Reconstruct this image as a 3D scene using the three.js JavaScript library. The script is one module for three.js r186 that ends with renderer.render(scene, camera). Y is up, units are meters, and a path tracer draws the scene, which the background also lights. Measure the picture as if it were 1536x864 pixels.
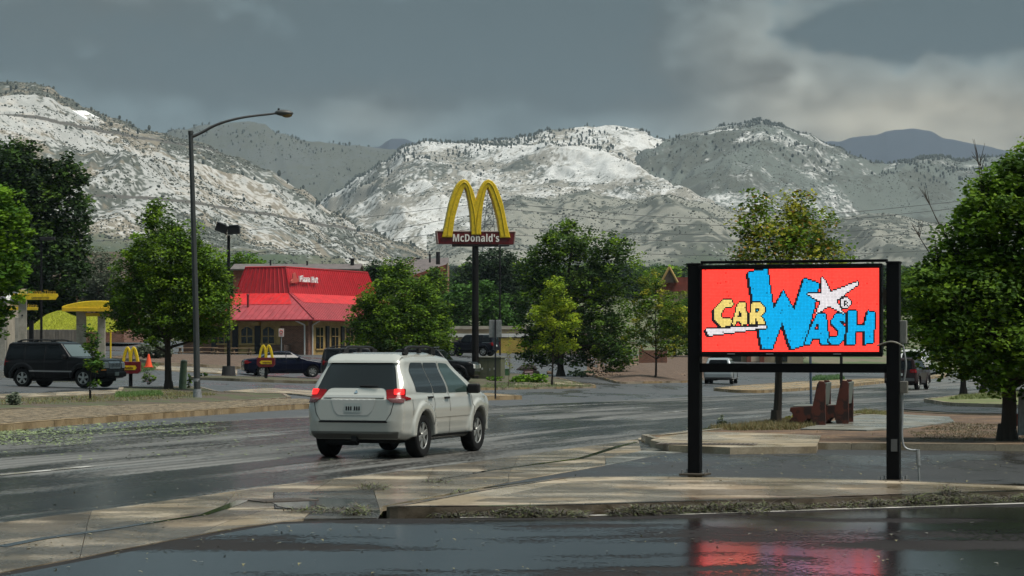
import * as THREE from 'three';
import { mergeGeometries } from 'three/addons/utils/BufferGeometryUtils.js';
import { RoundedBoxGeometry } from 'three/addons/geometries/RoundedBoxGeometry.js';
import { TextGeometry } from 'three/addons/geometries/TextGeometry.js';
import { FontLoader } from 'three/addons/loaders/FontLoader.js';
import { RectAreaLightUniformsLib } from 'three/addons/lights/RectAreaLightUniformsLib.js';

// ------------------------------------------------------------------ camera, sky, sun, exposure
const scene = new THREE.Scene();
const F = 3840, CH = 1.85, HOR = 520;                 // focal length in photo pixels, eye height, horizon row
const camera = new THREE.PerspectiveCamera(2 * Math.atan(432 / F) * 180 / Math.PI, 1536 / 864, 0.5, 30000);
camera.position.set(0, CH, 0); camera.lookAt(0, CH, -10);
camera.setViewOffset(1536, 864, 0, -(HOR - 432), 1536, 864);
const renderer = new THREE.WebGLRenderer({ antialias: true });
renderer.toneMapping = THREE.LinearToneMapping;
renderer.toneMappingExposure = 3.4;
renderer.shadowMap.enabled = true;
const SUN_DIR = new THREE.Vector3(0.42, 1.0, 0.16).normalize();
const sun = new THREE.DirectionalLight(new THREE.Color(1.0, 0.95, 0.87), 1.5);
sun.position.copy(SUN_DIR).multiplyScalar(400).add(new THREE.Vector3(0, 0, -120)); sun.target.position.set(0, 0, -120);
sun.castShadow = true; sun.shadow.radius = 60; sun.shadow.mapSize.set(2048, 2048);
Object.assign(sun.shadow.camera, { left: -160, right: 160, top: 160, bottom: -160, near: 10, far: 900 });
scene.add(sun, sun.target);
scene.fog = new THREE.FogExp2(0xb9c9d6, 5.2e-5);

// ------------------------------------------------------------------ noise and random
const RND = (seed) => { let a = seed * 2654435761 >>> 0; return () => { a = a + 0x6D2B79F5 | 0; let t = Math.imul(a ^ a >>> 15, 1 | a); t = t + Math.imul(t ^ t >>> 7, 61 | t) ^ t; return ((t ^ t >>> 14) >>> 0) / 4294967296; }; };
const PERM = new Float32Array(65536); { const r = RND(77); for (let i = 0; i < 65536; i++) PERM[i] = r(); }
const lat = (i, j, p) => { if (p) { i = ((i % p) + p) % p; j = ((j % p) + p) % p; } return PERM[((i * 374761393 + j * 668265263) >>> 0) % 65521]; };
function vn(x, y, p = 0) { const i = Math.floor(x), j = Math.floor(y); let a = x - i, b = y - j; a = a * a * a * (a * (a * 6 - 15) + 10); b = b * b * b * (b * (b * 6 - 15) + 10);
  const l = lat(i, j, p), m = lat(i + 1, j, p), n = lat(i, j + 1, p), o = lat(i + 1, j + 1, p); return l + (m - l) * a + (n - l) * b + (l - m - n + o) * a * b; }
function fbm(x, y, oct = 4, p = 0) { let s = 0, w = 0.5, t = 0; for (let k = 0; k < oct; k++) { s += w * vn(x + k * 17.3 * (p ? 0 : 1) + k * 5, y + k * 3, p); t += w; w *= 0.5; x *= 2; y *= 2; p *= 2; } return s / t; }
const clamp = (v, a = 0, b = 1) => v < a ? a : v > b ? b : v, mix = (a, b, t) => a + (b - a) * t, sst = (a, b, v) => { const t = clamp((v - a) / (b - a)); return t * t * (3 - 2 * t); };
function table(T) { return (x) => { if (x <= T[0][0]) return T[0][1]; for (let i = 1; i < T.length; i++) if (x <= T[i][0]) return mix(T[i - 1][1], T[i][1], (x - T[i - 1][0]) / (T[i][0] - T[i - 1][0])); return T[T.length - 1][1]; }; }
function smoothTable(T) { return (x) => { if (x <= T[0][0]) return T[0][1]; for (let i = 1; i < T.length; i++) if (x <= T[i][0]) return mix(T[i - 1][1], T[i][1], sst(T[i - 1][0], T[i][0], x)); return T[T.length - 1][1]; }; }

// ------------------------------------------------------------------ the sky: a heavy overcast deck, brighter towards the zenith
{
  const W = 4096, H = 2048, data = new Float32Array(W * H * 4);
  const bump = (a, e, ca, ce, ra, re) => Math.exp(-(((a - ca) / ra) ** 2) - ((e - ce) / re) ** 2);
  const shade = (az, el, fine) => {
    const se = Math.max(0, Math.sin(el * Math.PI / 180)); let L = 1 + 5.4 * Math.pow(se, 0.85), warm = 0;      // overcast: zenith brighter than horizon
    if (el < -2) return [0.05, 0.06, 0.06];
    const n = fbm(az * 0.16 + 40, el * 0.42 + 9, fine ? 5 : 2), n2 = fbm(az * 0.5 + 7, el * 1.0 + 3, fine ? 6 : 1), n3 = fine ? fbm(az * 1.5 + 3, el * 2.6 + 5, 5) : 0.5;
    const deck = sst(4.7, 6.2, el + (n2 - 0.5) * 1.8 + 0.03 * (az + 3)) * (1 - 0.85 * sst(2.2, 6, az + (n - 0.5) * 6) * sst(30, 18, az));                                         // the darker deck over the ridges
    const gap = 1.0 * bump(az, el, 9.2, 4.9, 4.2, 1.25) + 0.5 * bump(az, el, 5.2, 6.6, 2.2, 2.0) + 0.5 * bump(az, el, 15, 4.4, 6, 1.5) + 0.35 * bump(az, el, -3.2, 5.2, 1.8, 0.7) + 0.3 * bump(az, el, -9, 8.2, 3.5, 1.6);
    L *= 0.93 + 0.85 * (1 - deck) * sst(16, 4, el) - 0.36 * deck * sst(11, 6.0, el) + (n - 0.5) * 1.5 + (n2 - 0.5) * 1.25 + (n3 - 0.5) * 0.8;
    L += gap * (0.62 + (n2 - 0.5) * 1.7 + (n3 - 0.5) * 1.2); warm = clamp(gap * 0.9 + 0.1 * (1 - deck));
    L += 2.0 * Math.pow(bump(az, el, 6.45 + 0.3 * (el - 6), 5.98, 0.30, 0.33), 0.8) * sst(0.3, 0.7, n3 + 0.12) + 0.5 * bump(az, el, 6.6, 5.9, 0.9, 0.7) * n3;   // small torn gap
    const cl = sst(0.30, 0.64, 1.15 * bump(az, el, 10.9, 7.2, 4.2, 0.85) + 0.7 * bump(az, el, 7.9, 6.85, 1.5, 0.42) + (n3 - 0.5) * 0.7 + (n2 - 0.5) * 0.45); L *= (1 - 0.72 * cl) * (1 + cl * ((n3 - 0.5) * 1.6 + (n - 0.5) * 1.2)); warm *= 1 - 0.95 * cl;
    L = Math.max(0.1, L); return [L * mix(0.0168, 0.0275, warm), L * mix(0.0243, 0.0262, warm), L * mix(0.0270, 0.0212, warm)];
  };
  for (let j = 0; j < H; j += 8) for (let i = 0; i < W; i += 8) { const el0 = ((j + 4) / H - 0.5) * 180, az0 = (((i + 4) / W) * 360 + 450) % 360 - 180, fine = el0 > -2 && el0 < 12 && Math.abs(az0) < 20; let c = fine ? null : shade(az0, el0, false);
    for (let b = 0; b < 8; b++) for (let a = 0; a < 8; a++) { const q = fine ? shade(((i + a + 0.5) / W * 360 + 450) % 360 - 180, ((j + b + 0.5) / H - 0.5) * 180, true) : c, k = ((j + b) * W + i + a) * 4; data[k] = q[0]; data[k + 1] = q[1]; data[k + 2] = q[2]; data[k + 3] = 1; } }
  const t = new THREE.DataTexture(data, W, H, THREE.RGBAFormat, THREE.FloatType);
  t.mapping = THREE.EquirectangularReflectionMapping; t.magFilter = t.minFilter = THREE.LinearFilter; t.wrapS = THREE.RepeatWrapping; t.needsUpdate = true;
  scene.background = t; scene.environment = t;
}

// ------------------------------------------------------------------ helpers: objects
const taken = new Map();
const numbered = (n) => { const c = taken.get(n) || 0; taken.set(n, c + 1); return c ? n + '_' + String(c).padStart(3, '0') : n; };
function mesh(name, geo, mat, parent) { const m = new THREE.Mesh(geo, mat); m.name = name; m.castShadow = m.receiveShadow = true; parent.add(m); return m; }
function thing(name, label, category, pos = [0, 0, 0], turn = 0, group) { const o = new THREE.Group(); o.name = numbered(name); o.position.set(...pos); o.rotation.y = turn; o.userData = { label, category }; if (group) o.userData.group = group; scene.add(o); return o; }
function solo(name, geo, mat, label, category, group) { const o = mesh(numbered(name), geo, mat, scene); o.userData = { label, category }; if (group) o.userData.group = group; return o; }
function setting(name, geo, mat, label, category, kind = 'structure') { const o = geo ? mesh(numbered(name), geo, mat, scene) : new THREE.Group(); if (!geo) { o.name = numbered(name); scene.add(o); } o.userData = { label, category, kind }; return o; }
function copyOf(src, pos, turn, label, group) { const c = src.clone(); c.name = numbered(src.name.replace(/_\d{3}$/, '')); c.position.set(...pos); c.rotation.y = turn; c.userData = { ...src.userData, label }; if (group) c.userData.group = group; scene.add(c); return c; }
const M4 = (x = 0, y = 0, z = 0, rx = 0, ry = 0, rz = 0, sx = 1, sy = sx, sz = sx) => new THREE.Matrix4().compose(new THREE.Vector3(x, y, z), new THREE.Quaternion().setFromEuler(new THREE.Euler(rx, ry, rz)), new THREE.Vector3(sx, sy, sz));
const MY = (x, y, z, rx, ry, rz, sx, sy, sz) => new THREE.Matrix4().compose(new THREE.Vector3(x, y, z), new THREE.Quaternion().setFromEuler(new THREE.Euler(rx, ry, rz, 'YXZ')), new THREE.Vector3(sx, sy, sz));
const strip = (g) => { g = g.index ? g.toNonIndexed() : g; for (const k of Object.keys(g.attributes)) if (!['position', 'normal', 'uv'].includes(k)) g.deleteAttribute(k); return g; };
const merge = (list) => mergeGeometries(list.map(strip));
const box = (w, h, d, x = 0, y = 0, z = 0, rx = 0, ry = 0, rz = 0) => new THREE.BoxGeometry(w, h, d).applyMatrix4(M4(x, y, z, rx, ry, rz));
const rbox = (w, h, d, r, x = 0, y = 0, z = 0, rx = 0, ry = 0, rz = 0) => new RoundedBoxGeometry(w, h, d, 2, Math.min(r, w / 2.01, h / 2.01, d / 2.01)).applyMatrix4(M4(x, y, z, rx, ry, rz));
const cyl = (r0, r1, h, x = 0, y = 0, z = 0, seg = 14, rx = 0, rz = 0) => new THREE.CylinderGeometry(r1, r0, h, seg).applyMatrix4(M4(x, y, z, rx, 0, rz));
function rod(a, b, r0, r1 = r0, seg = 7) { const A = new THREE.Vector3(...a), B = new THREE.Vector3(...b), v = B.clone().sub(A), L = v.length(); const g = new THREE.CylinderGeometry(r1, r0, L, seg, 1); g.applyQuaternion(new THREE.Quaternion().setFromUnitVectors(new THREE.Vector3(0, 1, 0), v.normalize())); const c = A.add(B).multiplyScalar(0.5); g.translate(c.x, c.y, c.z); return g; }
function tube(pts, r, seg = 24, rad = 8) { return new THREE.TubeGeometry(new THREE.CatmullRomCurve3(pts.map(p => new THREE.Vector3(...p))), seg, r, rad); }
function prism(pts, depth, bevel = 0) { const s = new THREE.Shape(pts.map(p => new THREE.Vector2(p[0], p[1]))); return new THREE.ExtrudeGeometry(s, { depth, bevelEnabled: bevel > 0, bevelSize: bevel, bevelThickness: bevel, bevelSegments: 2, steps: 1 }); }
// uv in metres by the dominant axis of each face
function boxUV(g, s = 1) { g = g.index ? g.toNonIndexed() : g; const p = g.attributes.position, n = p.count, uv = new Float32Array(n * 2), a = new THREE.Vector3(), b = new THREE.Vector3(), c = new THREE.Vector3();
  for (let i = 0; i < n; i += 3) { a.fromBufferAttribute(p, i); b.fromBufferAttribute(p, i + 1).sub(a); c.fromBufferAttribute(p, i + 2).sub(a); b.cross(c); const X = Math.abs(b.x), Y = Math.abs(b.y), Z = Math.abs(b.z);
    for (let k = 0; k < 3; k++) { a.fromBufferAttribute(p, i + k); const [u, v] = Y >= X && Y >= Z ? [a.x, a.z] : X >= Z ? [a.z, a.y] : [a.x, a.y]; uv[(i + k) * 2] = u * s; uv[(i + k) * 2 + 1] = v * s; } }
  g.setAttribute('uv', new THREE.BufferAttribute(uv, 2)); return g; }

// ------------------------------------------------------------------ helpers: textures and materials
function tex(size, fn, srgb = false, h = size) { const d = new Uint8Array(size * h * 4); for (let j = 0; j < h; j++) for (let i = 0; i < size; i++) { const c = fn(i / size, j / h, i, j), k = (j * size + i) * 4; if (typeof c === 'number') d[k] = d[k + 1] = d[k + 2] = clamp(c) * 255; else { d[k] = clamp(c[0]) * 255; d[k + 1] = clamp(c[1]) * 255; d[k + 2] = clamp(c[2]) * 255; } d[k + 3] = 255; }
  const t = new THREE.DataTexture(d, size, h); t.wrapS = t.wrapT = THREE.RepeatWrapping; t.magFilter = THREE.LinearFilter; t.minFilter = THREE.LinearMipmapLinearFilter; t.generateMipmaps = true; if (srgb) t.colorSpace = THREE.SRGBColorSpace; t.needsUpdate = true; return t; }
const rep = (t, x, y = x, ox = 0, oy = 0) => { const c = t.clone(); c.repeat.set(x, y); c.offset.set(ox, oy); c.needsUpdate = true; return c; };
const toS = (v) => v <= 0.0031308 ? v * 12.92 : 1.055 * Math.pow(v, 1 / 2.4) - 0.055;
const lin = (r, g, b) => [toS(r), toS(g), toS(b)];                     // linear colour -> values for an sRGB texture
const col = (r, g, b) => new THREE.Color().setRGB(r, g, b);
const std = (c, rough = 0.7, extra = {}) => new THREE.MeshStandardMaterial({ color: col(...c), roughness: rough, side: THREE.DoubleSide, ...extra });
const phys = (c, rough = 0.7, extra = {}) => new THREE.MeshPhysicalMaterial({ color: col(...c), roughness: rough, side: THREE.DoubleSide, ...extra });
const grain = tex(256, (u, v) => 0.75 + 0.5 * (fbm(u * 8, v * 8, 5, 8) - 0.5) + 0.25 * (vn(u * 128, v * 128, 128) - 0.5));   // neutral mottling, 1 = base colour
const speck = tex(256, (u, v) => 0.55 * vn(u * 128, v * 128, 128) + 0.45 * fbm(u * 32, v * 32, 3, 32));
const rustT = tex(256, (u, v) => { const n = fbm(u * 6, v * 6, 5, 6), m = vn(u * 64, v * 64, 64); const t = sst(0.42, 0.62, n + (m - 0.5) * 0.2); return lin(mix(0.022, 0.085, t), mix(0.008, 0.018, t), mix(0.006, 0.009, t)); }, true);

// ------------------------------------------------------------------ the lie of the land (x to the right, d away from the eye, both metres)
const RT = [Math.sin(18 * Math.PI / 180), Math.cos(18 * Math.PI / 180)], RP = [-1.2, 39.2];      // street direction and a point on its near edge
const US = (x, d) => { const a = x - RP[0], b = d - RP[1]; return [-a * RT[1] + b * RT[0], a * RT[0] + b * RT[1]]; };   // across (towards the far kerb), along
const XD = (u, s) => [RP[0] - u * RT[1] + s * RT[0], RP[1] + u * RT[0] + s * RT[1]];
const riseU = smoothTable([[14, 0], [20, 0.08], [26, 0.2], [33, 0.45], [41, 0.62], [52, 1.55], [64, 1.75], [110, 2.6]]);
const fallS = smoothTable([[15, 0], [110, -0.54], [150, -0.5], [280, 1.2]]);
function G(x, d) { const [u, s] = US(x, d); let y = riseU(u) + fallS(s); if (d < 27) { const e = 27 - d; y -= 0.055 * e * e / (e + 1.2); } if (d > 230) { const e = d - 230; y += 0.03 * e * e / (e + 60); } return y; }
const wx = (px, d) => (px - 768) * d / F, wy = (py, d) => CH - (py - HOR) * d / F;
function P(px, py, h = 0) { let lo = 10, hi = 10; for (; hi < 900; hi += 0.5) { if (wy(py, hi) <= G(wx(px, hi), hi) + h) break; lo = hi; } for (let k = 0; k < 30; k++) { const m = (lo + hi) / 2; if (wy(py, m) <= G(wx(px, m), m) + h) hi = m; else lo = m; } return [wx(px, hi), hi]; }   // where the sight line through a pixel meets the ground (or a surface h above it)
const PP = (list, h = 0) => list.map(([a, b, c]) => P(a, b, c ?? h));
const at = (x, d, up = 0) => [x, G(x, d) + up, -d];
const atPx = (px, py, up = 0) => at(...P(px, py), up);

function drape(poly, off, maxE = 2, uvf = null) {
  const s = poly.map(p => new THREE.Vector2(p[0], p[1])); if (THREE.ShapeUtils.area(s) < 0) s.reverse();
  const V = s.map(p => [p.x, p.y]); let T = THREE.ShapeUtils.triangulateShape(s, []);
  const len = (a, b) => Math.hypot(V[a][0] - V[b][0], V[a][1] - V[b][1]);
  for (let pass = 0; pass < 9; pass++) { let any = false; const mid = new Map(), N = [];
    const m = (a, b) => { const k = a < b ? a * 1e6 + b : b * 1e6 + a; if (!mid.has(k)) { mid.set(k, V.length); V.push([(V[a][0] + V[b][0]) / 2, (V[a][1] + V[b][1]) / 2]); } return mid.get(k); };
    const lim = (a, b) => maxE * Math.max(1, (V[a][1] + V[b][1]) / 120);
    for (const [a, b, c] of T) { const x = len(a, b) > lim(a, b), y = len(b, c) > lim(b, c), z = len(c, a) > lim(c, a); if (!x && !y && !z) { N.push([a, b, c]); continue; } any = true;
      const ab = x && m(a, b), bc = y && m(b, c), ca = z && m(c, a);
      if (x && y && z) N.push([a, ab, ca], [ab, b, bc], [ca, bc, c], [ab, bc, ca]);
      else if (x && y) N.push([ab, b, bc], [a, ab, bc], [a, bc, c]); else if (y && z) N.push([bc, c, ca], [a, b, bc], [a, bc, ca]); else if (x && z) N.push([a, ab, ca], [ab, b, c], [ab, c, ca]);
      else if (x) N.push([a, ab, c], [ab, b, c]); else if (y) N.push([a, b, bc], [a, bc, c]); else N.push([a, b, ca], [b, c, ca]); }
    T = N; if (!any) break; }
  const pos = [], uv = []; for (const [x, d] of V) { pos.push(x, G(x, d) + (typeof off === 'function' ? off(x, d) : off), -d); uv.push(...(uvf ? uvf(x, d) : [x, d])); }
  const g = new THREE.BufferGeometry(); g.setAttribute('position', new THREE.Float32BufferAttribute(pos, 3)); g.setAttribute('uv', new THREE.Float32BufferAttribute(uv, 2)); g.setIndex(T.flat()); g.computeVertexNormals(); return g;
}
function ringWall(poly, y0, y1, maxE = 1.5) { const pos = [], uv = [], n = poly.length; const h = (f, x, d) => typeof f === 'function' ? f(x, d) : f; let run = 0;
  for (let i = 0; i < n; i++) { const a = poly[i], b = poly[(i + 1) % n], L = Math.hypot(b[0] - a[0], b[1] - a[1]), k = Math.max(1, Math.ceil(L / maxE));
    for (let j = 0; j < k; j++) { const p = [mix(a[0], b[0], j / k), mix(a[1], b[1], j / k)], q = [mix(a[0], b[0], (j + 1) / k), mix(a[1], b[1], (j + 1) / k)];
      const A = [p[0], G(...p) + h(y0, ...p), -p[1]], B = [q[0], G(...q) + h(y0, ...q), -q[1]], C = [q[0], G(...q) + h(y1, ...q), -q[1]], D = [p[0], G(...p) + h(y1, ...p), -p[1]];
      pos.push(...A, ...B, ...C, ...A, ...C, ...D); const u0 = run, u1 = run + L / k; run = u1; uv.push(u0, 0, u1, 0, u1, 0.2, u0, 0, u1, 0.2, u0, 0.2); } }
  const g = new THREE.BufferGeometry(); g.setAttribute('position', new THREE.Float32BufferAttribute(pos, 3)); g.setAttribute('uv', new THREE.Float32BufferAttribute(uv, 2)); g.computeVertexNormals(); return g; }
const slabGeo = (poly, y0, y1, maxE) => merge([drape(poly, y1, maxE), ringWall(poly, y0, y1, maxE)]);
const ccw = (poly) => THREE.ShapeUtils.area(poly.map(p => new THREE.Vector2(p[0], p[1]))) < 0 ? [...poly].reverse() : poly;
function inset(poly, w) { poly = ccw(poly); const n = poly.length, out = []; for (let i = 0; i < n; i++) { const a = poly[(i + n - 1) % n], b = poly[i], c = poly[(i + 1) % n];
    const e = [b[0] - a[0], b[1] - a[1]], f = [c[0] - b[0], c[1] - b[1]], le = Math.hypot(...e), lf = Math.hypot(...f); const n1 = [-e[1] / le, e[0] / le], n2 = [-f[1] / lf, f[0] / lf]; let q = [n1[0] + n2[0], n1[1] + n2[1]]; const k = 1 / Math.max(0.35, (1 + n1[0] * n2[0] + n1[1] * n2[1])); out.push([b[0] + q[0] * w * k, b[1] + q[1] * w * k]); } return out; }
function roundCorner(poly, r = 0.6, n = 4) { const out = [], m = poly.length; for (let i = 0; i < m; i++) { const a = poly[(i + m - 1) % m], b = poly[i], c = poly[(i + 1) % m]; const la = Math.hypot(a[0] - b[0], a[1] - b[1]), lc = Math.hypot(c[0] - b[0], c[1] - b[1]), ra = Math.min(r, la * 0.45), rc = Math.min(r, lc * 0.45);
    const A = [b[0] + (a[0] - b[0]) * ra / la, b[1] + (a[1] - b[1]) * ra / la], C = [b[0] + (c[0] - b[0]) * rc / lc, b[1] + (c[1] - b[1]) * rc / lc]; for (let k = 0; k <= n; k++) { const t = k / n; out.push([(1 - t) ** 2 * A[0] + 2 * t * (1 - t) * b[0] + t * t * C[0], (1 - t) ** 2 * A[1] + 2 * t * (1 - t) * b[1] + t * t * C[1]]); } } return out; }

// ------------------------------------------------------------------ ground materials
const asphT = tex(512, (u, v) => { const a = vn(u * 256, v * 256, 256), b = fbm(u * 64, v * 64, 3, 64), c = fbm(u * 4, v * 4, 4, 4); const k = 0.6 + 0.5 * a * b + 0.5 * c; return lin(0.062 * k, 0.062 * k, 0.063 * k); }, true);
const asphDarkT = tex(512, (u, v) => { const a = vn(u * 256, v * 256, 256), b = fbm(u * 64, v * 64, 3, 64), c = fbm(u * 4, v * 4, 4, 4); const k = 0.6 + 0.5 * a * b + 0.5 * c; return lin(0.024 * k, 0.0225 * k, 0.022 * k); }, true);
const asphB = tex(512, (u, v) => 0.6 * vn(u * 170, v * 170, 170) + 0.4 * vn(u * 340, v * 340, 340));
// water film: where the surface is flooded it is smooth, where the stones stand out it is rough; patches drawn out along the flow
const wetRoad = tex(768, (u, v) => { const w = fbm(u * 6, v * 6, 3, 6) * 0.08, n = fbm((u + w) * 24, v * 4, 4, 4), m = fbm(u * 6, v * 3, 4, 3), f = vn(u * 384, v * 384, 384); const t = sst(0.5, 0.66, n * 0.62 + m * 0.42 + (f - 0.5) * 0.14); return mix(0.55, 0.2, t) + 0.14 * (f - 0.5); });
const wetLot = tex(768, (u, v) => { const w = 0.12 * fbm(u * 4, v * 4, 3, 4), n = fbm(u * 4 + w * 8, (v + w) * 24, 5, 4), m = fbm(u * 3, v * 9, 4, 3), f = vn(u * 384, v * 384, 384); const t = sst(0.43, 0.6, n * 0.6 + m * 0.45 + (f - 0.5) * 0.12); return mix(0.78, 0.13, t) + 0.1 * (f - 0.5); });
const roadT = tex(1024, (u, v) => { const a = vn(u * 512, v * 512, 512), b = fbm(u * 128, v * 128, 2, 128), c = fbm(u * 8, v * 4, 4, 4), st = fbm(u * 32, v * 2, 4, 2), crack = Math.abs(fbm(u * 4 + 3, v * 4, 5, 4) - 0.5) < 0.0035 ? 0.45 : 1; const k = (0.5 + 0.55 * a * b + 0.35 * c + 0.9 * (st - 0.36)) * crack * (1 - 0.3 * Math.exp(-((((u * 2 % 1) - 0.28) / 0.1) ** 2)) - 0.3 * Math.exp(-((((u * 2 % 1) - 0.76) / 0.09) ** 2))); return lin(0.135 * k, 0.131 * k, 0.121 * k); }, true);
const mRoad = phys([1, 1, 1], 1, { specularIntensity: 0.45, map: rep(roadT, 1 / 6.7, 1 / 14), roughnessMap: rep(wetRoad, 1 / 13.4, 1 / 30), bumpMap: rep(asphB, 1 / 1.6), bumpScale: 0.0016 });
const mDrive = std([1, 1, 1], 1, { map: rep(asphDarkT, 1 / 3), roughnessMap: rep(wetRoad, 1 / 13, 1 / 9), bumpMap: rep(asphB, 1 / 1.6), bumpScale: 0.002 });
const mLot = phys([1, 1, 1], 0.8, { specularIntensity: 0.15, map: rep(asphDarkT, 1 / 3), bumpMap: rep(asphB, 1 / 1.2), bumpScale: 0.003 });
// sheets of standing rainwater: a thin clear film over the asphalt wherever it has pooled
const filmLot = tex(1024, (u, v) => { const w = 0.10 * fbm(u * 4, v * 4, 4, 4), n = fbm(u * 4 + w * 9, (v + w * 0.6) * 16, 6, 4), m = fbm(u * 3 + 1, v * 6, 4, 3), f = vn(u * 340, v * 340, 340); return sst(0.40, 0.58, n * 0.66 + m * 0.42 + (f - 0.5) * 0.16); });
const filmRoad = tex(1024, (u, v) => { const w = 0.06 * fbm(u * 6, v * 6, 4, 6), n = fbm((u + w) * 20, v * 4, 5, 4), m = fbm(u * 6, v * 3, 4, 3), f = vn(u * 400, v * 400, 400); return 0.85 * sst(0.44, 0.62, n * 0.66 + m * 0.38 + (f - 0.5) * 0.22); });
const mFilm = (t, sx, sy, rough, a) => phys([0.012, 0.012, 0.012], rough, { alphaMap: rep(t, sx, sy), transparent: true, opacity: a, roughnessMap: null, bumpMap: rep(speck, 0.35), bumpScale: 0.0006 });
const concT = (r, g, b, seed, stain = 0.5) => tex(512, (u, v) => { const n = fbm(u * 5 + seed, v * 5, 5, 5), a = vn(u * 200, v * 200, 200), st = sst(0.45, 0.68, fbm(u * 6 + seed * 2, v * 6, 5, 6)); const k = (0.66 + 0.46 * n + 0.26 * fbm(u * 24 + seed, v * 24, 3, 24) + 0.36 * (a - 0.5)) * (1 - stain * 0.45 * st); return lin(r * k, g * k * (1 - 0.06 * st), b * k * (1 - 0.18 * st)); }, true);
const concA = concT(0.285, 0.237, 0.168, 3, 0.75), concB = concT(0.225, 0.183, 0.13, 9, 1.0), concTan = concT(0.27, 0.195, 0.105, 5, 0.8), concG = concT(0.17, 0.17, 0.15, 7, 0.8);
const wetConc = tex(256, (u, v) => mix(0.7, 0.22, sst(0.4, 0.62, fbm(u * 6, v * 6, 5, 6))));
const mConc = (t, s = 4, ox = 0) => std([1, 1, 1], 1, { map: rep(t, 1 / s, 1 / s, ox, ox * 0.7), roughnessMap: rep(wetConc, 1 / 5, 1 / 9, ox), bumpMap: rep(speck, 2), bumpScale: 0.0025 });
const MC = { a: mConc(concA), a2: mConc(concA, 4.4, 0.31), a3: mConc(concA, 3.6, 0.62), b: mConc(concB), tan: mConc(concTan), tan2: mConc(concTan, 3.7, 0.4), grey: mConc(concG), wet: std([1, 1, 1], 1, { map: rep(concT(0.075, 0.068, 0.056, 11, 0.9), 1 / 3), roughnessMap: rep(wetConc, 1 / 3), bumpMap: rep(speck, 2), bumpScale: 0.002 }) };
const mulchT = tex(512, (u, v) => { const a = vn(u * 120, v * 120, 120), n = fbm(u * 12, v * 12, 4, 12), m = sst(0.5, 0.7, fbm(u * 5, v * 5, 4, 5)); const k = 0.4 + 1.1 * a * n + 0.2; return lin(mix(0.11, 0.17, m) * k, mix(0.07, 0.105, m) * k, mix(0.045, 0.06, m) * k); }, true);
const gravT = tex(512, (u, v) => { const a = vn(u * 140, v * 140, 140), n = fbm(u * 12, v * 12, 4, 12), h = vn(u * 90, v * 90, 90); const k = 0.2 + a * 0.8 + 0.9 * n * n; return lin(mix(0.085, 0.15, h) * k, mix(0.054, 0.098, h) * k, mix(0.035, 0.066, h) * k); }, true);
const dirtT = tex(512, (u, v) => { const a = vn(u * 160, v * 160, 160), n = fbm(u * 8, v * 8, 5, 8), m = sst(0.48, 0.62, fbm(u * 6 + 3, v * 6, 4, 6)); const k = 0.5 + 0.5 * a + 0.5 * n; return lin(mix(0.075, 0.062, m) * k, mix(0.057, 0.07, m) * k, mix(0.04, 0.03, m) * k); }, true);
const mMulch = std([1, 1, 1], 0.95, { map: rep(mulchT, 1 / 3), bumpMap: rep(speck, 1.2), bumpScale: 0.02 }), mGravel = std([1, 1, 1], 0.9, { map: rep(gravT, 1 / 4), bumpMap: rep(speck, 0.8), bumpScale: 0.03 }), mDirt = std([1, 1, 1], 0.95, { map: rep(dirtT, 1 / 6), bumpMap: rep(speck, 0.5), bumpScale: 0.03 });
const paverT = tex(256, (u, v) => { const k = 0.75 + 0.5 * fbm(u * 10, v * 10, 4, 10); return lin(0.23 * k, 0.185 * k, 0.125 * k); }, true);
const mPaver = [0, 1, 2].map(i => std([[1, 1, 1], [0.86, 0.84, 0.8], [1.1, 1.06, 1]][i], 0.8, { map: paverT }));
const mPaint = std([0.62, 0.6, 0.55], 0.5, { map: rep(grain, 0.7), roughnessMap: rep(wetConc, 0.4) }), mWater = phys([0.012, 0.013, 0.012], 0.06, { specularIntensity: 1 });

// ------------------------------------------------------------------ one sheet of ground out to the mountains
{
  const rows = [], R = 190, C = 90; for (let i = 0; i <= R; i++) { const t = i / R; rows.push(t < 0.72 ? -12 + (t / 0.72) * 290 : 278 * Math.pow(3900 / 278, (t - 0.72) / 0.28)); }
  const pos = [], uv = [], idx = []; for (let i = 0; i <= R; i++) for (let j = 0; j <= C; j++) { const d = rows[i], x = (j / C * 2 - 1) * (60 + 0.5 * Math.max(0, d)); pos.push(x, G(x, d) - (d < 260 ? 0.22 : 0.22 + Math.min(1, (d - 260) / 200)), -d); uv.push(x, d); }
  for (let i = 0; i < R; i++) for (let j = 0; j < C; j++) { const a = i * (C + 1) + j; idx.push(a, a + 1, a + C + 2, a, a + C + 2, a + C + 1); }
  const g = new THREE.BufferGeometry(); g.setAttribute('position', new THREE.Float32BufferAttribute(pos, 3)); g.setAttribute('uv', new THREE.Float32BufferAttribute(uv, 2)); g.setIndex(idx); g.computeVertexNormals();
  const t = tex(512, (u, v) => { const n = fbm(u * 10, v * 10, 5, 10), a = vn(u * 150, v * 150, 150), m = sst(0.42, 0.6, n); const k = 0.6 + 0.8 * a * n + 0.2; return lin(mix(0.13, 0.06, m) * k, mix(0.115, 0.085, m) * k, mix(0.07, 0.03, m) * k); }, true);
  setting('ground', g, std([1, 1, 1], 0.95, { map: rep(t, 1 / 25) }), 'grassy ground running out to the foot of the mountains', 'ground');
}
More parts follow.
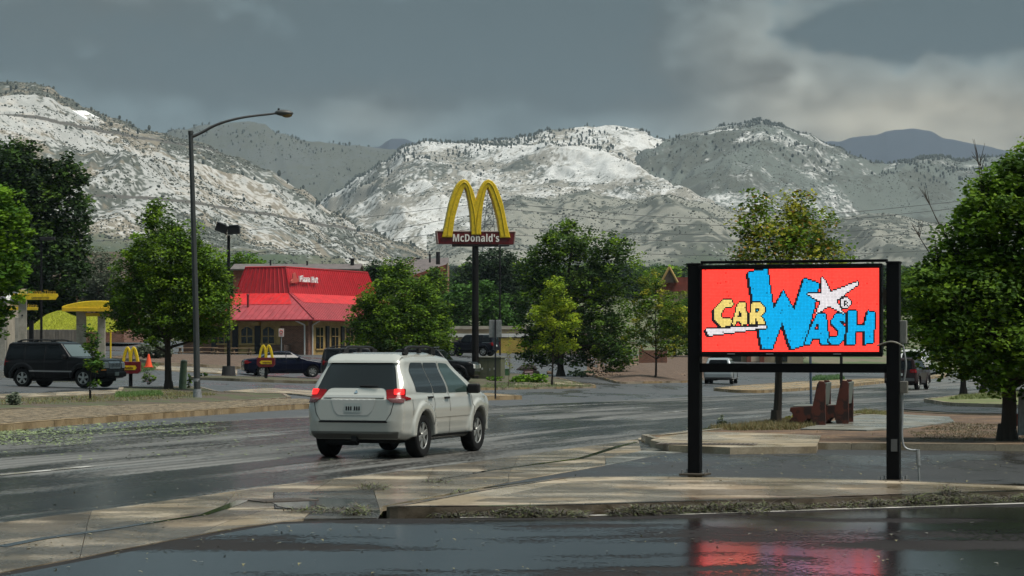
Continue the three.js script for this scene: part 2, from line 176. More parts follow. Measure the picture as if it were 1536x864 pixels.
// street, parking lot and the forecourt
const U = (u, s) => XD(u, s);
setting('road', drape([U(0, -60), U(0, 20), U(0, 60), U(-2, 150), U(0, 260), U(20, 260), U(16, 130), U(13.4, 60), U(13.4, 0), U(13.4, -60)], 0, 2, US), mRoad, 'wet grey asphalt street running past the parking lots', 'road');
setting('parking_lot', drape([U(13.4, -60), U(13.4, 60), U(16, 130), U(20, 190), U(120, 190), U(120, -60)], -0.006, 2.5), std([1, 1, 1], 1, { map: rep(asphT, 1 / 4, 1 / 4, 0.4), roughnessMap: rep(wetRoad, 1 / 19, 1 / 31), bumpMap: rep(asphB, 1 / 1.6), bumpScale: 0.0016 }), 'wet asphalt parking lot around the fast food restaurants', 'parking lot');
const lotEdge = PP([[-40, 866], [60, 849], [193, 823], [300, 803], [420, 783], [568, 778], [800, 777], [1038, 771], [1300, 763], [1536, 755]]);
setting('forecourt', drape([[-9, 12], ...lotEdge, [9.5, 33], [12, 12]], 0.0, 0.9), mLot, 'black wet asphalt forecourt mirroring the sign', 'forecourt');
setting('driveway', drape(PP([[724, 732], [763, 724], [908, 699], [1000, 681], [1092, 673.5], [1536, 676], [1700, 677], [1700, 723], [1536, 727], [1000, 716], [849, 716]]), 0.004, 1), mDrive, 'dark wet driveway between the sign island and the mulch bed', 'driveway');
setting('driveway', drape(PP([[1290, 622], [1385, 603], [1420, 608], [1536, 612], [1700, 613], [1700, 622], [1536, 621], [1430, 619], [1340, 613]]), 0.006, 2), mDrive, 'grey wet side driveway behind the mulch bed', 'driveway');

setting('water', drape([[-9, 12], ...lotEdge.map(([x, d]) => [x, d - 0.35]), [9.5, 32.6], [12, 12]], 0.005, 0.9), mFilm(filmLot, 1 / 9, 1 / 10, 0.15, 0.94), 'film of rainwater pooled on the black forecourt', 'water');
setting('water', drape([U(0.1, -40), U(0.1, 20), U(0.1, 60), U(-0.5, 110), U(13, 110), U(13.2, 60), U(13.2, 0), U(13.2, -40)], 0.007, 2, US), mFilm(filmRoad, 1 / 13.4, 1 / 30, 0.2, 0.85), 'patchy film of rainwater on the street', 'water');
// concrete gutter and apron: each slab its own piece with an open joint
function slabs(label, list, th = 0.01) { const g = setting('pavement', null, null, label, 'pavement'); list.forEach(([poly, m], i) => { const w = inset(PP(poly, th), 0.006); mesh('slab', slabGeo(w, -0.05, th, 0.8), m, g); }); return g; }
slabs('stained concrete gutter slabs along the near edge of the street', [
  [[[-40, 790], [0, 784], [137, 766], [130, 792], [0, 815], [-40, 823]], MC.b], [[[137, 766], [306, 743], [352, 740], [330, 765], [130, 792]], MC.a], [[[306, 743], [387, 731], [500, 718], [468, 737], [352, 740]], MC.a2],
  [[[-40, 823], [0, 815], [130, 792], [120, 836], [-40, 866]], MC.b], [[[130, 792], [330, 765], [400, 764], [300, 801], [193, 822], [120, 836]], MC.b], [[[330, 765], [352, 740], [410, 738], [412, 762]], MC.a3],
  [[[300, 801], [400, 764], [470, 765], [455, 778], [420, 782]], MC.a3], [[[470, 765], [560, 766], [566, 777], [455, 778]], MC.wet], [[[410, 738], [468, 737], [560, 734], [570, 765], [412, 762]], MC.wet],
  [[[500, 718], [650, 701], [640, 722], [560, 734], [468, 737]], MC.a], [[[560, 734], [640, 722], [724, 731], [575, 759], [570, 765]], MC.a2],
  [[[650, 701], [780, 683], [763, 712], [640, 722]], MC.b], [[[640, 722], [763, 712], [763, 723], [724, 731]], MC.a3], [[[780, 683], [905, 666], [908, 688], [763, 712]], MC.a], [[[763, 712], [908, 688], [908, 698], [763, 723]], MC.a2],
  [[[905, 666], [957, 658], [962, 676], [908, 688]], MC.a3], [[[908, 688], [962, 676], [985, 669], [1092, 673], [1000, 680], [908, 698]], MC.grey], [[[957, 657], [1053, 642.5], [1060, 644.5], [1000, 651], [958, 659.5]], MC.a]]);
setting('pavement', drape(PP([[-40, 790], [137, 766], [306, 743], [500, 718], [780, 683], [957, 658], [1053, 642.5], [1060, 645], [985, 669], [1092, 673], [1000, 680], [763, 723], [724, 731], [575, 759], [566, 777], [420, 782.5], [193, 822.5], [-40, 866]]), -0.02, 1), MC.wet, 'dark wet mortar bed under the gutter slabs', 'pavement');
setting('water', drape(PP([[-40, 790], [137, 766], [306, 743], [500, 718], [780, 683], [957, 658], [985, 669], [1000, 680], [763, 723], [724, 731], [575, 759], [566, 777], [420, 782.5], [193, 822.5], [-40, 866]], 0.01), 0.0145, 1), mFilm(filmLot, 1 / 5, 1 / 9, 0.2, 0.42), 'rainwater lying on the gutter slabs', 'water');
setting('water', drape(inset(PP([[700, 752, 0.12], [849, 722, 0.12], [1000, 718, 0.12], [1160, 720, 0.12], [1340, 725, 0.12], [1536, 733, 0.12], [1536, 738, 0.12], [1300, 747, 0.12], [1038, 752, 0.12], [880, 757, 0.12]]), 0.05), 0.1215, 1), mFilm(filmLot, 1 / 5, 1 / 7, 0.22, 0.36), 'damp rain film on the sign island', 'water');
// water in the gutter line and the puddles
const ribbon = (px, w) => { const p = PP(px), L = [], R = []; p.forEach((a, i) => { const b = p[Math.min(i + 1, p.length - 1)], c = p[Math.max(i - 1, 0)]; const t = [b[0] - c[0], b[1] - c[1]], l = Math.hypot(...t), k = w * (0.6 + 0.8 * PERM[i * 7 + px[0][0] + 900 | 0]); L.push([a[0] - t[1] / l * k, a[1] + t[0] / l * k]); R.push([a[0] + t[1] / l * k, a[1] - t[0] / l * k]); }); return [...L, ...R.reverse()]; };
const blob = (px, py, rx, ry, seed, n = 26) => { const o = []; for (let i = 0; i < n; i++) { const a = i / n * Math.PI * 2, k = 0.65 + 0.7 * fbm(Math.cos(a) * 1.6 + seed * 9, Math.sin(a) * 1.6 + seed, 3); o.push([px + Math.cos(a) * rx * k, py + Math.sin(a) * ry * k]); } return PP(o); };
setting('water', drape(ribbon([[0, 822], [63, 810], [120, 802], [176, 794], [240, 784], [306, 774], [335, 764], [366, 752]], 0.055), 0.016, 0.6), mWater, 'thin stream of rainwater along the gutter slabs', 'water');
setting('water', drape(ribbon([[656, 720], [700, 713], [740, 706], [800, 698], [870, 689], [905, 678], [930, 670], [955, 664]], 0.06), 0.016, 0.6), mWater, 'dark trickle of rainwater in the gutter towards the drain', 'water');
[[480, 757, 70, 9, 3, 'shallow puddle over the drain at the gutter corner'], [1110, 645, 60, 3, 8, 'puddle in the street beside the grass strip']].forEach(([x, y, a, b, s, l]) => setting('water', drape(blob(x, y, a, b, s), 0.017, 1), mWater, l, 'water'));
// painted lines
const line = (u, s0, s1, w, label) => { const n = Math.ceil((s1 - s0) / 2), A = [], B = []; for (let i = 0; i <= n; i++) { const s = mix(s0, s1, i / n); A.push(U(u - w / 2, s)); B.push(U(u + w / 2, s)); } setting('lane_marking', drape([...A, ...B.reverse()], 0.01, 2), mPaint, label, 'lane marking'); };
const LU = US(...P(75, 706))[0], LS = (px, py) => US(...P(px, py))[1];
line(LU, LS(0, 713) - 6, LS(150, 700), 0.16, 'worn white lane dash on the street beside the gutter');
{ const [u2] = US(...P(826, 610)); line(u2, LS(640, 623), LS(916, 604), 0.12, 'long white line on the street ahead of the white car'); }
{ const [u3, s3] = US(...P(1020, 617.5)); line(u3, s3 - 2, s3 + 5, 0.12, 'white lane dash seen past the sign post'); line(u3, s3 + 14, s3 + 20, 0.12, 'white lane dash under the sign crossbar'); }
{ const p = PP([[690, 776.5], [1038, 770], [1300, 762], [1536, 754.5]]), q = PP([[1536, 756.2], [1300, 763.8], [1038, 772.2], [690, 777.6]]); setting('lane_marking', drape([...p, ...q], 0.006, 0.8), mPaint, 'thin white painted line at the foot of the sign island kerb', 'lane marking'); }

// ------------------------------------------------------------------ kerbed islands
function island(label, px, { h = 0.14, kw = 0.16, kerb = MC.a, top = mDirt, topOff = -0.02, stone = 2.4, round = 0.7, world = false, topSlope = null }) {
  const g = setting('pavement', null, null, label, 'pavement'); const poly = ccw(roundCorner(world ? px : PP(px), round));
  const inn = inset(poly, kw), n = poly.length; const kerbs = Array.isArray(kerb) ? kerb : [kerb];
  let acc = [], start = 0, made = 0; const emit = (pts) => { if (pts.length < 2) return; const o = pts.map(k => k[0]), i = pts.map(k => k[1]);
    const sh = (a, b, t) => [mix(a[0], b[0], t), mix(a[1], b[1], t)]; const e = 0.004 / Math.max(0.3, Math.hypot(o[0][0] - o[1][0], o[0][1] - o[1][1]));
    o[0] = sh(o[0], o[1], e); i[0] = sh(i[0], i[1], e); const L = o.length - 1; o[L] = sh(o[L], o[L - 1], e); i[L] = sh(i[L], i[L - 1], e);
    const soft = inset([...o, ...[...i].reverse()], 0.012);
    mesh('kerb_stone', merge([drape([...o, ...[...i].reverse()].map((p, k) => p), h - 0.0001, 3).translate(0, -0.012, 0), ringWall([...o, ...[...i].reverse()], -0.05, h - 0.012, 3), drape(soft, h, 3)]), kerbs[made++ % kerbs.length], g); };
  let run = 0, pts = [[poly[0], inn[0]]];
  for (let k = 0; k < n; k++) { const a = poly[k], b = poly[(k + 1) % n], ia = inn[k], ib = inn[(k + 1) % n], L = Math.hypot(b[0] - a[0], b[1] - a[1]); const st = Math.max(1, Math.round(L / stone));
    for (let j = 1; j <= st; j++) { pts.push([[mix(a[0], b[0], j / st), mix(a[1], b[1], j / st)], [mix(ia[0], ib[0], j / st), mix(ia[1], ib[1], j / st)]]); run += L / st; if (run >= stone * 0.9) { emit(pts); pts = [pts[pts.length - 1]]; run = 0; } } }
  emit(pts);
  const rim = inset(poly, kw + 0.004), far = (x, d) => { let m = 1e9; for (let i = 0; i < rim.length; i++) { const a = rim[i], b = rim[(i + 1) % rim.length], e = [b[0] - a[0], b[1] - a[1]], t = clamp(((x - a[0]) * e[0] + (d - a[1]) * e[1]) / (e[0] ** 2 + e[1] ** 2 || 1)); m = Math.min(m, Math.hypot(x - a[0] - t * e[0], d - a[1] - t * e[1])); } return m; };
  mesh('surface', drape(rim, topSlope ? (x, d) => h + topOff + topSlope(far(x, d)) : (h + topOff), 1.2), top, g); g.userData.poly = null; return { g, inn };
}
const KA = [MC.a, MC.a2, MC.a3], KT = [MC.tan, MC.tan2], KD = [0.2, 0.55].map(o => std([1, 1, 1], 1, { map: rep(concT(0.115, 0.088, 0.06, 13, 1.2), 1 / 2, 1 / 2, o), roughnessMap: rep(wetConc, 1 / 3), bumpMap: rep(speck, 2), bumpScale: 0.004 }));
// the sign's island in the forecourt
const signIsland = PP([[569, 776], [732, 775], [880, 772.5], [1038, 766.5], [1300, 758.5], [1536, 750]]);
const backEdge = [[1700, 737], [1536, 728], [1340, 720], [1160, 716], [1000, 713.5], [849, 715], [724, 733], [600, 756]].map(p => P(p[0], p[1], 0.12));
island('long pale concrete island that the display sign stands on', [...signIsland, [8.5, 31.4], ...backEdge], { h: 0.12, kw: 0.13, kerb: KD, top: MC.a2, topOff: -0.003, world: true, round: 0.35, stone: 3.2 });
// corner bed with the benches
island('corner island with mulch bed, concrete pad and grass strip', [[958, 661], [985, 669.5], [1092, 674.5], [1235, 674.5], [1536, 677], [1700, 678], [1700, 623, 0.13], [1536, 622, 0.13], [1435, 620, 0.13], [1340, 615, 0.13], [1270, 622, 0.13], [1130, 636, 0.13], [1060, 644, 0.13], [1000, 651, 0.13]], { h: 0.13, kerb: KA, top: mMulch, topOff: -0.03, round: 0.5 });
slabs('wet concrete pad under the bus benches', [[[[1200, 643], [1300, 645], [1360, 642], [1432, 632], [1424, 625], [1330, 620], [1290, 622]], MC.grey]], 0.125);
slabs('concrete ramp around the storm drain grate', [[[[975, 660], [1003, 667.5], [1095, 671], [1225, 669.5], [1232, 653], [1130, 649], [1050, 647.5], [990, 655]], MC.a2]], 0.124);
// tan kerbs across the street
const bedF = [[-420, 688], [-80, 654.5], [0, 647], [91, 639], [253, 627], [408, 616], [470, 612.5], [508, 609]];
const pav = island('tan kerbed paver strip between the street and the tree bed', [...bedF, [500, 602, 0.14], [450, 598, 0.14], [400, 600, 0.14], [288, 605, 0.14], [14, 614.5, 0.14], [-80, 619.5, 0.14], [-420, 643, 0.14]], { h: 0.15, kw: 0.2, kerb: KT, top: mDirt, topOff: -0.05, round: 0.4, stone: 3 });
island('brown planted bed holding the street lamp and shade tree', [[-420, 640, 0.13], [-80, 617, 0.13], [14, 612.5, 0.13], [288, 604, 0.13], [400, 598, 0.13], [438, 595.5, 0.13], [428, 590, 0.13], [330, 587, 0.13], [300, 579, 0.13], [180, 579.5, 0.13], [172, 590, 0.13], [0, 597, 0.13], [-80, 601, 0.13], [-420, 617, 0.13]], { h: 0.13, kerb: [MC.b, MC.a3], top: mDirt, topOff: -0.02, round: 0.5 });
slabs('pale sidewalk slabs beside the planted bed', [[[[-420, 616], [-80, 600.5], [-80, 594], [-420, 607]], MC.a3], [[[-80, 600.5], [0, 596.5], [0, 591], [-80, 594]], MC.a], [[[0, 596.5], [84, 593], [84, 588.5], [0, 591]], MC.a2], [[[84, 593], [172, 589.5], [176, 584.5], [84, 588.5]], MC.a3], [[[335, 586.5], [430, 589.7], [470, 594], [480, 586], [400, 582]], MC.a]], 0.05);
island('narrow kerbed bed under the floodlight mast', [[284, 569.5], [370, 572.5], [467, 575.5], [590, 578], [590, 571, 0.13], [420, 566, 0.13], [330, 563, 0.13], [290, 564, 0.13]], { h: 0.14, kerb: [MC.b, MC.a3], top: mDirt, round: 0.4 });
slabs('concrete walk in front of the picnic area', [[[[215, 552], [290, 557], [292, 551], [228, 548]], MC.a], [[[290, 557], [356, 561], [356, 554], [292, 551]], MC.a2]], 0.06);
island('rust coloured gravel bed in front of the picnic area', [[232, 547.5], [300, 550], [356, 553.5], [420, 551], [420, 537], [350, 535], [200, 534], [160, 540]], { h: 0.15, kerb: [MC.b], top: mGravel, round: 0.5 });
island('tan nose of the kerbed median by the back of a sign', [[600, 606], [728, 600.5], [783, 599], [783, 593.5, 0.14], [728, 589.5, 0.14], [600, 594, 0.14]], { h: 0.15, kw: 0.2, kerb: KT, top: MC.tan, topOff: -0.01, round: 0.8, stone: 3 });
island('verge with saplings and a green utility cabinet', [[690, 586], [800, 583.5], [895, 582], [890, 576, 0.13], [850, 569, 0.13], [790, 561, 0.13], [740, 558, 0.13], [690, 564, 0.13]], { h: 0.13, kerb: [MC.b, MC.tan], top: mDirt, round: 0.5 });
slabs('short sidewalk slabs at the foot of the young yellow tree', [[[[770, 578], [826, 577], [826, 573], [775, 574]], MC.a], [[[832, 577], [884, 578], [856, 572], [832, 573]], MC.a2]], 0.14);
island('gravel mound with boulders and a brick monument', [[928, 576], [1028, 574], [1075, 568], [1090, 553], [1080, 537], [1000, 535], [950, 541], [895, 553], [868, 562]], { h: 0.13, kerb: [MC.b, MC.tan2], top: mGravel, round: 0.6, topSlope: (e) => 0.45 * (1 - Math.exp(-e / 2.2)) });
island('tan kerbed median splitting the street behind the sign', [[1068, 586], [1100, 589], [1145, 589.5], [1240, 583.5], [1330, 574.5], [1420, 566], [1420, 561, 0.14], [1330, 567, 0.14], [1200, 572, 0.14], [1110, 578, 0.14]], { h: 0.15, kw: 0.2, kerb: KT, top: MC.tan2, topOff: -0.01, round: 0.8, stone: 3 });
island('grassy kerbed corner with small street trees', [[1384, 603], [1420, 609], [1536, 613], [1700, 614], [1700, 583, 0.13], [1536, 586, 0.13], [1480, 588, 0.13], [1420, 594, 0.13]], { h: 0.13, kerb: KA, top: std([1, 1, 1], 0.95, { map: rep(tex(256, (u, v) => { const k = 0.6 + 0.8 * fbm(u * 20, v * 20, 4, 20), m = sst(0.4, 0.6, fbm(u * 5, v * 5, 4, 5)); return lin(mix(0.13, 0.1, m) * k, mix(0.12, 0.125, m) * k, mix(0.06, 0.035, m) * k); }, true), 1 / 6) }), round: 0.8 });
// pavers on the tan strip: too many and too small to pick apart, kept as one sheet of real blocks
{
  const poly = pav.inn, inside = (x, d) => { let c = false; for (let i = 0, j = poly.length - 1; i < poly.length; j = i++) { const a = poly[i], b = poly[j]; if ((a[1] > d) !== (b[1] > d) && x < (b[0] - a[0]) * (d - a[1]) / (b[1] - a[1]) + a[0]) c = !c; } return c; };
  const mats = []; const r = RND(5); for (let s = -34; s < 60; s += 0.205) for (let u = 12; u < 22; u += 0.105) { const o = Math.round(u / 0.105) % 2 * 0.1; const [x, d] = XD(u, s + o); if (inside(x, d) && inside(...XD(u + 0.07, s + o)) && inside(...XD(u - 0.07, s + o))) mats.push([x, G(x, d) + 0.115 + 0.008 * r(), -d, r()]); }
  const im = new THREE.InstancedMesh(new THREE.BoxGeometry(0.094, 0.07, 0.192), std([1, 1, 1], 0.75, { map: paverT }), mats.length); const ry = -18 * Math.PI / 180;
  mats.forEach((m, i) => { im.setMatrixAt(i, M4(m[0], m[1], m[2], 0, ry, 0)); im.setColorAt(i, col(0.5 + 0.7 * m[3], 0.5 + 0.66 * m[3], 0.5 + 0.6 * m[3])); });
  im.name = 'paver_bed'; im.castShadow = im.receiveShadow = true; im.userData = { kind: 'stuff' }; pav.g.add(im);
}

// ------------------------------------------------------------------ mountains under fresh hail
const mounts = {};
function mountain(key, label, { ridge, dR, dF, yF, amp, seed, snow, veg, tan, lam = 420, cols = 420, rowsN = 150, shrubs = 0, pines = 0, cuts = [], p0, p1, res = 896, bias = () => 0, skew = 0, spk = 0.24, cover = 0.85, lowG = -1 }) {
  const rid = smoothTable(ridge); p0 = p0 ?? ridge[0][0]; p1 = p1 ?? ridge[ridge.length - 1][0];
  const gully = (x, d) => { const wxp = x + skew * (d - dF) + 90 * (fbm(x / 260 + seed, d / 260, 3) - 0.5) * 2, wd = d + 90 * (fbm(x / 260, d / 260 + seed + 50, 3) - 0.5) * 2; let s = 0, w = 0.55, k = 1 / lam; for (let o = 0; o < 5; o++) { const v = vn(wxp * k + seed * 3 + o * 9, wd * k * 0.34 + o * 4); s += w * (1 - Math.abs(2 * v - 1)); w *= 0.5; k *= 2.05; } return s; };
  const jit = (px) => (fbm(px / 14 + seed, seed, 4) - 0.5) * 3;
  const height = (px, t) => { const d = dF + (dR - dF) * t, x = (px - 768) / F * d; const HR = CH + (HOR - rid(px) - jit(px)) * dR / F; let h;
    if (t <= 1) h = yF + (HR - yF) * (t * (1.22 - 0.22 * t)); else h = HR - (HR - yF) * (t - 1) * 1.6;
    const env = t <= 1 ? Math.pow(clamp(4 * t * (1 - t)), 1.3) : 0; h += amp * env * (gully(x, d) - 0.74); return [x, h, d]; };
  const T = 1.22, pos = [], uv = [], idx = []; const S = Math.max((p1 - p0) / F * dR * 1.1, (dR - dF) * T), x0 = (p0 - 768) / F * dR - 10, d0 = dF;
  for (let j = 0; j <= rowsN; j++) for (let i = 0; i <= cols; i++) { const [x, h, d] = height(mix(p0, p1, i / cols), T * j / rowsN); pos.push(x, h, -d); uv.push((x - x0) / S, (d - d0) / S); }
  for (let j = 0; j < rowsN; j++) for (let i = 0; i < cols; i++) { const a = j * (cols + 1) + i; idx.push(a, a + 1, a + cols + 2, a, a + cols + 2, a + cols + 1); }
  const g = new THREE.BufferGeometry(); g.setAttribute('position', new THREE.Float32BufferAttribute(pos, 3)); g.setAttribute('uv', new THREE.Float32BufferAttribute(uv, 2)); g.setIndex(idx); g.computeVertexNormals();
  const snowAt = (x, d) => { const big = fbm(x / 230 + seed * 5, d / 330 + seed, 3), gu = gully(x, d), mid = fbm(x / 42 + 9, d / 60 + seed, 3); return big * 0.85 + mid * 0.45 + (gu - 0.62) * 0.4 + bias(768 + F * x / d, (d - dF) / (dR - dF)); };
  const N = res, map = tex(N, (u, v) => { const x = x0 + u * S, d = d0 + v * S; const sp = vn(x / 3.2, d / 4.5), sp2 = vn(x / 7, d / 10 + 4), fine = vn(x / 1.6, d / 2.2);
    let sc = sst(snow - 0.10, snow + 0.10, snowAt(x, d) + (sp - 0.5) * spk + (sp2 - 0.5) * spk * 0.8 + (fine - 0.5) * spk * 0.5);
    const vg = sst(0.46, 0.6, fbm(x / 60 + 31, d / 85 + seed, 3) * 0.7 + sp2 * 0.34 - 0.02 + veg);
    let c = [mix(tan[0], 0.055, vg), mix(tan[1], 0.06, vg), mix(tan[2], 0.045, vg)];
    const white = 0.64 + 0.16 * (fine - 0.5), dirty = 0.35 * vn(x / 12, d / 17 + 3); sc *= (1 - dirty) * cover; c = c.map((q, k) => mix(q, white * [1, 0.99, 0.955][k], sc));
    { const g0 = sst(lowG + 0.1, lowG - 0.08, (d - dF) / (dR - dF) + (sp2 - 0.5) * 0.12 + (fbm(x / 50 + 2, d / 70, 3) - 0.5) * 0.2); c = [mix(c[0], 0.045, g0), mix(c[1], 0.062, g0), mix(c[2], 0.03, g0)]; }
    if (cuts.length) { const p = 768 + F * x / d, t = (d - dF) / (dR - dF); if (t > 0.1 && t < 1) { const h = height(p, t)[1]; for (const [h0, w] of cuts) { const q = h - h0(p); if (Math.abs(q) < w * (0.7 + 0.6 * sp2)) c = [0.07, 0.062, 0.05]; } } }
    return lin(...c); }, true);
  map.wrapS = map.wrapT = THREE.ClampToEdgeWrapping;
  const m = setting('mountain', g, std([1, 1, 1], 1, { map }), label, 'mountain');
  // scattered scrub oaks and pines, far too many to count
  const r = RND(seed + 400), put = (n, make, geo, c0, c1, name, lab) => { const L = []; let guard = 0; while (L.length < n && guard++ < n * 14) { const px = mix(p0, p1, r()), q = make(px); if (q) L.push(q); } const im = new THREE.InstancedMesh(geo, std([1, 1, 1], 1), L.length); L.forEach(([x, y, z, s, sy], i) => { im.setMatrixAt(i, M4(x, y, z, 0, r() * 6.28, 0, s, sy, s)); const k = r(); im.setColorAt(i, col(mix(c0[0], c1[0], k), mix(c0[1], c1[1], k), mix(c0[2], c1[2], k))); }); im.name = numbered(name); im.castShadow = im.receiveShadow = true; im.userData = { kind: 'stuff', label: lab, category: 'scrub' }; scene.add(im); };
  if (shrubs) put(shrubs, (px) => { const t = Math.pow(r(), 0.8) * 0.99 + 0.01; const [x, h, d] = height(px, t); const s = snowAt(x, d); if (r() < sst(snow - 0.06, snow + 0.13, s) * 0.7 || fbm(x / 45 + 3, d / 60, 3) < 0.40) return null; const k = 0.5 + 1.5 * r() * r() * r(); return [x, h + k * 0.35, -d, k * 1.25, k]; }, new THREE.IcosahedronGeometry(1, 0), [0.035, 0.04, 0.028], [0.075, 0.078, 0.05], 'hillside_scrub', 'dark scrub dotting ' + label);
  if (pines) put(pines, (px) => { const t = 1 - Math.pow(r(), 3.2) * 0.5 + 0.02; const [x, h, d] = height(px, Math.min(1.03, t)); if (fbm(x / 110 + 8, d / 110 + seed, 3) < 0.45) return null; const k = 1.8 + 2.4 * r(); return [x, h + k * 0.9, -d, k * (0.35 + 0.3 * r()), k * (0.6 + 0.5 * r())]; }, new THREE.IcosahedronGeometry(1, 0), [0.022, 0.03, 0.022], [0.045, 0.055, 0.038], 'ridge_pines', 'pines along the crest of ' + label);
  mounts[key] = { height, dF, dR }; return m;
}
const TAN = [0.2, 0.185, 0.15];
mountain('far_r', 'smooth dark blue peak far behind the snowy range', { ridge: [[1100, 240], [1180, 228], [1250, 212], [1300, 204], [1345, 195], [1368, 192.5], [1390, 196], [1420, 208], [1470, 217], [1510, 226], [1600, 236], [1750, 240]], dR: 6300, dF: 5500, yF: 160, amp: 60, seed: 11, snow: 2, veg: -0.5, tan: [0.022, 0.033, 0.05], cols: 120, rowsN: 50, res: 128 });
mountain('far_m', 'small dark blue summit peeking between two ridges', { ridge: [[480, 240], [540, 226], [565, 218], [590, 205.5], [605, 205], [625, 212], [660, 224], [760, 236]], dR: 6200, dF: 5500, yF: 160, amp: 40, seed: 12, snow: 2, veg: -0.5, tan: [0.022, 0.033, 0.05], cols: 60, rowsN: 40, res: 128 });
mountain('left_back', 'dark wooded ridge behind the snowy hillside with the letter', { ridge: [[150, 235], [230, 205], [270, 194], [310, 187], [370, 182], [395, 186], [415, 200], [470, 212], [530, 218], [590, 224], [650, 236], [760, 262], [900, 290]], dR: 5200, dF: 4300, yF: 100, amp: 90, seed: 21, snow: 1.08, veg: 0.09, tan: [0.06, 0.068, 0.058], cols: 260, rowsN: 110, res: 512, shrubs: 5200, pines: 900 });
mountain('right', 'grey shrub covered mountain with dusting of hail', { ridge: [[820, 330], [880, 292], [930, 250], [975, 222], [1000, 208], [1050, 197], [1100, 187], [1138, 180.5], [1165, 187], [1210, 203], [1250, 221], [1290, 236], [1320, 246], [1360, 243], [1385, 236], [1410, 234], [1440, 240], [1480, 236], [1540, 230], [1640, 222], [1800, 230]], dR: 4700, dF: 3300, yF: 84, amp: 185, seed: 33, skew: -0.3, spk: 0.2, cover: 0.8, snow: 0.92, veg: 0.02, bias: (p, t) => 0.10 * Math.exp(-(((p - 1010) / 70) ** 2)) * sst(0.3, 0.7, t) + 0.06 * Math.exp(-(((p - 1130) / 60) ** 2)) * sst(0.75, 0.95, t) - 0.12 * sst(1220, 1330, p) + 0.3 * Math.exp(-(((p - 1408) / 26) ** 2) - ((t - 0.96) / 0.06) ** 2), tan: [0.085, 0.098, 0.082], lam: 520, cols: 480, rowsN: 170, shrubs: 15000, pines: 3600 });
mountain('centre', 'white hail covered mountain behind the tall pole sign', { ridge: [[380, 330], [470, 318], [500, 292], [540, 263], [575, 244], [610, 219], [640, 211.5], [680, 214], [740, 211], [790, 204], [830, 194], [880, 190], [920, 187], [950, 191], [990, 207], [1020, 226], [1060, 262], [1100, 300], [1180, 330]], dR: 4500, dF: 3100, yF: 78, amp: 215, seed: 48, skew: 0.5, spk: 0.26, cover: 0.84, snow: 0.665, veg: 0.03, bias: (p, t) => 0.07 * Math.exp(-(((p - 720) / 120) ** 2)) * sst(0.3, 0.6, t) - 0.05 * sst(0.9, 1, t) * sst(780, 860, p) + 0.05 * Math.exp(-(((p - 880) / 50) ** 2)), tan: [0.2, 0.185, 0.15], lam: 460, cols: 480, rowsN: 180, shrubs: 9000, pines: 2600 });
mountain('foothill', 'low bare tan foothill in front of the snowy range', { ridge: [[640, 352], [700, 326], [745, 304], [778, 292], [800, 296], [828, 297], [852, 290], [883, 285.5], [906, 294], [954, 300], [990, 291], [1040, 300], [1120, 318], [1220, 330], [1320, 320], [1420, 335], [1540, 330], [1700, 340]], dR: 3050, dF: 2350, yF: 66, amp: 80, seed: 57, lowG: 0.12, snow: 0.95, veg: 0.0, tan: [0.19, 0.185, 0.15], lam: 300, cols: 360, rowsN: 110, res: 768, shrubs: 5200 });
mountain('left', 'speckled hail covered hillside carrying the white letter', { ridge: [[-180, 140], [-60, 126], [0, 122], [45, 123.5], [72, 130], [100, 146], [130, 161], [170, 177], [220, 196], [290, 211], [350, 234], [400, 254], [450, 282], [500, 317], [550, 344], [600, 362], [660, 382], [760, 392]], dR: 2900, dF: 2050, yF: 58, amp: 88, seed: 63, skew: -0.5, spk: 0.46, cover: 0.54, lowG: 0.13, snow: 0.755, veg: 0.06, bias: (p, t) => 0.03 - 0.26 * sst(0.76, 1, t) * sst(-40, 110, p) - 0.10 * sst(260, 330, p) * sst(0.55, 0.2, t) + 0.05 * sst(0.9, 0.6, t) * sst(260, 60, p), tan: [0.17, 0.145, 0.105], lam: 330, cols: 480, rowsN: 180, shrubs: 17000, pines: 160,
  cuts: [[(p) => 238 - Math.max(0, p - 60) * 0.06, 2.2], [(p) => 140 - Math.max(0, p - 200) * 0.03, 1.6]] });
// the whitewashed letter laid out on the slope
{
  const m = mounts.left, on = (px, py) => { let b = null, e = 1e9; for (let t = 0.3; t < 1; t += 0.002) { const q = m.height(px, t), k = Math.abs(HOR - (q[1] - CH) * F / q[2] - py); if (k < e) { e = k; b = q; } } return [b[0], b[1] + 2.2, -b[2]]; };
  const c = [[108, 168.5], [128, 169], [152, 181.5], [129, 181.5]].map(p => on(...p)); const pos = []; const up = 1.6; const quad = (a, b, d, e) => pos.push(...a, ...b, ...d, ...a, ...d, ...e); const dn = c.map(p => [p[0], p[1] - up * 3, p[2]]);
  quad(...c); for (let i = 0; i < 4; i++) quad(dn[i], dn[(i + 1) % 4], c[(i + 1) % 4], c[i]);
  const g = new THREE.BufferGeometry(); g.setAttribute('position', new THREE.Float32BufferAttribute(pos, 3)); g.computeVertexNormals();
  solo('hillside_letter', g, std([0.8, 0.8, 0.78], 0.9), 'white painted stone emblem laid out high on the hillside', 'emblem');
}

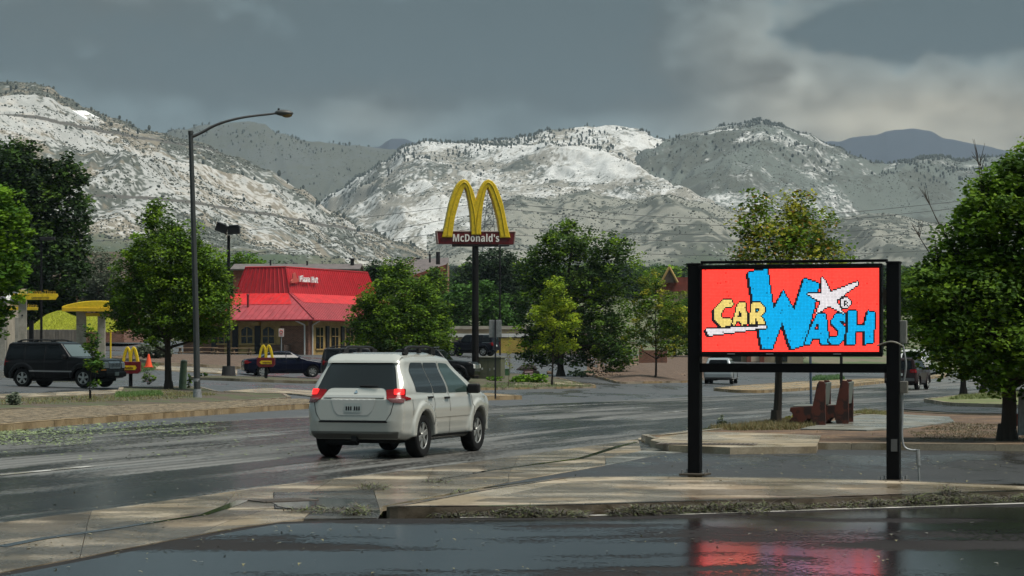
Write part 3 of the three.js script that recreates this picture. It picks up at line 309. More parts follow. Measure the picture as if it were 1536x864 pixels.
// ------------------------------------------------------------------ trees
const barkT = tex(256, (u, v) => { const n = fbm(u * 12, v * 3, 5, 3), k = 0.5 + n; return lin(0.036 * k, 0.028 * k, 0.021 * k); }, true);
const mBark = std([1, 1, 1], 0.95, { map: rep(barkT, 2, 0.6), bumpMap: rep(barkT, 2, 0.6), bumpScale: 0.02 }), mBarkPale = std([3.4, 3.2, 2.8], 0.95, { map: rep(barkT, 2, 0.6) });
const leafMat = phys([1, 1, 1], 0.7, { vertexColors: true, transmission: 0.36, thickness: 0, specularIntensity: 0.15 });
function limb(pts, r0, r1, seg = 7) { const c = new THREE.CatmullRomCurve3(pts.map(p => new THREE.Vector3(...p))), n = Math.max(4, pts.length * 4); const g = new THREE.TubeGeometry(c, n, 1, seg), p = g.attributes.position, ctr = new THREE.Vector3(); for (let i = 0; i <= n; i++) { c.getPointAt(i / n, ctr); const rr = mix(r0, r1, Math.pow(i / n, 0.8)); for (let j = 0; j <= seg; j++) { const k = i * (seg + 1) + j; p.setXYZ(k, ctr.x + (p.getX(k) - ctr.x) * rr, ctr.y + (p.getY(k) - ctr.y) * rr, ctr.z + (p.getZ(k) - ctr.z) * rr); } } g.computeVertexNormals(); return g; }
// lobes: [x, y, z, rx, ry, rz]; leaves grow in clumps spread through the lobes, denser towards their skin
function foliage({ lobes, leaves, size, clump = 0.34, perClump = 46, colors, r, droop = 0.2, fill = 0.55, tint = null }) {
  const vol = lobes.map(l => Math.pow(l[3] * l[4] * l[5], 0.78)), tot = vol.reduce((a, b) => a + b, 0); const pos = [], cl = [], nrm = [], clumps = [];
  const nC = Math.max(3, Math.round(leaves / perClump));
  for (let c = 0; c < nC; c++) { let k = r() * tot, li = 0; while (li < lobes.length - 1 && k > vol[li]) k -= vol[li++]; const l = lobes[li]; const th = r() * 6.2832, u = r() * 2 - 1, rad = Math.pow(mix(fill * fill * fill, 1, r()), 1 / 3), w = Math.sqrt(1 - u * u);
    const bump = 0.78 + 0.44 * vn(th * 1.6 + li * 9, u * 2.6 + li * 5); const cx = l[0] + l[3] * rad * bump * w * Math.cos(th), cy = l[1] + l[4] * rad * bump * u, cz = l[2] + l[5] * rad * bump * w * Math.sin(th); clumps.push([cx, cy, cz]);
    const base = colors[Math.floor(r() * colors.length)], cs = clump * (0.6 + 0.8 * r()), n = Math.round(perClump * (0.6 + 0.8 * r())), kC = 0.8 + 0.4 * r();
    for (let i = 0; i < n; i++) { const a = r() * 6.2832, b = r() * 2 - 1, q = Math.cbrt(r()), sw = Math.sqrt(1 - b * b); const x = cx + cs * 1.25 * q * sw * Math.cos(a), z = cz + cs * 1.25 * q * sw * Math.sin(a), y = cy + cs * 0.75 * q * b - droop * cs * q * q;
      const yaw = r() * 6.2832, pit = (r() - 0.35) * 1.5, roll = (r() - 0.5) * 1.6, s = size * (0.42 + 1.0 * r()); const e = new THREE.Euler(pit, yaw, roll), A = new THREE.Vector3(0, 0, s * 0.62).applyEuler(e), B = new THREE.Vector3(s * 0.4, s * 0.1, 0).applyEuler(e), C = new THREE.Vector3(-s * 0.4, s * 0.1, 0).applyEuler(e);
      pos.push(x - A.x, y - A.y, z - A.z, x + B.x, y + B.y, z + B.z, x + A.x, y + A.y, z + A.z, x - A.x, y - A.y, z - A.z, x + A.x, y + A.y, z + A.z, x + C.x, y + C.y, z + C.z);
      let kk = kC * (0.75 + 0.5 * r()), c3 = tint && r() < tint[0] ? tint[1] : base; for (let v = 0; v < 6; v++) cl.push(c3[0] * kk, c3[1] * kk, c3[2] * kk * (0.85 + 0.3 * r())); } }
  const g = new THREE.BufferGeometry(); g.setAttribute('position', new THREE.Float32BufferAttribute(pos, 3)); g.setAttribute('color', new THREE.Float32BufferAttribute(cl, 3)); g.computeVertexNormals(); return { g, clumps };
}
// a tree standing at px,py of the photo with lobes given in photo pixels relative to it (x, y up, rx, ry)
function tree(name, label, { px, py, dist, lobes, leaves, size, trunk, fork = 0.45, colors, seed, clump, perClump, droop, fill, tint, lean = 0, group, limbs = 16, bark = mBark, dead = 0, deadAt, depth = 0.95 }) {
  const [x, d] = dist ? [wx(px, dist), dist] : P(px, py, 0.1), k = d / F, r = RND(seed), y0 = dist ? wy(py, dist) : G(x, d) + 0.1; const o = thing(name, label, 'tree', [x, y0 - 0.03, -d], 0, group);
  const L = lobes.map(([a, b, c, e, z]) => [(a - px) * k, (py - b) * k, z ?? (r() - 0.5) * c * k * 0.5, c * k, e * k, c * k * depth]);
  const top = Math.max(...L.map(l => l[1] + l[4])), low = Math.min(...L.map(l => l[1] - l[4]));
  const { g, clumps } = foliage({ lobes: L, leaves, size, clump, perClump, colors, r, droop, fill, tint });
  const cx = L.reduce((s, l) => s + l[0] * l[3], 0) / L.reduce((s, l) => s + l[3], 0), fy = Math.max(low + 0.1, top * 0.22); const wood = [];
  const axis = (t) => [lean * k * t * 40 + cx * t * t * 0.75 + 0.04 * Math.sin(t * 5 + seed), top * 0.86 * t, 0.05 * Math.sin(t * 4 + seed * 2)];
  wood.push(limb([[0, -0.15, 0], axis(0.12), axis(0.3), axis(0.55), axis(0.8), axis(1)], trunk, trunk * 0.16, 9)); wood.push(limb([[0, -0.1, 0], [0, 0.12, 0], [0, 0.35, 0]], trunk * 1.5, trunk * 0.98, 9));
  for (let i = 0; i < limbs; i++) { const c = clumps[Math.floor(r() * clumps.length)]; const t0 = clamp((Math.min(c[1], top * 0.9) / (top * 0.86)) * 0.62 - 0.05 + 0.1 * r(), fy / (top * 0.86) * 0.8, 0.85), a = axis(t0); wood.push(limb([a, [mix(a[0], c[0], 0.45), mix(a[1], c[1], 0.38), mix(a[2], c[2], 0.45)], c], trunk * mix(0.5, 0.2, t0), trunk * 0.06, 5)); }
  for (let i = 0; i < dead; i++) { const q = deadAt[i % deadAt.length]; const e = [(q[0] - px + (r() - 0.5) * q[2]) * k, (py - q[1] + r() * q[3]) * k, (r() - 0.5) * 0.5], s = [e[0] * 0.55 + cx * 0.3, e[1] * 0.72, 0]; const m = [mix(s[0], e[0], 0.6), mix(s[1], e[1], 0.55), mix(s[2], e[2], 0.6)]; wood.push(limb([s, m, e], 0.02, 0.005, 4)); for (let j = 0; j < 5; j++) { const t = 0.5 + 0.5 * r(), b = [mix(m[0], e[0], t), mix(m[1], e[1], t), mix(m[2], e[2], t)]; wood.push(rod(b, [b[0] + (r() - 0.6) * 0.3, b[1] + 0.12 + 0.25 * r(), b[2] + (r() - 0.5) * 0.3], 0.007, 0.003, 4)); } }
  mesh('trunk', boxUV(merge(wood)), bark, o); mesh('crown', g, leafMat, o); return o;
}
const GR = { dark: [[0.022, 0.052, 0.01], [0.032, 0.072, 0.01], [0.045, 0.095, 0.012], [0.07, 0.13, 0.012]], mid: [[0.055, 0.115, 0.009], [0.095, 0.18, 0.011], [0.036, 0.078, 0.009], [0.15, 0.25, 0.013]], deep: [[0.018, 0.036, 0.016], [0.025, 0.05, 0.02], [0.032, 0.06, 0.022]], lime: [[0.24, 0.32, 0.018], [0.18, 0.27, 0.016], [0.30, 0.37, 0.02], [0.13, 0.2, 0.016]], yel: [[0.24, 0.27, 0.02], [0.17, 0.21, 0.018], [0.12, 0.16, 0.016], [0.32, 0.31, 0.025]], bright: [[0.05, 0.125, 0.01], [0.09, 0.19, 0.011], [0.14, 0.26, 0.012]], silver: [[0.13, 0.155, 0.105], [0.10, 0.125, 0.08], [0.16, 0.185, 0.13]], fresh: [[0.05, 0.12, 0.02], [0.065, 0.15, 0.022], [0.04, 0.095, 0.018]] };

tree('shade_tree', 'large dark green tree at the mulch bed with bare twigs', { px: 1510, py: 661, seed: 1, trunk: 0.17, leaves: 60000, size: 0.082, clump: 0.25, perClump: 56, colors: GR.mid, limbs: 34, fill: 0.45, dead: 5, deadAt: [[1450, 262, 40, 40], [1378, 360, 30, 50], [1405, 320, 40, 40], [1395, 385, 30, 40]],
  lobes: [[1500, 470, 140, 115], [1530, 360, 110, 120], [1428, 425, 62, 78], [1436, 508, 50, 56], [1560, 290, 75, 90], [1470, 330, 50, 60], [1600, 460, 110, 130], [1550, 245, 40, 46], [1452, 300, 20, 34], [1495, 285, 26, 40], [1402, 445, 36, 56], [1390, 520, 26, 26]] });
tree('street_tree', 'yellowing tree with leaning trunk behind the display sign', { px: 1164, py: 636, seed: 2, trunk: 0.115, leaves: 17000, size: 0.068, clump: 0.24, perClump: 40, colors: GR.yel.concat(GR.mid), lean: 0.35, limbs: 26, fill: 0.3, tint: [0.06, [0.26, 0.14, 0.02]], lobes: [[1180, 390, 82, 60], [1150, 335, 45, 40], [1220, 345, 48, 42], [1190, 310, 22, 24], [1135, 300, 22, 18], [1115, 335, 24, 22], [1250, 385, 26, 26], [1180, 450, 80, 50], [1210, 310, 26, 22]] });
tree('shade_tree', 'broad dark tree beside the street lamp and green marker post', { px: 253, py: 584, seed: 3, trunk: 0.16, leaves: 64000, size: 0.088, clump: 0.28, perClump: 56, colors: GR.mid, limbs: 30, fill: 0.5, lobes: [[255, 455, 88, 62], [210, 465, 48, 46], [305, 465, 46, 48], [245, 390, 62, 62], [285, 400, 48, 45], [238, 335, 28, 42], [275, 352, 26, 30], [200, 410, 32, 40], [325, 430, 26, 38]] });
tree('shade_tree', 'rounded dark tree growing in front of the red roofed restaurant', { px: 604, py: 566, seed: 4, trunk: 0.16, leaves: 42000, size: 0.125, clump: 0.38, perClump: 44, colors: GR.mid, fill: 0.5, lobes: [[602, 495, 74, 48], [600, 450, 58, 44], [596, 415, 28, 28], [635, 470, 38, 40], [560, 480, 36, 38], [650, 505, 28, 34]] });
tree('shade_tree', 'big twin topped dark tree beside the young yellow tree', { px: 841, py: 562, seed: 5, trunk: 0.24, leaves: 46000, size: 0.15, clump: 0.4, perClump: 44, colors: GR.dark.concat([GR.mid[3]]), fill: 0.45, limbs: 26, lobes: [[850, 400, 55, 62], [845, 365, 36, 30], [815, 470, 44, 70], [920, 400, 38, 50], [895, 480, 58, 70], [860, 500, 70, 52], [800, 400, 22, 34], [805, 530, 28, 26], [930, 530, 30, 28], [925, 370, 20, 22]] });
tree('young_tree', 'young bright yellow green tree on the verge', { px: 828, py: 578, seed: 6, trunk: 0.06, leaves: 7000, size: 0.10, clump: 0.22, perClump: 36, colors: GR.lime, fill: 0.3, lobes: [[836, 480, 36, 38], [834, 440, 24, 26], [812, 470, 22, 18], [855, 468, 18, 16], [812, 520, 18, 14], [848, 516, 22, 18], [832, 425, 12, 12]] });
tree('young_tree', 'yellow green young tree on the gravel mound', { px: 983, py: 571, seed: 7, trunk: 0.08, leaves: 11000, size: 0.11, clump: 0.27, perClump: 38, colors: GR.yel.concat(GR.mid), fill: 0.3, lobes: [[985, 470, 36, 44], [983, 425, 24, 26], [1018, 470, 20, 36], [955, 505, 20, 16], [1000, 515, 30, 18], [958, 455, 18, 26]] });
tree('cottonwood', 'tall dark cottonwood behind the drive-through', { px: 62, py: 545, dist: 165, seed: 8, trunk: 0.35, leaves: 42000, size: 0.24, clump: 0.62, perClump: 48, colors: GR.deep.concat(GR.dark), fill: 0.5, lobes: [[35, 300, 58, 85], [95, 320, 40, 85], [60, 400, 72, 70], [0, 330, 60, 80], [30, 250, 42, 38], [100, 265, 26, 34], [60, 470, 60, 40]] });
tree('maple_tree', 'bright green maple over the striped awning', { px: -18, py: 580, seed: 9, trunk: 0.14, leaves: 12000, size: 0.14, clump: 0.34, perClump: 44, colors: GR.bright, fill: 0.4, lobes: [[-12, 335, 56, 42], [0, 300, 32, 24], [-10, 400, 56, 40], [-15, 450, 44, 40], [10, 370, 38, 28], [-10, 490, 22, 26]] });
tree('olive_tree', 'silvery grey green tree between the canopy and the brick house', { px: 150, py: 520, dist: 190, seed: 10, trunk: 0.2, leaves: 9000, size: 0.16, clump: 0.5, perClump: 40, colors: GR.silver, fill: 0.25, lobes: [[155, 410, 40, 36], [130, 425, 24, 26], [165, 450, 34, 28], [140, 385, 20, 16]] });
tree('street_tree', 'slim street tree at the kerb end of the grassy corner', { px: 1445, py: 592, seed: 12, trunk: 0.16, leaves: 7000, size: 0.15, clump: 0.4, perClump: 40, colors: GR.dark, fill: 0.3, group: 'street trees on the grassy corner', lobes: [[1450, 500, 60, 46], [1440, 450, 50, 40]] });
tree('street_tree', 'middle one of the three slim trees on the grassy corner', { px: 1474, py: 589, seed: 13, trunk: 0.16, leaves: 6000, size: 0.16, clump: 0.4, perClump: 40, colors: GR.dark, fill: 0.3, group: 'street trees on the grassy corner', lobes: [[1480, 490, 55, 50], [1480, 440, 40, 40]] });
tree('street_tree', 'slim street tree just behind the large tree trunk', { px: 1497, py: 587, seed: 14, trunk: 0.16, leaves: 6000, size: 0.16, clump: 0.4, perClump: 40, colors: GR.dark, fill: 0.3, group: 'street trees on the grassy corner', lobes: [[1510, 490, 55, 50], [1520, 440, 40, 40]] });
// trees behind the lots
const back = (name, label, px, py, dist, colors, seed, lobes, leaves, size) => tree(name, label, { px, py, dist, seed, trunk: 0.22, leaves, size, clump: size * 2.6, perClump: 40, colors, fill: 0.4, limbs: 8, lobes });
back('leafy_tree', 'fresh green tree beside the tall sign pole', 690, 505, 232, GR.fresh, 21, [[688, 460, 28, 36], [675, 480, 24, 22], [700, 440, 16, 16]], 9000, 0.22);
back('leafy_tree', 'fresh green tree behind the beige building', 738, 505, 236, GR.fresh, 22, [[740, 470, 24, 32], [725, 455, 18, 30], [757, 490, 20, 20], [730, 435, 12, 12]], 9000, 0.22);
back('evergreen_tree', 'dark dense tree behind the tall sign pole', 735, 500, 290, GR.deep, 23, [[720, 420, 34, 38], [760, 425, 34, 48], [745, 395, 28, 22], [700, 430, 18, 26], [775, 455, 24, 40]], 15000, 0.3);
back('leafy_tree', 'small green tree by the red gabled house', 652, 480, 255, GR.mid, 24, [[652, 430, 16, 28], [640, 445, 12, 16]], 3600, 0.24);
back('leafy_tree', 'round green treetop beyond the red restaurant roof', 367, 470, 300, GR.bright.concat(GR.mid), 25, [[365, 400, 26, 18], [385, 405, 18, 16]], 3600, 0.3);
back('leafy_tree', 'dark leafy tree behind the floodlight heads', 330, 470, 290, GR.dark, 26, [[320, 430, 30, 40], [305, 410, 22, 26]], 5000, 0.3);
back('evergreen_tree', 'small dark conifer on the restaurant roofline', 562, 470, 262, GR.deep, 27, [[562, 420, 10, 24], [562, 398, 5, 12], [552, 412, 8, 8]], 2600, 0.22);
back('leafy_tree', 'green tree shading the lot behind the gravel mound', 1012, 545, 230, GR.mid, 28, [[1015, 480, 26, 26], [1040, 475, 26, 30]], 7000, 0.22);
back('leafy_tree', 'dark hedge tree behind the brick monument', 1060, 545, 240, GR.dark, 29, [[1040, 500, 36, 26], [1100, 490, 46, 36], [1180, 500, 50, 30]], 9000, 0.24);
back('leafy_tree', 'green tree behind the post of the display sign', 1345, 545, 190, GR.mid, 30, [[1350, 480, 30, 44], [1365, 440, 24, 36], [1300, 500, 40, 26]], 8000, 0.2);
back('leafy_tree', 'dark tree on the lawn behind the drive-through posts', 15, 530, 205, GR.dark, 31, [[15, 480, 40, 26], [70, 470, 26, 18], [85, 455, 20, 16]], 6500, 0.22);
// scattered trees of the valley, read as one hazy wood
{
  const r = RND(91), mk = (seed, cols) => { const rr = RND(seed); return foliage({ lobes: [[0, 4.4, 0, 2.9, 2.6, 2.9], [1.2, 6.2, 0.4, 2, 1.9, 2], [-1.3, 5.6, -0.6, 2, 2, 2], [0.2, 2.2, 0.5, 2.6, 1.6, 2.6]], leaves: 900, size: 0.62, clump: 0.95, perClump: 22, colors: cols, r: rr, fill: 0.4 }).g; };
  [[mk(1, GR.mid), 'leafy green wood filling the valley below the mountains'], [mk(2, GR.deep), 'darker wood filling the valley below the mountains'], [mk(3, GR.fresh), 'lighter trees filling the valley below the mountains']].forEach(([g, label], k) => {
    const L = []; while (L.length < 900) { const d = 420 + 1900 * Math.pow(r(), 0.75), px = -160 + 1860 * r(), x = wx(px, d); if (fbm(x / 90 + k * 7, d / 130, 3) < 0.44) continue; const s = 0.5 + 0.55 * r() * (1 + d / 2500); L.push([x, G(x, d) - 0.8, -d, s]); }
    const im = new THREE.InstancedMesh(g, leafMat, L.length); L.forEach(([x, y, z, s], i) => { im.setMatrixAt(i, M4(x, y, z, 0, r() * 6.28, 0, s * (0.9 + 0.3 * r()), s, s)); const q = 0.8 + 0.4 * r(); im.setColorAt(i, col(q, q, q)); }); im.name = numbered('valley_wood'); im.castShadow = im.receiveShadow = true; im.userData = { kind: 'stuff', label, category: 'woods' }; scene.add(im); });
}

// ------------------------------------------------------------------ shared materials for built things
const font = await new FontLoader().loadAsync('fonts/droid/droid_sans_bold.typeface.json');
const text = (s, size, depth, { w = 0, centre = true } = {}) => { const g = new TextGeometry(s, { font, size, depth, curveSegments: 4, bevelEnabled: false }); g.computeBoundingBox(); const b = g.boundingBox; g.translate(centre ? -(b.max.x + b.min.x) / 2 : -b.min.x, -(b.max.y + b.min.y) / 2, 0); if (w) g.scale(w / (b.max.x - b.min.x), 1, 1); return g; };
const grainS = (c, rough, s = 1, extra = {}) => std(c, rough, { map: rep(grain, s), ...extra });
const mBlackMetal = phys([0.008, 0.008, 0.009], 0.55, { specularIntensity: 0.3 }), mDarkMetal = phys([0.02, 0.02, 0.022], 0.5, { specularIntensity: 0.4 }), mGalv = std([0.34, 0.35, 0.36], 0.55, { map: rep(grain, 1.5), metalness: 0.4 }), mGlassDark = phys([0.012, 0.014, 0.015], 0.06), mWhitePaint = grainS([0.78, 0.77, 0.73], 0.55), mYellow = grainS([0.80, 0.56, 0.015], 0.4), mSignRed = grainS([0.16, 0.008, 0.012], 0.4), mCream = grainS([0.44, 0.29, 0.10], 0.75, 0.4);
const brickT = tex(512, (u, v) => { const row = Math.floor(v * 32), x = u * 12 + (row % 2) * 0.5, f = v * 32 - row, fx = x - Math.floor(x); const id = PERM[(row * 131 + (Math.floor(x) % 12) * 17) & 65535]; const joint = f < 0.12 || fx < 0.05; const k = 0.7 + 0.5 * id + 0.25 * (fbm(u * 40, v * 40, 3, 40) - 0.5); return joint ? lin(0.26, 0.22, 0.19) : lin(0.19 * k, 0.075 * k, 0.042 * k); }, true);
const mBrick = std([1, 1, 1], 0.9, { map: rep(brickT, 1 / 2.7) });

// ------------------------------------------------------------------ red roofed restaurant: mansard block on a wide skirt roof
{
  const D = 200, yaw = -20 * Math.PI / 180, k = D / F, X0 = wx(434, D), gy = wy(541, D); const eave = wy(479.5, D) - gy, mid = wy(440, D) - gy, top = wy(400, D) - gy;
  // local frame: origin under the near corner of the upper block; +x runs along the long side away, +z towards the street
  const o = thing('restaurant_building', 'brick restaurant with bright red mansard and skirt roof', 'building', [X0, gy, -D], -20 * Math.PI / 180);
  const W = 4.7, Lg = 17.5, R = 3.8, oh = 0.8;         // upper block width (-x), length (-z), skirt run, eave overhang
  const nx = (z) => z; const quad = (a, b, c, d) => { const g = new THREE.BufferGeometry(); g.setAttribute('position', new THREE.Float32BufferAttribute([...a, ...b, ...c, ...a, ...c, ...d], 3)); g.computeVertexNormals(); return boxUV(g); };
  const mansard = grainS([0.44, 0.010, 0.018], 0.5, 0.3), faded = grainS([0.43, 0.062, 0.072], 0.42, 0.3), fresh = grainS([0.66, 0.014, 0.016], 0.45, 0.3), rib = grainS([0.36, 0.025, 0.035], 0.45, 0.3), rib2 = grainS([0.50, 0.012, 0.02], 0.45, 0.3);
  const up = (x, z, y, s) => [x, y, z]; const t = 0.62;   // mansard batter
  const B = [[0, mid, 0], [-W, mid, 0], [-W, mid, -Lg], [0, mid, -Lg]], T = [[-t, top, -t], [-W + t, top, -t], [-W + t, top, -Lg + t], [-t, top, -Lg + t]], E = [[R, eave, R], [-W - R, eave, R], [-W - R, eave, -Lg - R], [R, eave, -Lg - R]];
  const roof = mesh('roof', merge([0, 1, 2, 3].map(i => quad(E[i], E[(i + 1) % 4], B[(i + 1) % 4], B[i]))), faded, o);
  mesh('mansard', merge([...[0, 1, 2, 3].map(i => quad(B[i], B[(i + 1) % 4], T[(i + 1) % 4], T[i])), quad(...T)]), mansard, o);
  const lerp3 = (a, b, s) => a.map((v, i) => mix(v, b[i], s)); const off = (p, dx, dy, dz) => [p[0] + dx, p[1] + dy, p[2] + dz];
  // fresh sheets laid over the upper part of the skirt
  const f0 = (i, j, a, b, lo) => quad(off(lerp3(lerp3(B[i], B[j], a[0]), lerp3(E[i], E[j], a[1]), lo), 0, 0.03, 0.0), off(lerp3(lerp3(B[i], B[j], b[0]), lerp3(E[i], E[j], b[1]), lo), 0, 0.03, 0), off(lerp3(lerp3(B[i], B[j], b[0]), lerp3(E[i], E[j], b[1]), 0.005), 0, 0.03, 0), off(lerp3(lerp3(B[i], B[j], a[0]), lerp3(E[i], E[j], a[1]), 0.005), 0, 0.03, 0));
  mesh('roof_sheet', f0(0, 1, [0.02, 0.12], [1.0, 0.86], 0.44), fresh, o).userData.label = 'bright unfaded red roof sheet'; mesh('roof_sheet', f0(3, 0, [0.25, 0.30], [0.97, 0.93], 0.36), fresh, o).userData.label = 'bright unfaded red roof sheet';
  // standing seams
  const seam = (a, b, r = 0.055) => rod(a, b, r, r, 4);
  for (let i = 0; i < 4; i++) { if (i === 2) continue; const j = (i + 1) % 4, Lb = Math.hypot(B[j][0] - B[i][0], B[j][2] - B[i][2]), nT = Math.round(Lb / 0.42); for (let q = 0; q <= nT; q++) mesh('seam', seam(lerp3(B[i], B[j], q / nT), lerp3(T[i], T[j], q / nT)), rib2, o);
    const nE = Math.round((Lb + 2 * R) / 0.5); for (let q = 1; q < nE; q++) { const s = q / nE, pe = lerp3(E[i], E[j], s), dx = (s * (Lb + 2 * R) - R) / Lb; let pt; if (dx < 0) { const f = 1 + dx * Lb / R; pt = lerp3(pe, lerp3(E[i], B[i], clamp(f)), 1); pt = lerp3(E[i], B[i], clamp(f)); } else if (dx > 1) pt = lerp3(E[j], B[j], clamp(1 - (dx - 1) * Lb / R)); else pt = lerp3(B[i], B[j], dx); mesh('seam', seam(off(pe, 0, 0.02, 0), off(pt, 0, 0.02, 0), 0.022), rib, o); } }
  for (const i of [0, 1, 3]) mesh('ridge_cap', rod(off(E[i], 0, 0.03, 0), off(B[i], 0, 0.03, 0), 0.06), rib, o);
  for (const i of [0, 3, 1]) mesh('ridge_cap', rod(T[i], T[(i + 1) % 4], 0.07), mansard, o);
  for (const i of [0, 3]) { mesh('gutter', rod(off(E[i], 0, -0.07, 0), off(E[(i + 1) % 4], 0, -0.07, 0), 0.08), rib, o); }
  mesh('vent_pipe', merge([cyl(0.09, 0.09, 1.0, -2.6, eave + 1.45, 2.0), cyl(0.14, 0.1, 0.1, -2.6, eave + 1.95, 2.0)]), std([0.15, 0.02, 0.02], 0.6), o);
  // walls
  const wz = R - oh, wxr = R - oh, wxl = -W - R + oh, wl = -Lg - R + oh; const wallBox = (x0, x1, z0, z1, y0, y1) => boxUV(box(Math.abs(x1 - x0), y1 - y0, Math.abs(z1 - z0), (x0 + x1) / 2, (y0 + y1) / 2, (z0 + z1) / 2));
  mesh('wall', merge([wallBox(wxl, wxr, wz - 0.3, wz, -0.3, eave - 0.02), wallBox(wxr - 0.3, wxr, wl, wz - 0.301, -0.3, eave - 0.02), wallBox(wxl, wxl + 0.3, wl, wz - 0.301, -0.3, eave - 0.02), wallBox(wxl + 0.301, wxr - 0.301, wl, wl + 0.3, -0.3, eave - 0.02)]), mBrick, o);
  mesh('soffit', wallBox(wxl - oh, wxr + oh, wl - oh, wz + oh, eave - 0.1, eave - 0.05), mCream, o);
  const frontX = (px) => (px - 434) * k / Math.cos(yaw) + Math.tan(-yaw) * wz;   // along the front wall
  mesh('panel', wallBox(frontX(340), frontX(426), wz + 0.002, wz + 0.06, 0.1, eave - 0.12), mCream, o);
  mesh('frieze', wallBox(frontX(340), wxr + 0.02, wz + 0.062, wz + 0.12, eave - 0.5, eave - 0.16), mCream, o);
  for (const [a, b] of [[366, 385], [399, 418], [331, 350]]) { const x0 = frontX(a), x1 = frontX(b), xc = (x0 + x1) / 2, w = x1 - x0, y0 = 1.35, y1 = 2.45; const s = new THREE.Shape(); s.moveTo(-w / 2, 0); s.lineTo(w / 2, 0); s.lineTo(w / 2, y1 - y0); s.quadraticCurveTo(0, y1 - y0 + 0.45, -w / 2, y1 - y0); const win = mesh('window', new THREE.ExtrudeGeometry(s, { depth: 0.04, bevelEnabled: false }).translate(xc, y0, wz + 0.07), mGlassDark, o);
    mesh('frame', merge([box(w, 0.06, 0.05, xc, y0 + 0.55, wz + 0.115), box(0.06, 1.2, 0.05, xc, y0 + 0.6, wz + 0.114), box(0.08, 1.15, 0.06, x0, y0 + 0.57, wz + 0.1), box(0.08, 1.15, 0.06, x1, y0 + 0.57, wz + 0.1), tube([[x0, y1, wz + 0.1], [xc, y1 + 0.24, wz + 0.1], [x1, y1, wz + 0.1]], 0.06, 10, 5)]), mCream, win); mesh('sill', box(w + 0.3, 0.12, 0.16, xc, y0 - 0.06, wz + 0.12), mCream, win); }
  for (const a of [357.5, 392, 325]) { mesh('pilaster', box(0.46, 2.7, 0.14, frontX(a), 1.35, wz + 0.12), mDarkMetal, o); mesh('bracket', rbox(0.6, 0.3, 0.5, 0.05, frontX(a), eave - 0.33, wz + 0.3), mCream, o); }
  mesh('enclosure', wallBox(frontX(424), frontX(444), wz + 0.3, wz + 1.5, -0.2, 1.25), grainS([0.06, 0.035, 0.025], 0.8, 0.5), o);
  for (const a of [464]) mesh('downspout', merge([rod([frontX(a), 0, wz + 0.16], [frontX(a), eave - 0.45, wz + 0.16], 0.06), rod([frontX(a), eave - 0.45, wz + 0.16], [frontX(a) - 0.5, eave - 0.12, wz + 0.7], 0.06)]), mWhitePaint, o);
  mesh('downspout', merge([rod([wxr + 0.12, 0, wz - 0.5], [wxr + 0.12, eave - 0.45, wz - 0.5], 0.06), rod([wxr + 0.12, eave - 0.45, wz - 0.5], [wxr + 0.8, eave - 0.12, wz - 0.3], 0.06)]), mWhitePaint, o);
  mesh('panel', wallBox(wxr + 0.002, wxr + 0.06, wl + 0.3, wz - 0.7, 0.1, eave - 0.12), mCream, o);
  for (let q = 0; q < 6; q++) { const zc = wz - 1.9 - q * 2.9; const win = mesh('window', box(0.04, 1.7, 1.25, wxr + 0.085, 1.75, zc), mGlassDark, o); mesh('frame', merge([box(0.06, 0.06, 1.25, wxr + 0.12, 1.9, zc), box(0.06, 1.7, 0.07, wxr + 0.12, 1.75, zc), box(0.07, 0.09, 1.4, wxr + 0.1, 2.62, zc), box(0.1, 0.1, 1.5, wxr + 0.11, 0.88, zc)]), mCream, win); mesh('pilaster', box(0.16, 2.7, 0.5, wxr + 0.12, 1.35, zc - 1.4), mDarkMetal, o); }
  // roof sign lettering on the long side of the mansard
  const sg = mesh('roof_sign', text('Pizza', 0.48, 0.12, { w: 1.9 }), std([0.75, 0.75, 0.74], 0.5), o); sg.rotation.set(0, Math.PI / 2, 0); sg.position.set(-0.1, mid + 1.2, -2.9);
  const sg2 = mesh('roof_sign', text('Hut', 0.48, 0.12, { w: 1.2 }), sg.material, o); sg2.rotation.set(0, Math.PI / 2, 0); sg2.position.set(-0.1, mid + 1.17, -4.8);
  const hat = mesh('roof_emblem', prism([[-0.7, -0.35], [0.7, -0.2], [0.75, -0.05], [0.3, 0.1], [0.05, 0.5], [-0.35, 0.42], [-0.4, 0], [-0.7, -0.18]], 0.1), std([0.45, 0.09, 0.07], 0.5), o); hat.rotation.set(0, Math.PI / 2, 0); hat.position.set(-0.1, mid + 1.15, -1.1);
}
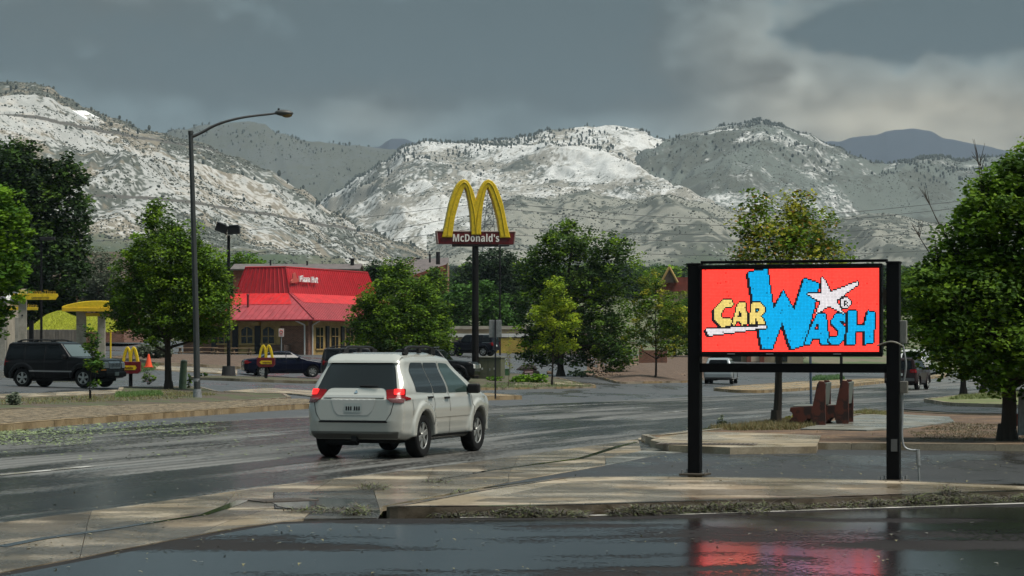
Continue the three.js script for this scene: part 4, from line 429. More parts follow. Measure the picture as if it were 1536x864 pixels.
// ------------------------------------------------------------------ houses and walls behind
function gableHouse(label, px0, px1, pyRidge, pyEave, pyBase, D, wallM, roofM, { side = 1, deep = 9, chims = [] } = {}) {
  const x0 = wx(px0, D), x1 = wx(px1, D), w = x1 - x0, yb = wy(pyBase, D), o = thing('house', label, 'house', [x0, yb, -D]); const hr = wy(pyRidge, D) - yb, he = wy(pyEave, D) - yb;
  mesh('wall', boxUV(box(w, he + 2, deep, w / 2, he / 2 - 1, -deep / 2)), wallM, o);
  mesh('gable', boxUV(merge([0.01, w - 0.21].map(x => new THREE.ExtrudeGeometry(new THREE.Shape([[0, 0], [deep, 0], [deep / 2, hr - he]].map(p => new THREE.Vector2(...p))), { depth: 0.2, bevelEnabled: false }).rotateY(Math.PI / 2).translate(x, he, 0)))), wallM, o);
  const sl = Math.hypot(deep / 2, hr - he) + 0.4, an = Math.atan2(hr - he, deep / 2); const roof = mesh('roof', boxUV(merge([box(w + 0.7, 0.16, sl, w / 2, (hr + he) / 2 - 0.02, -deep / 4 + 0.15, an), box(w + 0.7, 0.16, sl, w / 2, (hr + he) / 2 - 0.02, -deep * 0.75 - 0.15, -an)])), roofM, o);
  for (const [f, h, r] of chims) mesh('chimney', merge([cyl(r, r, h, w * f, hr - 0.5 + h / 2, -deep * 0.35), cyl(r * 1.3, r * 1.3, h * 0.12, w * f, hr - 0.5 + h, -deep * 0.35)]), mDarkMetal, roof);
  for (let i = 0; i < 3; i++) { const win = mesh('window', box(1.1, 1.2, 0.06, w * (i + 0.7) / 3.4, he * 0.55, 0.035), mGlassDark, o); mesh('frame', merge([box(1.3, 0.1, 0.08, w * (i + 0.7) / 3.4, he * 0.55 + 0.65, 0.045), box(1.3, 0.1, 0.08, w * (i + 0.7) / 3.4, he * 0.55 - 0.65, 0.045)]), mWhitePaint, win); } return o;
}
const mShingle = grainS([0.15, 0.125, 0.12], 0.9, 0.3), mRedwood = grainS([0.26, 0.07, 0.04], 0.8, 0.3), mTanStucco = grainS([0.36, 0.29, 0.19], 0.85, 0.2), mBrownWood = grainS([0.10, 0.07, 0.05], 0.85, 0.3);
gableHouse('long brown shingled house behind the red restaurant roof', 350, 535, 395, 404, 470, 285, mRedwood, mShingle, { chims: [[0.28, 0.9, 0.1], [0.58, 0.8, 0.1], [0.95, 1.1, 0.22]] });
// shed-roofed red house
{ const D = 262, x0 = wx(602, D), x1 = wx(671, D), w = x1 - x0, yb = wy(470, D), o = thing('house', 'redwood house with a one-sided sloping grey roof', 'house', [x0, yb, -D]); const hl = wy(418, D) - yb, hr = wy(396, D) - yb;
  mesh('wall', boxUV(prism([[0, -2], [w, -2], [w, hr], [0, hl]].map(p => p), 8).translate(0, 0, -8)), mRedwood, o); const an = Math.atan2(hr - hl, w * 0.9); mesh('roof', boxUV(box(w * 1.02, 0.2, 9, w / 2 - 0.1, (hl + hr) / 2 + 0.35, -4.2, 0.25, 0, an * 0.2)), mShingle, o).userData.label = 'sloping grey shingle roof'; mesh('trim', merge([rod([w + 0.02, hl - 0.4, 0.06], [w + 0.02, hr + 0.1, 0.06], 0.1), rod([-0.1, hl + 0.55, 0.1], [w * 0.3, hr + 0.6, 0.1], 0.12)]), mTanStucco, o); for (const [f, h, r] of [[0.6, 0.9, 0.1], [0.78, 1.3, 0.22]]) mesh('chimney', cyl(r, r, h, w * f, hr + 0.7, -3), mDarkMetal, o); mesh('window', box(1, 1.1, 0.06, w * 0.7, hl * 0.6, 0.035), mGlassDark, o); }
gableHouse('brown brick house on the rise behind the silvery tree', 84, 186, 376, 418, 480, 228, mBrick, mBrownWood, { deep: 12 });
{ const D = 265, x0 = wx(996, D), x1 = wx(1062, D), o = thing('house', 'red tiled building with a pointed gable behind the gravel mound', 'house', [x0, wy(480, D), -D]); const w = x1 - x0, y = (p) => wy(p, D) - wy(480, D); mesh('wall', boxUV(box(w, y(436) + 2, 8, w / 2, y(436) / 2 - 1, -4)), mTanStucco, o); mesh('roof', boxUV(prism([[-0.5, y(437)], [w + 0.5, y(437)], [w - 0.2, y(416)], [0.5, y(416)]], 8.6).translate(0, 0, -8.3)), grainS([0.23, 0.05, 0.035], 0.8, 0.3), o); const gb = mesh('gable', boxUV(prism([[-0.3, y(424)], [1.3, y(424)], [0.5, y(402)]], 0.5).translate(0, 0, 0.32)), mBrownWood, o); mesh('trim', merge([rod([-0.35, y(424), 0.86], [0.5, y(401), 0.86], 0.13), rod([1.35, y(424), 0.86], [0.5, y(401), 0.86], 0.13)]), mCream, gb); mesh('window', box(1.2, 1.2, 0.06, w * 0.6, y(455), 0.035), mGlassDark, o); }
// low beige store and its yellow wall
{ const D = 224, o = thing('store_building', 'low beige flat roofed store behind the back lot', 'building', [wx(678, D), wy(546, D), -D]); const w = wx(900, D) - wx(678, D), y = (p) => wy(p, D) - wy(546, D); mesh('wall', boxUV(box(w, y(494), 7, w / 2, y(494) / 2, -3.5)), mTanStucco, o); mesh('parapet', boxUV(box(w + 0.3, 0.28, 7.3, w / 2, y(494) + 0.15, -3.5)), grainS([0.5, 0.45, 0.36], 0.8, 0.3), o); mesh('band', box(w * 0.55, 0.3, 0.2, w * 0.25, y(503), 0.1), mWhitePaint, o); mesh('panel', boxUV(box(4.6, y(507) - 0.02, 0.12, wx(768, D) - wx(678, D), y(507) / 2, 0.07)), grainS([0.5, 0.36, 0.07], 0.7, 0.3), o); for (const q of [0.1, 0.3]) { const wn = mesh('window', box(1.6, 1.3, 0.06, w * q, 1.4, 0.035), mGlassDark, o); mesh('frame', box(1.8, 0.1, 0.1, w * q, 0.7, 0.06), mWhitePaint, wn); } }
{ const D = 235, o = thing('store_building', 'tan shops with red columns seen below the display sign', 'building', [wx(1040, D), wy(549, D), -D]); const w = wx(1205, D) - wx(1040, D), y = (p) => wy(p, D) - wy(549, D); mesh('wall', boxUV(box(w, y(522), 6, w / 2, y(522) / 2, -3)), grainS([0.34, 0.27, 0.19], 0.85, 0.2), o); mesh('parapet', box(w + 0.3, 0.5, 6.3, w / 2, y(522) + 0.2, -3), mBrownWood, o); for (const q of [0.1, 0.25, 0.5, 0.62]) mesh('column', box(0.4, y(522), 0.4, w * q, y(522) / 2, 0.35), grainS([0.2, 0.05, 0.03], 0.8), o); for (const q of [0.17, 0.38, 0.56, 0.8]) mesh('window', box(1.1, 1, 0.06, w * q, 0.9, 0.035), q === 0.56 ? std([0.6, 0.5, 0.4], 0.6) : mGlassDark, o); }
// drive-through lane: retaining wall, bank, striped awning building
{ const D = 150, xa = wx(40, D), xb = wx(122, D), o = thing('retaining_wall', 'grey board-marked retaining wall below the yellow grass bank', 'wall', [xa, wy(540, D), -D]); const h = wy(494.5, D) - wy(540, D), n = 17, w = (xb - xa) / n; for (let i = 0; i < n; i++) mesh('panel', boxUV(rbox(w - 0.012, h + 0.3 + 0.02 * PERM[i], 0.3, 0.015, w * (i + 0.5), h / 2 - 0.15, 0.008 * PERM[i + 40])), i % 3 ? grainS([0.21, 0.185, 0.155], 0.9, 0.4) : grainS([0.18, 0.16, 0.135], 0.9, 0.5), o); }
{ const D = 150.5, p = [[30, 494], [46, 470], [58, 466], [75, 474], [92, 478], [108, 473], [130, 476], [150, 486], [160, 494]]; const pos = [], idx = []; p.forEach(([a, b], i) => { const x = wx(a, D), y = wy(b, D), y0 = wy(497, D); for (let q = 0; q <= 5; q++) { pos.push(x + 0.06 * Math.sin(i * 3 + q), mix(y0, y, 1 - (1 - q / 5) ** 2), -D - 0.2 - q * 1.5); } }); for (let i = 0; i < p.length - 1; i++) for (let q = 0; q < 5; q++) { const a = i * 6 + q; idx.push(a, a + 6, a + 7, a, a + 7, a + 1); } const g = new THREE.BufferGeometry(); g.setAttribute('position', new THREE.Float32BufferAttribute(pos, 3)); g.setIndex(idx); g.computeVertexNormals(); setting('terrain', boxUV(g), grainS([0.2, 0.22, 0.02], 0.95, 0.5), 'steep grass bank above the retaining wall', 'bank');
  const r = RND(70), L = []; for (let i = 0; i < 16000; i++) { const f = r() * (p.length - 1), k = Math.floor(f), t = f - k, a = mix(p[k][0], p[k + 1][0], t), b = mix(p[k][1], p[k + 1][1], t), q = r() * 5; L.push([wx(a, D) + 0.1 * r(), mix(wy(497, D), wy(b, D), 1 - (1 - q / 5) ** 2), -D - 0.2 - q * 1.5]); } const im = new THREE.InstancedMesh(new THREE.ConeGeometry(0.035, 0.22, 3), std([1, 1, 1], 0.9), L.length); L.forEach((q, i) => { im.setMatrixAt(i, M4(q[0], q[1] + 0.05, q[2], (r() - 0.5) * 1.5, r() * 6, (r() - 0.5) * 1.5)); const k = 0.7 + 0.6 * r(); im.setColorAt(i, col(0.30 * k, 0.33 * k, 0.02)); }); im.name = 'bank_grass'; im.userData = { kind: 'stuff', label: 'long yellow green grass on the bank above the retaining wall', category: 'grass' }; scene.add(im); }
{ const D = 140, o = thing('drive_through_building', 'pale building with grey and white striped awning', 'building', [wx(-60, D), wy(560, D), -D]); const w = wx(8, D) - wx(-60, D), y = (p) => wy(p, D) - wy(560, D); mesh('wall', boxUV(box(w, y(452), 5, w / 2, y(452) / 2, -2.5)), grainS([0.4, 0.35, 0.27], 0.8, 0.3), o); for (let i = 0; i < 14; i++) { const m = i % 2 ? std([0.08, 0.08, 0.09], 0.6) : mWhitePaint; mesh('awning_stripe', box(0.26, 0.05, 1.5, 0.13 + i * 0.262, y(447) + 0.02 * (i % 2), 0.5, 0.42), m, o); } mesh('fascia', box(3.7, 0.18, 0.08, 1.84, y(453), 1.22), std([0.12, 0.12, 0.13], 0.6), o); }

// ------------------------------------------------------------------ the LED display sign
{
  RectAreaLightUniformsLib.init();
  const dl = 34.2, dr = 33.4, xl = wx(1042.5, dl), xr = wx(1340.5, dr), yl = wy(712, dl), yr = wy(722, dr); const span = Math.hypot(xr - xl, dl - dr), turn = Math.atan2(dl - dr, xr - xl);
  const o = thing('display_sign', 'black framed two-post sign with a glowing car wash display', 'sign', [xl, yl, -dl], -turn);
  const H = wy(398, dl) - yl, pw = 0.165, m = phys([0.005, 0.005, 0.006], 0.5, { specularIntensity: 0.22, bumpMap: rep(grain, 3), bumpScale: 0.002 }), lowR = yr - yl;
  mesh('post', rbox(pw, H + 0.1, pw, 0.012, 0, H / 2 - 0.05, 0), m, o); mesh('post', rbox(pw + 0.004, H - lowR + 0.1, pw, 0.012, span, (H + lowR) / 2 - 0.05, 0), m, o);
  mesh('post_cap', rbox(pw + 0.02, 0.03, pw + 0.02, 0.008, 0, H + 0.012, 0), m, o); mesh('post_cap', rbox(pw + 0.02, 0.03, pw + 0.02, 0.008, span, H + 0.012, 0), m, o);
  for (const [x, y] of [[0, 0], [span, lowR]]) { const b = mesh('base_plate', rbox(0.36, 0.03, 0.36, 0.008, x, y + 0.008, 0), grainS([0.09, 0.07, 0.05], 0.7), o); for (const a of [-0.14, 0.14]) for (const c of [-0.14, 0.14]) mesh('bolt', cyl(0.015, 0.015, 0.05, x + a, y + 0.045, c, 6), mGalv, b); }
  const k = dl / F, sx0 = 1055 - 1042.5, sx1 = 1321 - 1042.5, X0 = pw / 2 + 0.035, X1 = span - pw / 2 - 0.095, y0 = wy(527.5, 33.8) - yl, y1 = wy(403.5, 33.8) - yl, Wd = X1 - X0, Hd = y1 - y0;
  const cab = mesh('cabinet', rbox(Wd + 0.05, Hd + 0.1, 0.2, 0.012, (X0 + X1) / 2, (y0 + y1) / 2, -0.02), m, o);
  mesh('frame', merge([rbox(Wd + 0.09, 0.05, 0.05, 0.008, (X0 + X1) / 2, y1 + 0.035, 0.09), rbox(Wd + 0.09, 0.055, 0.05, 0.008, (X0 + X1) / 2, y0 - 0.038, 0.09), rbox(0.03, Hd + 0.06, 0.05, 0.006, X0 - 0.02, (y0 + y1) / 2, 0.092), rbox(0.03, Hd + 0.06, 0.05, 0.006, X1 + 0.02, (y0 + y1) / 2, 0.092)]), m, cab);
  for (const f of [0.17, 0.39, 0.77]) mesh('latch', box(0.1, 0.012, 0.012, X0 + Wd * f, y0 - 0.03, 0.12), mGalv, cab);
  mesh('crossbar', rbox(span - pw, 0.12, 0.1, 0.008, span / 2, wy(552, 33.8) - yl, 0), m, o); mesh('crossbar', rbox(span - pw, 0.035, 0.1, 0.006, span / 2, y1 + 0.1, -0.02), m, o);
  mesh('bracket', merge([box(0.15, 0.05, 0.06, X1 + 0.07, y0 + 0.1, -0.02), box(0.15, 0.05, 0.06, X1 + 0.07, y1 - 0.35, -0.02), box(0.09, 0.2, 0.02, X1 + 0.09, y1 - 0.38, 0.02)]), grainS([0.12, 0.09, 0.06], 0.7), o);
  // the picture on the lamps, drawn lamp by lamp
  const NX = 128, NY = 57, px = new Uint8Array(NX * NY); const cell = (i, j) => [75 + (i + 0.5) * 1365 / NX, 50 + (j + 0.5) * 605 / NY];
  const inP = (p, x, y) => { let c = false; for (let i = 0, j = p.length - 1; i < p.length; j = i++) if ((p[i][1] > y) !== (p[j][1] > y) && x < (p[j][0] - p[i][0]) * (y - p[i][1]) / (p[j][1] - p[i][1]) + p[i][0]) c = !c; return c; };
  const stroke = (p, w) => (x, y) => { for (let i = 0; i < p.length - 1; i++) { const [a, b] = p[i], [c, d] = p[i + 1], L = (c - a) ** 2 + (d - b) ** 2, t = clamp(((x - a) * (c - a) + (y - b) * (d - b)) / L); if (Math.hypot(x - a - t * (c - a), y - b - t * (d - b)) < w / 2) return true; } return false; };
  const poly = (p, ...holes) => (x, y) => inP(p, x, y) && !holes.some(h => inP(h, x, y));
  const paint = (test, c, sx = 2, sy = 1) => { const M = new Uint8Array(NX * NY); for (let j = 0; j < NY; j++) for (let i = 0; i < NX; i++) if (test(...cell(i, j))) M[j * NX + i] = 1; const q = (i, j) => i >= 0 && j >= 0 && i < NX && j < NY && M[j * NX + i]; for (let j = 0; j < NY; j++) for (let i = 0; i < NX; i++) { if (M[j * NX + i]) continue; let h = false; for (let a = 0; a <= sx && !h; a++) if (q(i + a, j - Math.min(a, sy))) h = true; if (q(i - 1, j) || q(i, j + 1) || q(i, j - 1) || q(i + 1, j) || h) px[j * NX + i] = 1; } for (let z = 0; z < NX * NY; z++) if (M[z]) px[z] = c; };
  paint(poly([[435, 72], [585, 52], [632, 345], [708, 212], [793, 352], [870, 122], [985, 158], [945, 340], [870, 605], [770, 637], [700, 440], [625, 630], [545, 632], [475, 290]]), 2, 2, 1);
  paint(poly([[965, 385], [1035, 380], [1062, 600], [1000, 600], [990, 560], [935, 555], [915, 600], [870, 600], [920, 480]], [[972, 440], [988, 500], [945, 500]]), 2, 1, 1);
  paint(stroke([[1180, 412], [1130, 402], [1105, 440], [1155, 490], [1160, 540], [1120, 578], [1085, 572]], 54), 2, 1, 1);
  paint(poly([[1210, 362], [1268, 362], [1265, 465], [1330, 462], [1355, 362], [1412, 368], [1395, 595], [1330, 597], [1335, 510], [1260, 512], [1255, 603], [1195, 600]]), 2, 2, 1);
  paint(stroke([[290, 302], [245, 302], [203, 350], [198, 405], [232, 442], [285, 440]], 56), 3, 2, 1);
  paint(poly([[355, 300], [415, 297], [432, 455], [385, 460], [375, 430], [350, 430], [335, 460], [310, 458]], [[372, 352], [387, 397], [356, 398]]), 3, 1, 1);
  paint(poly([[460, 300], [530, 295], [565, 330], [560, 375], [535, 395], [568, 442], [560, 450], [515, 448], [495, 410], [490, 448], [445, 450]], [[497, 335], [522, 338], [516, 366], [492, 368]]), 3, 1, 1);
  paint(poly([[108, 490], [570, 466], [578, 480], [125, 538]]), 4, 2, 1);
  paint(poly([[1008, 118], [1022, 120], [1070, 222], [1275, 148], [1285, 165], [1115, 285], [1172, 380], [1060, 322], [962, 380], [995, 290], [873, 225], [1002, 236]]), 4, 1, 0);
  paint((x, y) => Math.hypot(x - 1187, y - 300) < 37, 4, 0, 0); [[0, 0], [0, 1], [0, 2], [0, 3], [1, 0], [2, 1], [1, 2], [2, 3]].forEach(([a, b]) => { px[(22 + b) * NX + 103 + a] = 1; });
  const C = [[1.0, 0.04, 0.028], [0.005, 0.004, 0.006], [0.0, 0.23, 0.45], [0.48, 0.37, 0.105], [0.43, 0.41, 0.42]], S = 8; const rr = RND(8), jit = new Float32Array(NX * NY).map(() => 0.9 + 0.2 * rr()); for (let i = 0; i < 46; i++) jit[Math.floor(rr() * NX * NY)] = 0.35;
  const map = tex(NX * S, (u, v, i, j) => { const a = Math.floor(i / S), b = NY - 1 - Math.floor(j / S), fx = (i % S + 0.5) / S - 0.5, fy = (j % S + 0.5) / S - 0.5; const z = b * NX + a, c = C[px[z]]; const seamed = (i % (16 * S) < 1 || j % (19 * S) < 1) ? 0.6 : 0.95 + 0.08 * PERM[Math.floor(a / 16) * 7 + Math.floor(b / 19) * 31]; const k = seamed * (Math.max(Math.abs(fx), Math.abs(fy)) < 0.36 ? 1 : 0.52) * jit[z]; return lin(c[0] * k, c[1] * k, c[2] * k); }, true, NY * S);
  map.wrapS = map.wrapT = THREE.ClampToEdgeWrapping;
  const sc = mesh('display_screen', new THREE.PlaneGeometry(Wd, Hd), new THREE.MeshStandardMaterial({ color: 0x050505, roughness: 0.5, emissive: 0xffffff, emissiveMap: map, emissiveIntensity: 0.7 }), cab); sc.position.set((X0 + X1) / 2, (y0 + y1) / 2, 0.088); sc.userData.label = 'red lamp display with blue and yellow car wash lettering';
  const al = new THREE.RectAreaLight(new THREE.Color(1, 0.16, 0.14), 0.18, Wd, Hd); al.position.set((X0 + X1) / 2, (y0 + y1) / 2, 0.12); al.lookAt(0, 0, 0); al.rotation.set(0, Math.PI, 0); cab.add(al);
  // wiring on the right post
  const jx = span + pw / 2 + 0.035; mesh('junction_box', rbox(0.1, 0.16, 0.1, 0.01, jx + 0.02, wy(581, 33.3) - yl, 0.02), grainS([0.14, 0.13, 0.11], 0.6), o); mesh('junction_box', rbox(0.09, 0.3, 0.09, 0.01, jx + 0.01, wy(498, 33.3) - yl, 0.0), grainS([0.2, 0.2, 0.18], 0.6), o);
  const Y = (p) => wy(p, 33.3) - yl; mesh('conduit', merge([tube([[jx, Y(588), 0.03], [jx, Y(620), 0.03], [jx, Y(660), 0.03], [jx + 0.03, Y(671), 0.03], [jx + 0.1, Y(675), 0.03], [jx + 0.2, Y(675.5), 0.03]], 0.016, 30, 7), tube([[jx, Y(512), 0.02], [jx + 0.03, Y(530), 0.04], [jx + 0.05, Y(548), 0.04], [jx + 0.02, Y(572), 0.03]], 0.014, 16, 6), rod([jx + 0.2, Y(674), 0.03], [jx + 0.21, Y(698), 0.03], 0.028), rod([jx + 0.21, Y(698), 0.03], [jx + 0.22, Y(725), 0.03], 0.014)]), mGalv, o);
  mesh('cable', tube([[X1 - 0.02, y0 + 0.08, 0.12], [X1 + 0.14, y0 + 0.13, 0.13], [span + 0.05, y0 + 0.12, 0.13], [jx + 0.02, y0 + 0.07, 0.08]], 0.012, 16, 6), grainS([0.25, 0.24, 0.2], 0.6), o);
  mesh('access_plate', box(0.08, 0.16, 0.012, span + 0.02, Y(668), pw / 2 + 0.006), std([0.1, 0.1, 0.1], 0.4), o);
}
// ------------------------------------------------------------------ tall pole sign with twin arches
function archPts(s) { const L = [[118, 690], [150, 560], [195, 340], [218, 268], [245, 195], [275, 135], [310, 96], [345, 80], [375, 90], [400, 120], [435, 185], [485 - 5, 315]]; const In = [[210, 690], [236, 500], [262, 400], [290, 300], [325, 205], [356, 142], [384, 200], [408, 310], [426, 440], [434, 560], [437, 660]]; const mir = (p) => [960 - p[0], p[1]]; const pts = [...L, ...L.slice(0, -1).reverse().map(mir), ...In.map(mir), ...[...In].reverse()]; return pts.map(([x, y]) => [(x - 480) * s, (690 - y) * s]); }
{
  const [x, d] = P(713, 571), k = d / F, g0 = G(x, d), o = thing('pole_sign', 'tall restaurant pole sign with twin yellow arches over a maroon name board', 'sign', [x, g0, -d], 0.16); const Y = (p) => wy(p, d) - g0;
  mesh('pole', merge([cyl(0.2, 0.18, Y(366) + 0.2, 0, Y(366) / 2, 0, 18), cyl(0.42, 0.42, 0.08, 0, 0.06, 0, 12)]), phys([0.01, 0.009, 0.009], 0.6, { specularIntensity: 0.3, bumpMap: rep(grain, 2), bumpScale: 0.01 }), o);
  const w = 119 * k, yb0 = Y(366), yb1 = Y(347.5); const bd = mesh('name_board', prism([[-w / 2 + 0.08, yb0], [w / 2 - 0.08, yb0], [w / 2, yb1], [-w / 2, yb1]], 0.55, 0.02).translate(0, 0, -0.3), mSignRed, o); mesh('name_lettering', text("McDonald's", 0.42, 0.05, { w: 70 * k }).translate(0, Y(357), 0.28), std([0.72, 0.68, 0.63], 0.5), bd); mesh('rim', merge([rod([-w / 2, yb1, 0.28], [w / 2, yb1, 0.28], 0.035), rod([w / 2, yb1, 0.28], [w / 2 - 0.08, yb0, 0.28], 0.035), rod([-w / 2, yb1, 0.28], [-w / 2 + 0.08, yb0, 0.28], 0.035)]), std([0.3, 0.22, 0.2], 0.5), bd);
  mesh('saddle', rbox(70 * k, 0.14, 0.4, 0.02, 0, yb0 - 0.08, -0.02), std([0.03, 0.02, 0.02], 0.6), o);
  const s = k / 7.2; mesh('arches', prism(archPts(s), 0.52, 0.05).translate(0, Y(355.5), -0.18), mYellow, o); mesh('arch_rib', tube([[-315, 676], [-270, 420], [-215, 240], [-170, 135], [-130, 105], [-92, 140], [-60, 260], [-24, 420], [0, 655]].map(([a, b]) => [a * s, (690 - b) * s + Y(355.5), 0.40]), 0.035, 60, 6), grainS([0.7, 0.5, 0.015], 0.4), o); mesh('arch_rib', tube([[315, 676], [270, 420], [215, 240], [170, 135], [130, 105], [92, 140], [60, 260], [24, 420], [0, 655]].map(([a, b]) => [a * s, (690 - b) * s + Y(355.5), 0.40]), 0.035, 60, 6), grainS([0.7, 0.5, 0.015], 0.4), o);
}
// small arrow signs with arches
function arrowSign(label, px, pyBase, pyTop, w, dir, tall) { const [x, d] = P(px, pyBase), k = d / F, o = thing('arrow_sign', label, 'sign', at(x, d), 0); const Y = (p) => (pyBase - p) * k; const hw = w * k / 2, yb = Y(tall[1]), yt = Y(tall[0]);
  mesh('post', box(0.14, yb + 0.1, 0.12, 0, yb / 2 - 0.05, 0), mBlackMetal, o); mesh('board', prism([[-hw, yb + 0.1], [-hw + 0.1, yb], [hw - 0.1, yb], [hw, yb + 0.1], [hw, yt], [-hw, yt]], 0.3, 0.015).translate(0, 0, -0.15), mSignRed, o);
  const sc = (w * 0.86) * k / 724; mesh('arches', prism(archPts(sc).map(([a, b]) => [a, b * (Y(pyTop) - yt) / (610 * sc)]), 0.18, 0.02).translate(0, yt - 0.02, -0.09), mYellow, o);
  const ym = (yb + yt) / 2, a = hw * 0.7, h = (yt - yb) * 0.2; mesh('arrow_panel', prism([[-a * dir * -1, 0]].length ? (dir > 0 ? [[-a, -h], [a * 0.75, -h], [a, 0], [a * 0.75, h], [-a, h]] : [[a, -h], [-a * 0.75, -h], [-a, 0], [-a * 0.75, h], [a, h]]) : [], 0.02).translate(0, ym, 0.155), mYellow, o); mesh('arrow_lettering', text(dir > 0 ? 'Thank You' : 'Drive-Thru', h * 0.9, 0.01, { w: a * 1.3 }).translate(-0.05 * dir, ym, 0.178), mSignRed, o); return o; }
arrowSign('small arched arrow sign in front of the dark suv', 196, 580, 520, 29, 1, [543, 560]);
arrowSign('small arched arrow sign in front of the dark blue sedan', 399, 571, 517, 26, -1, [537, 550]);
// ------------------------------------------------------------------ street lamp, floodlight and other poles
{
  const [x, d] = P(296, 596, 0.11), k = d / F, o = thing('street_lamp', 'tall galvanised street lamp with curved arm beside the shade tree', 'street lamp', at(x, d, 0.11)); const Y = (p) => (596 - p) * k, X = (p) => (p - 296) * k;
  mesh('pole', merge([limb([[0, -0.1, 0], [X(293.5), Y(460), 0], [X(290), Y(330), 0], [X(286), Y(200), 0]], 0.115, 0.075, 12), cyl(0.085, 0.085, 0.12, X(286), Y(199), 0)]), grainS([0.04, 0.046, 0.046], 0.65, 0.8), o); mesh('base_collar', cyl(0.16, 0.13, 0.35, 0, 0.1, 0, 12), mGalv, o);
  mesh('arm', limb([[X(286), Y(206), 0], [X(300), Y(200), 0], [X(325), Y(187), 0], [X(360), Y(177), 0], [X(414), Y(170), 0]], 0.055, 0.035, 8), grainS([0.05, 0.05, 0.05], 0.5), o);
  const head = mesh('lamp_head', new THREE.SphereGeometry(1, 14, 10).applyMatrix4(M4(X(426), Y(169.5), 0, 0, 0, -0.06, 14 * k, 5 * k, 0.16)), grainS([0.06, 0.06, 0.055], 0.5), o); mesh('lens', new THREE.SphereGeometry(1, 14, 10).applyMatrix4(M4(X(430), Y(172), 0, 0, 0, -0.06, 8.5 * k, 4.6 * k, 0.13)), phys([0.16, 0.10, 0.03], 0.15), head); mesh('photocell', cyl(0.035, 0.035, 0.09, X(418), Y(164.5), 0, 8), mDarkMetal, head); mesh('band', cyl(0.118, 0.118, 0.1, X(295), Y(570), 0, 12), mGalv, o);
}
function flood(label, px, py, top, heads, base) { const [x, d] = P(px, py), k = d / F, o = thing('floodlight_mast', label, 'light mast', at(x, d)); const Y = (p) => (py - p) * k; mesh('mast', merge([rod([0, 0, 0], [0, Y(top + 8), 0], 0.1, 0.08, 10), box(0.4, 0.05, 0.1, 0, Y(top + 6), 0)]), mBlackMetal, o); if (base) mesh('base_block', boxUV(new THREE.CylinderGeometry(0.42, 0.5, 0.62, 4, 1).rotateY(Math.PI / 4).scale(1, 1, 0.85).translate(0, 0.31, 0)), std([0.015, 0.015, 0.015], 0.8), o); heads.forEach(([a, b, rz]) => { const h = mesh('lamp_head', rbox(0.62, 0.42, 0.5, 0.03, a, Y(top) + b, 0, 0.1, 0, rz), mDarkMetal, o); mesh('visor', rbox(0.5, 0.04, 0.52, 0.01, a, Y(top) + b + 0.24, 0.04, 0.1, 0, rz), mDarkMetal, h); }); return o; }
flood('black twin headed floodlight mast on a dark base block', 343, 567, 345, [[-0.36, 0.1, -0.35], [0.28, 0.0, 0.05]], true);
function lotPole(label, px, D, pyBase, top) { const o = thing('lamp_post', label, 'lamp post', [wx(px, D), wy(pyBase, D), -D]); const h = (pyBase - top) * D / F; mesh('pole', rod([0, 0, 0], [0, h, 0], 0.075, 0.06, 8), mBlackMetal, o); mesh('lamp_head', rbox(0.85, 0.18, 0.35, 0.03, 0.35, h, 0), mDarkMetal, o); }
lotPole('slim parking lot lamp post beside the tall pole sign', 750, 215, 540, 368); lotPole('dark shoebox lamp post behind the striped awning', 62, 145, 530, 358); lotPole('short lamp post above the brown house roof', 620, 300, 470, 388);
// transmission tower and lines
{
  const D = 640, o = thing('transmission_tower', 'lattice steel transmission tower behind the yellow arches', 'tower', [wx(734, D), wy(470, D), -D]); const h = wy(286, D) - wy(470, D), b = 2.9, w = (t) => mix(b, 0.35, Math.pow(t, 1.2)), R = 0.07; const L = []; const c = [[1, 1], [-1, 1], [-1, -1], [1, -1]]; const n = 11; for (let i = 0; i < n; i++) { const t = i / n, u = (i + 1) / n; c.forEach((p, q) => { const nx = c[(q + 1) % 4]; const A = [p[0] * w(t), t * h, p[1] * w(t)], B = [p[0] * w(u), u * h, p[1] * w(u)], C = [nx[0] * w(u), u * h, nx[1] * w(u)], E = [nx[0] * w(t), t * h, nx[1] * w(t)]; L.push(rod(A, B, R, R, 4), rod(A, C, R * 0.6, R * 0.6, 4), rod(E, B, R * 0.6, R * 0.6, 4), rod(B, C, R * 0.7, R * 0.7, 4)); }); } mesh('lattice', merge(L), std([0.12, 0.13, 0.14], 0.6, { metalness: 0.5 }), o);
  for (const t of [0.72, 0.92]) mesh('crossarm', merge([rod([-4.2, h * t, 0], [4.2, h * t, 0], 0.09, 0.09, 4), rod([-4.2, h * t, 0], [0, h * t + 1.2, 0], 0.06, 0.06, 4), rod([4.2, h * t, 0], [0, h * t + 1.2, 0], 0.06, 0.06, 4)]), std([0.12, 0.13, 0.14], 0.6, { metalness: 0.5 }), o);
  const wire = (pts, D2, label) => solo('power_line', tube(pts.map(([a, b]) => [wx(a, D2), wy(b, D2), -D2]), 0.06, 60, 4), std([0.06, 0.065, 0.07], 0.7), label, 'power line', /sign/.test(label) ? 'power lines over the display sign' : 'power lines over the red roof');
  [[[-100, 372], [300, 352], [734, 304]], [[-100, 388], [320, 386], [734, 318]], [[734, 304], [1100, 328], [1600, 286]], [[734, 312], [1100, 338], [1600, 296]], [[734, 340], [1150, 352], [1600, 322]], [[734, 352], [1150, 362], [1600, 334]], [[734, 372], [1150, 384], [1600, 366]], [[200, 392], [480, 372], [734, 340]]].forEach((p, i) => wire(p, D, i < 2 || i === 7 ? 'thin power line running from the lattice tower over the red roof' : 'thin power line running from the lattice tower over the display sign'));
}
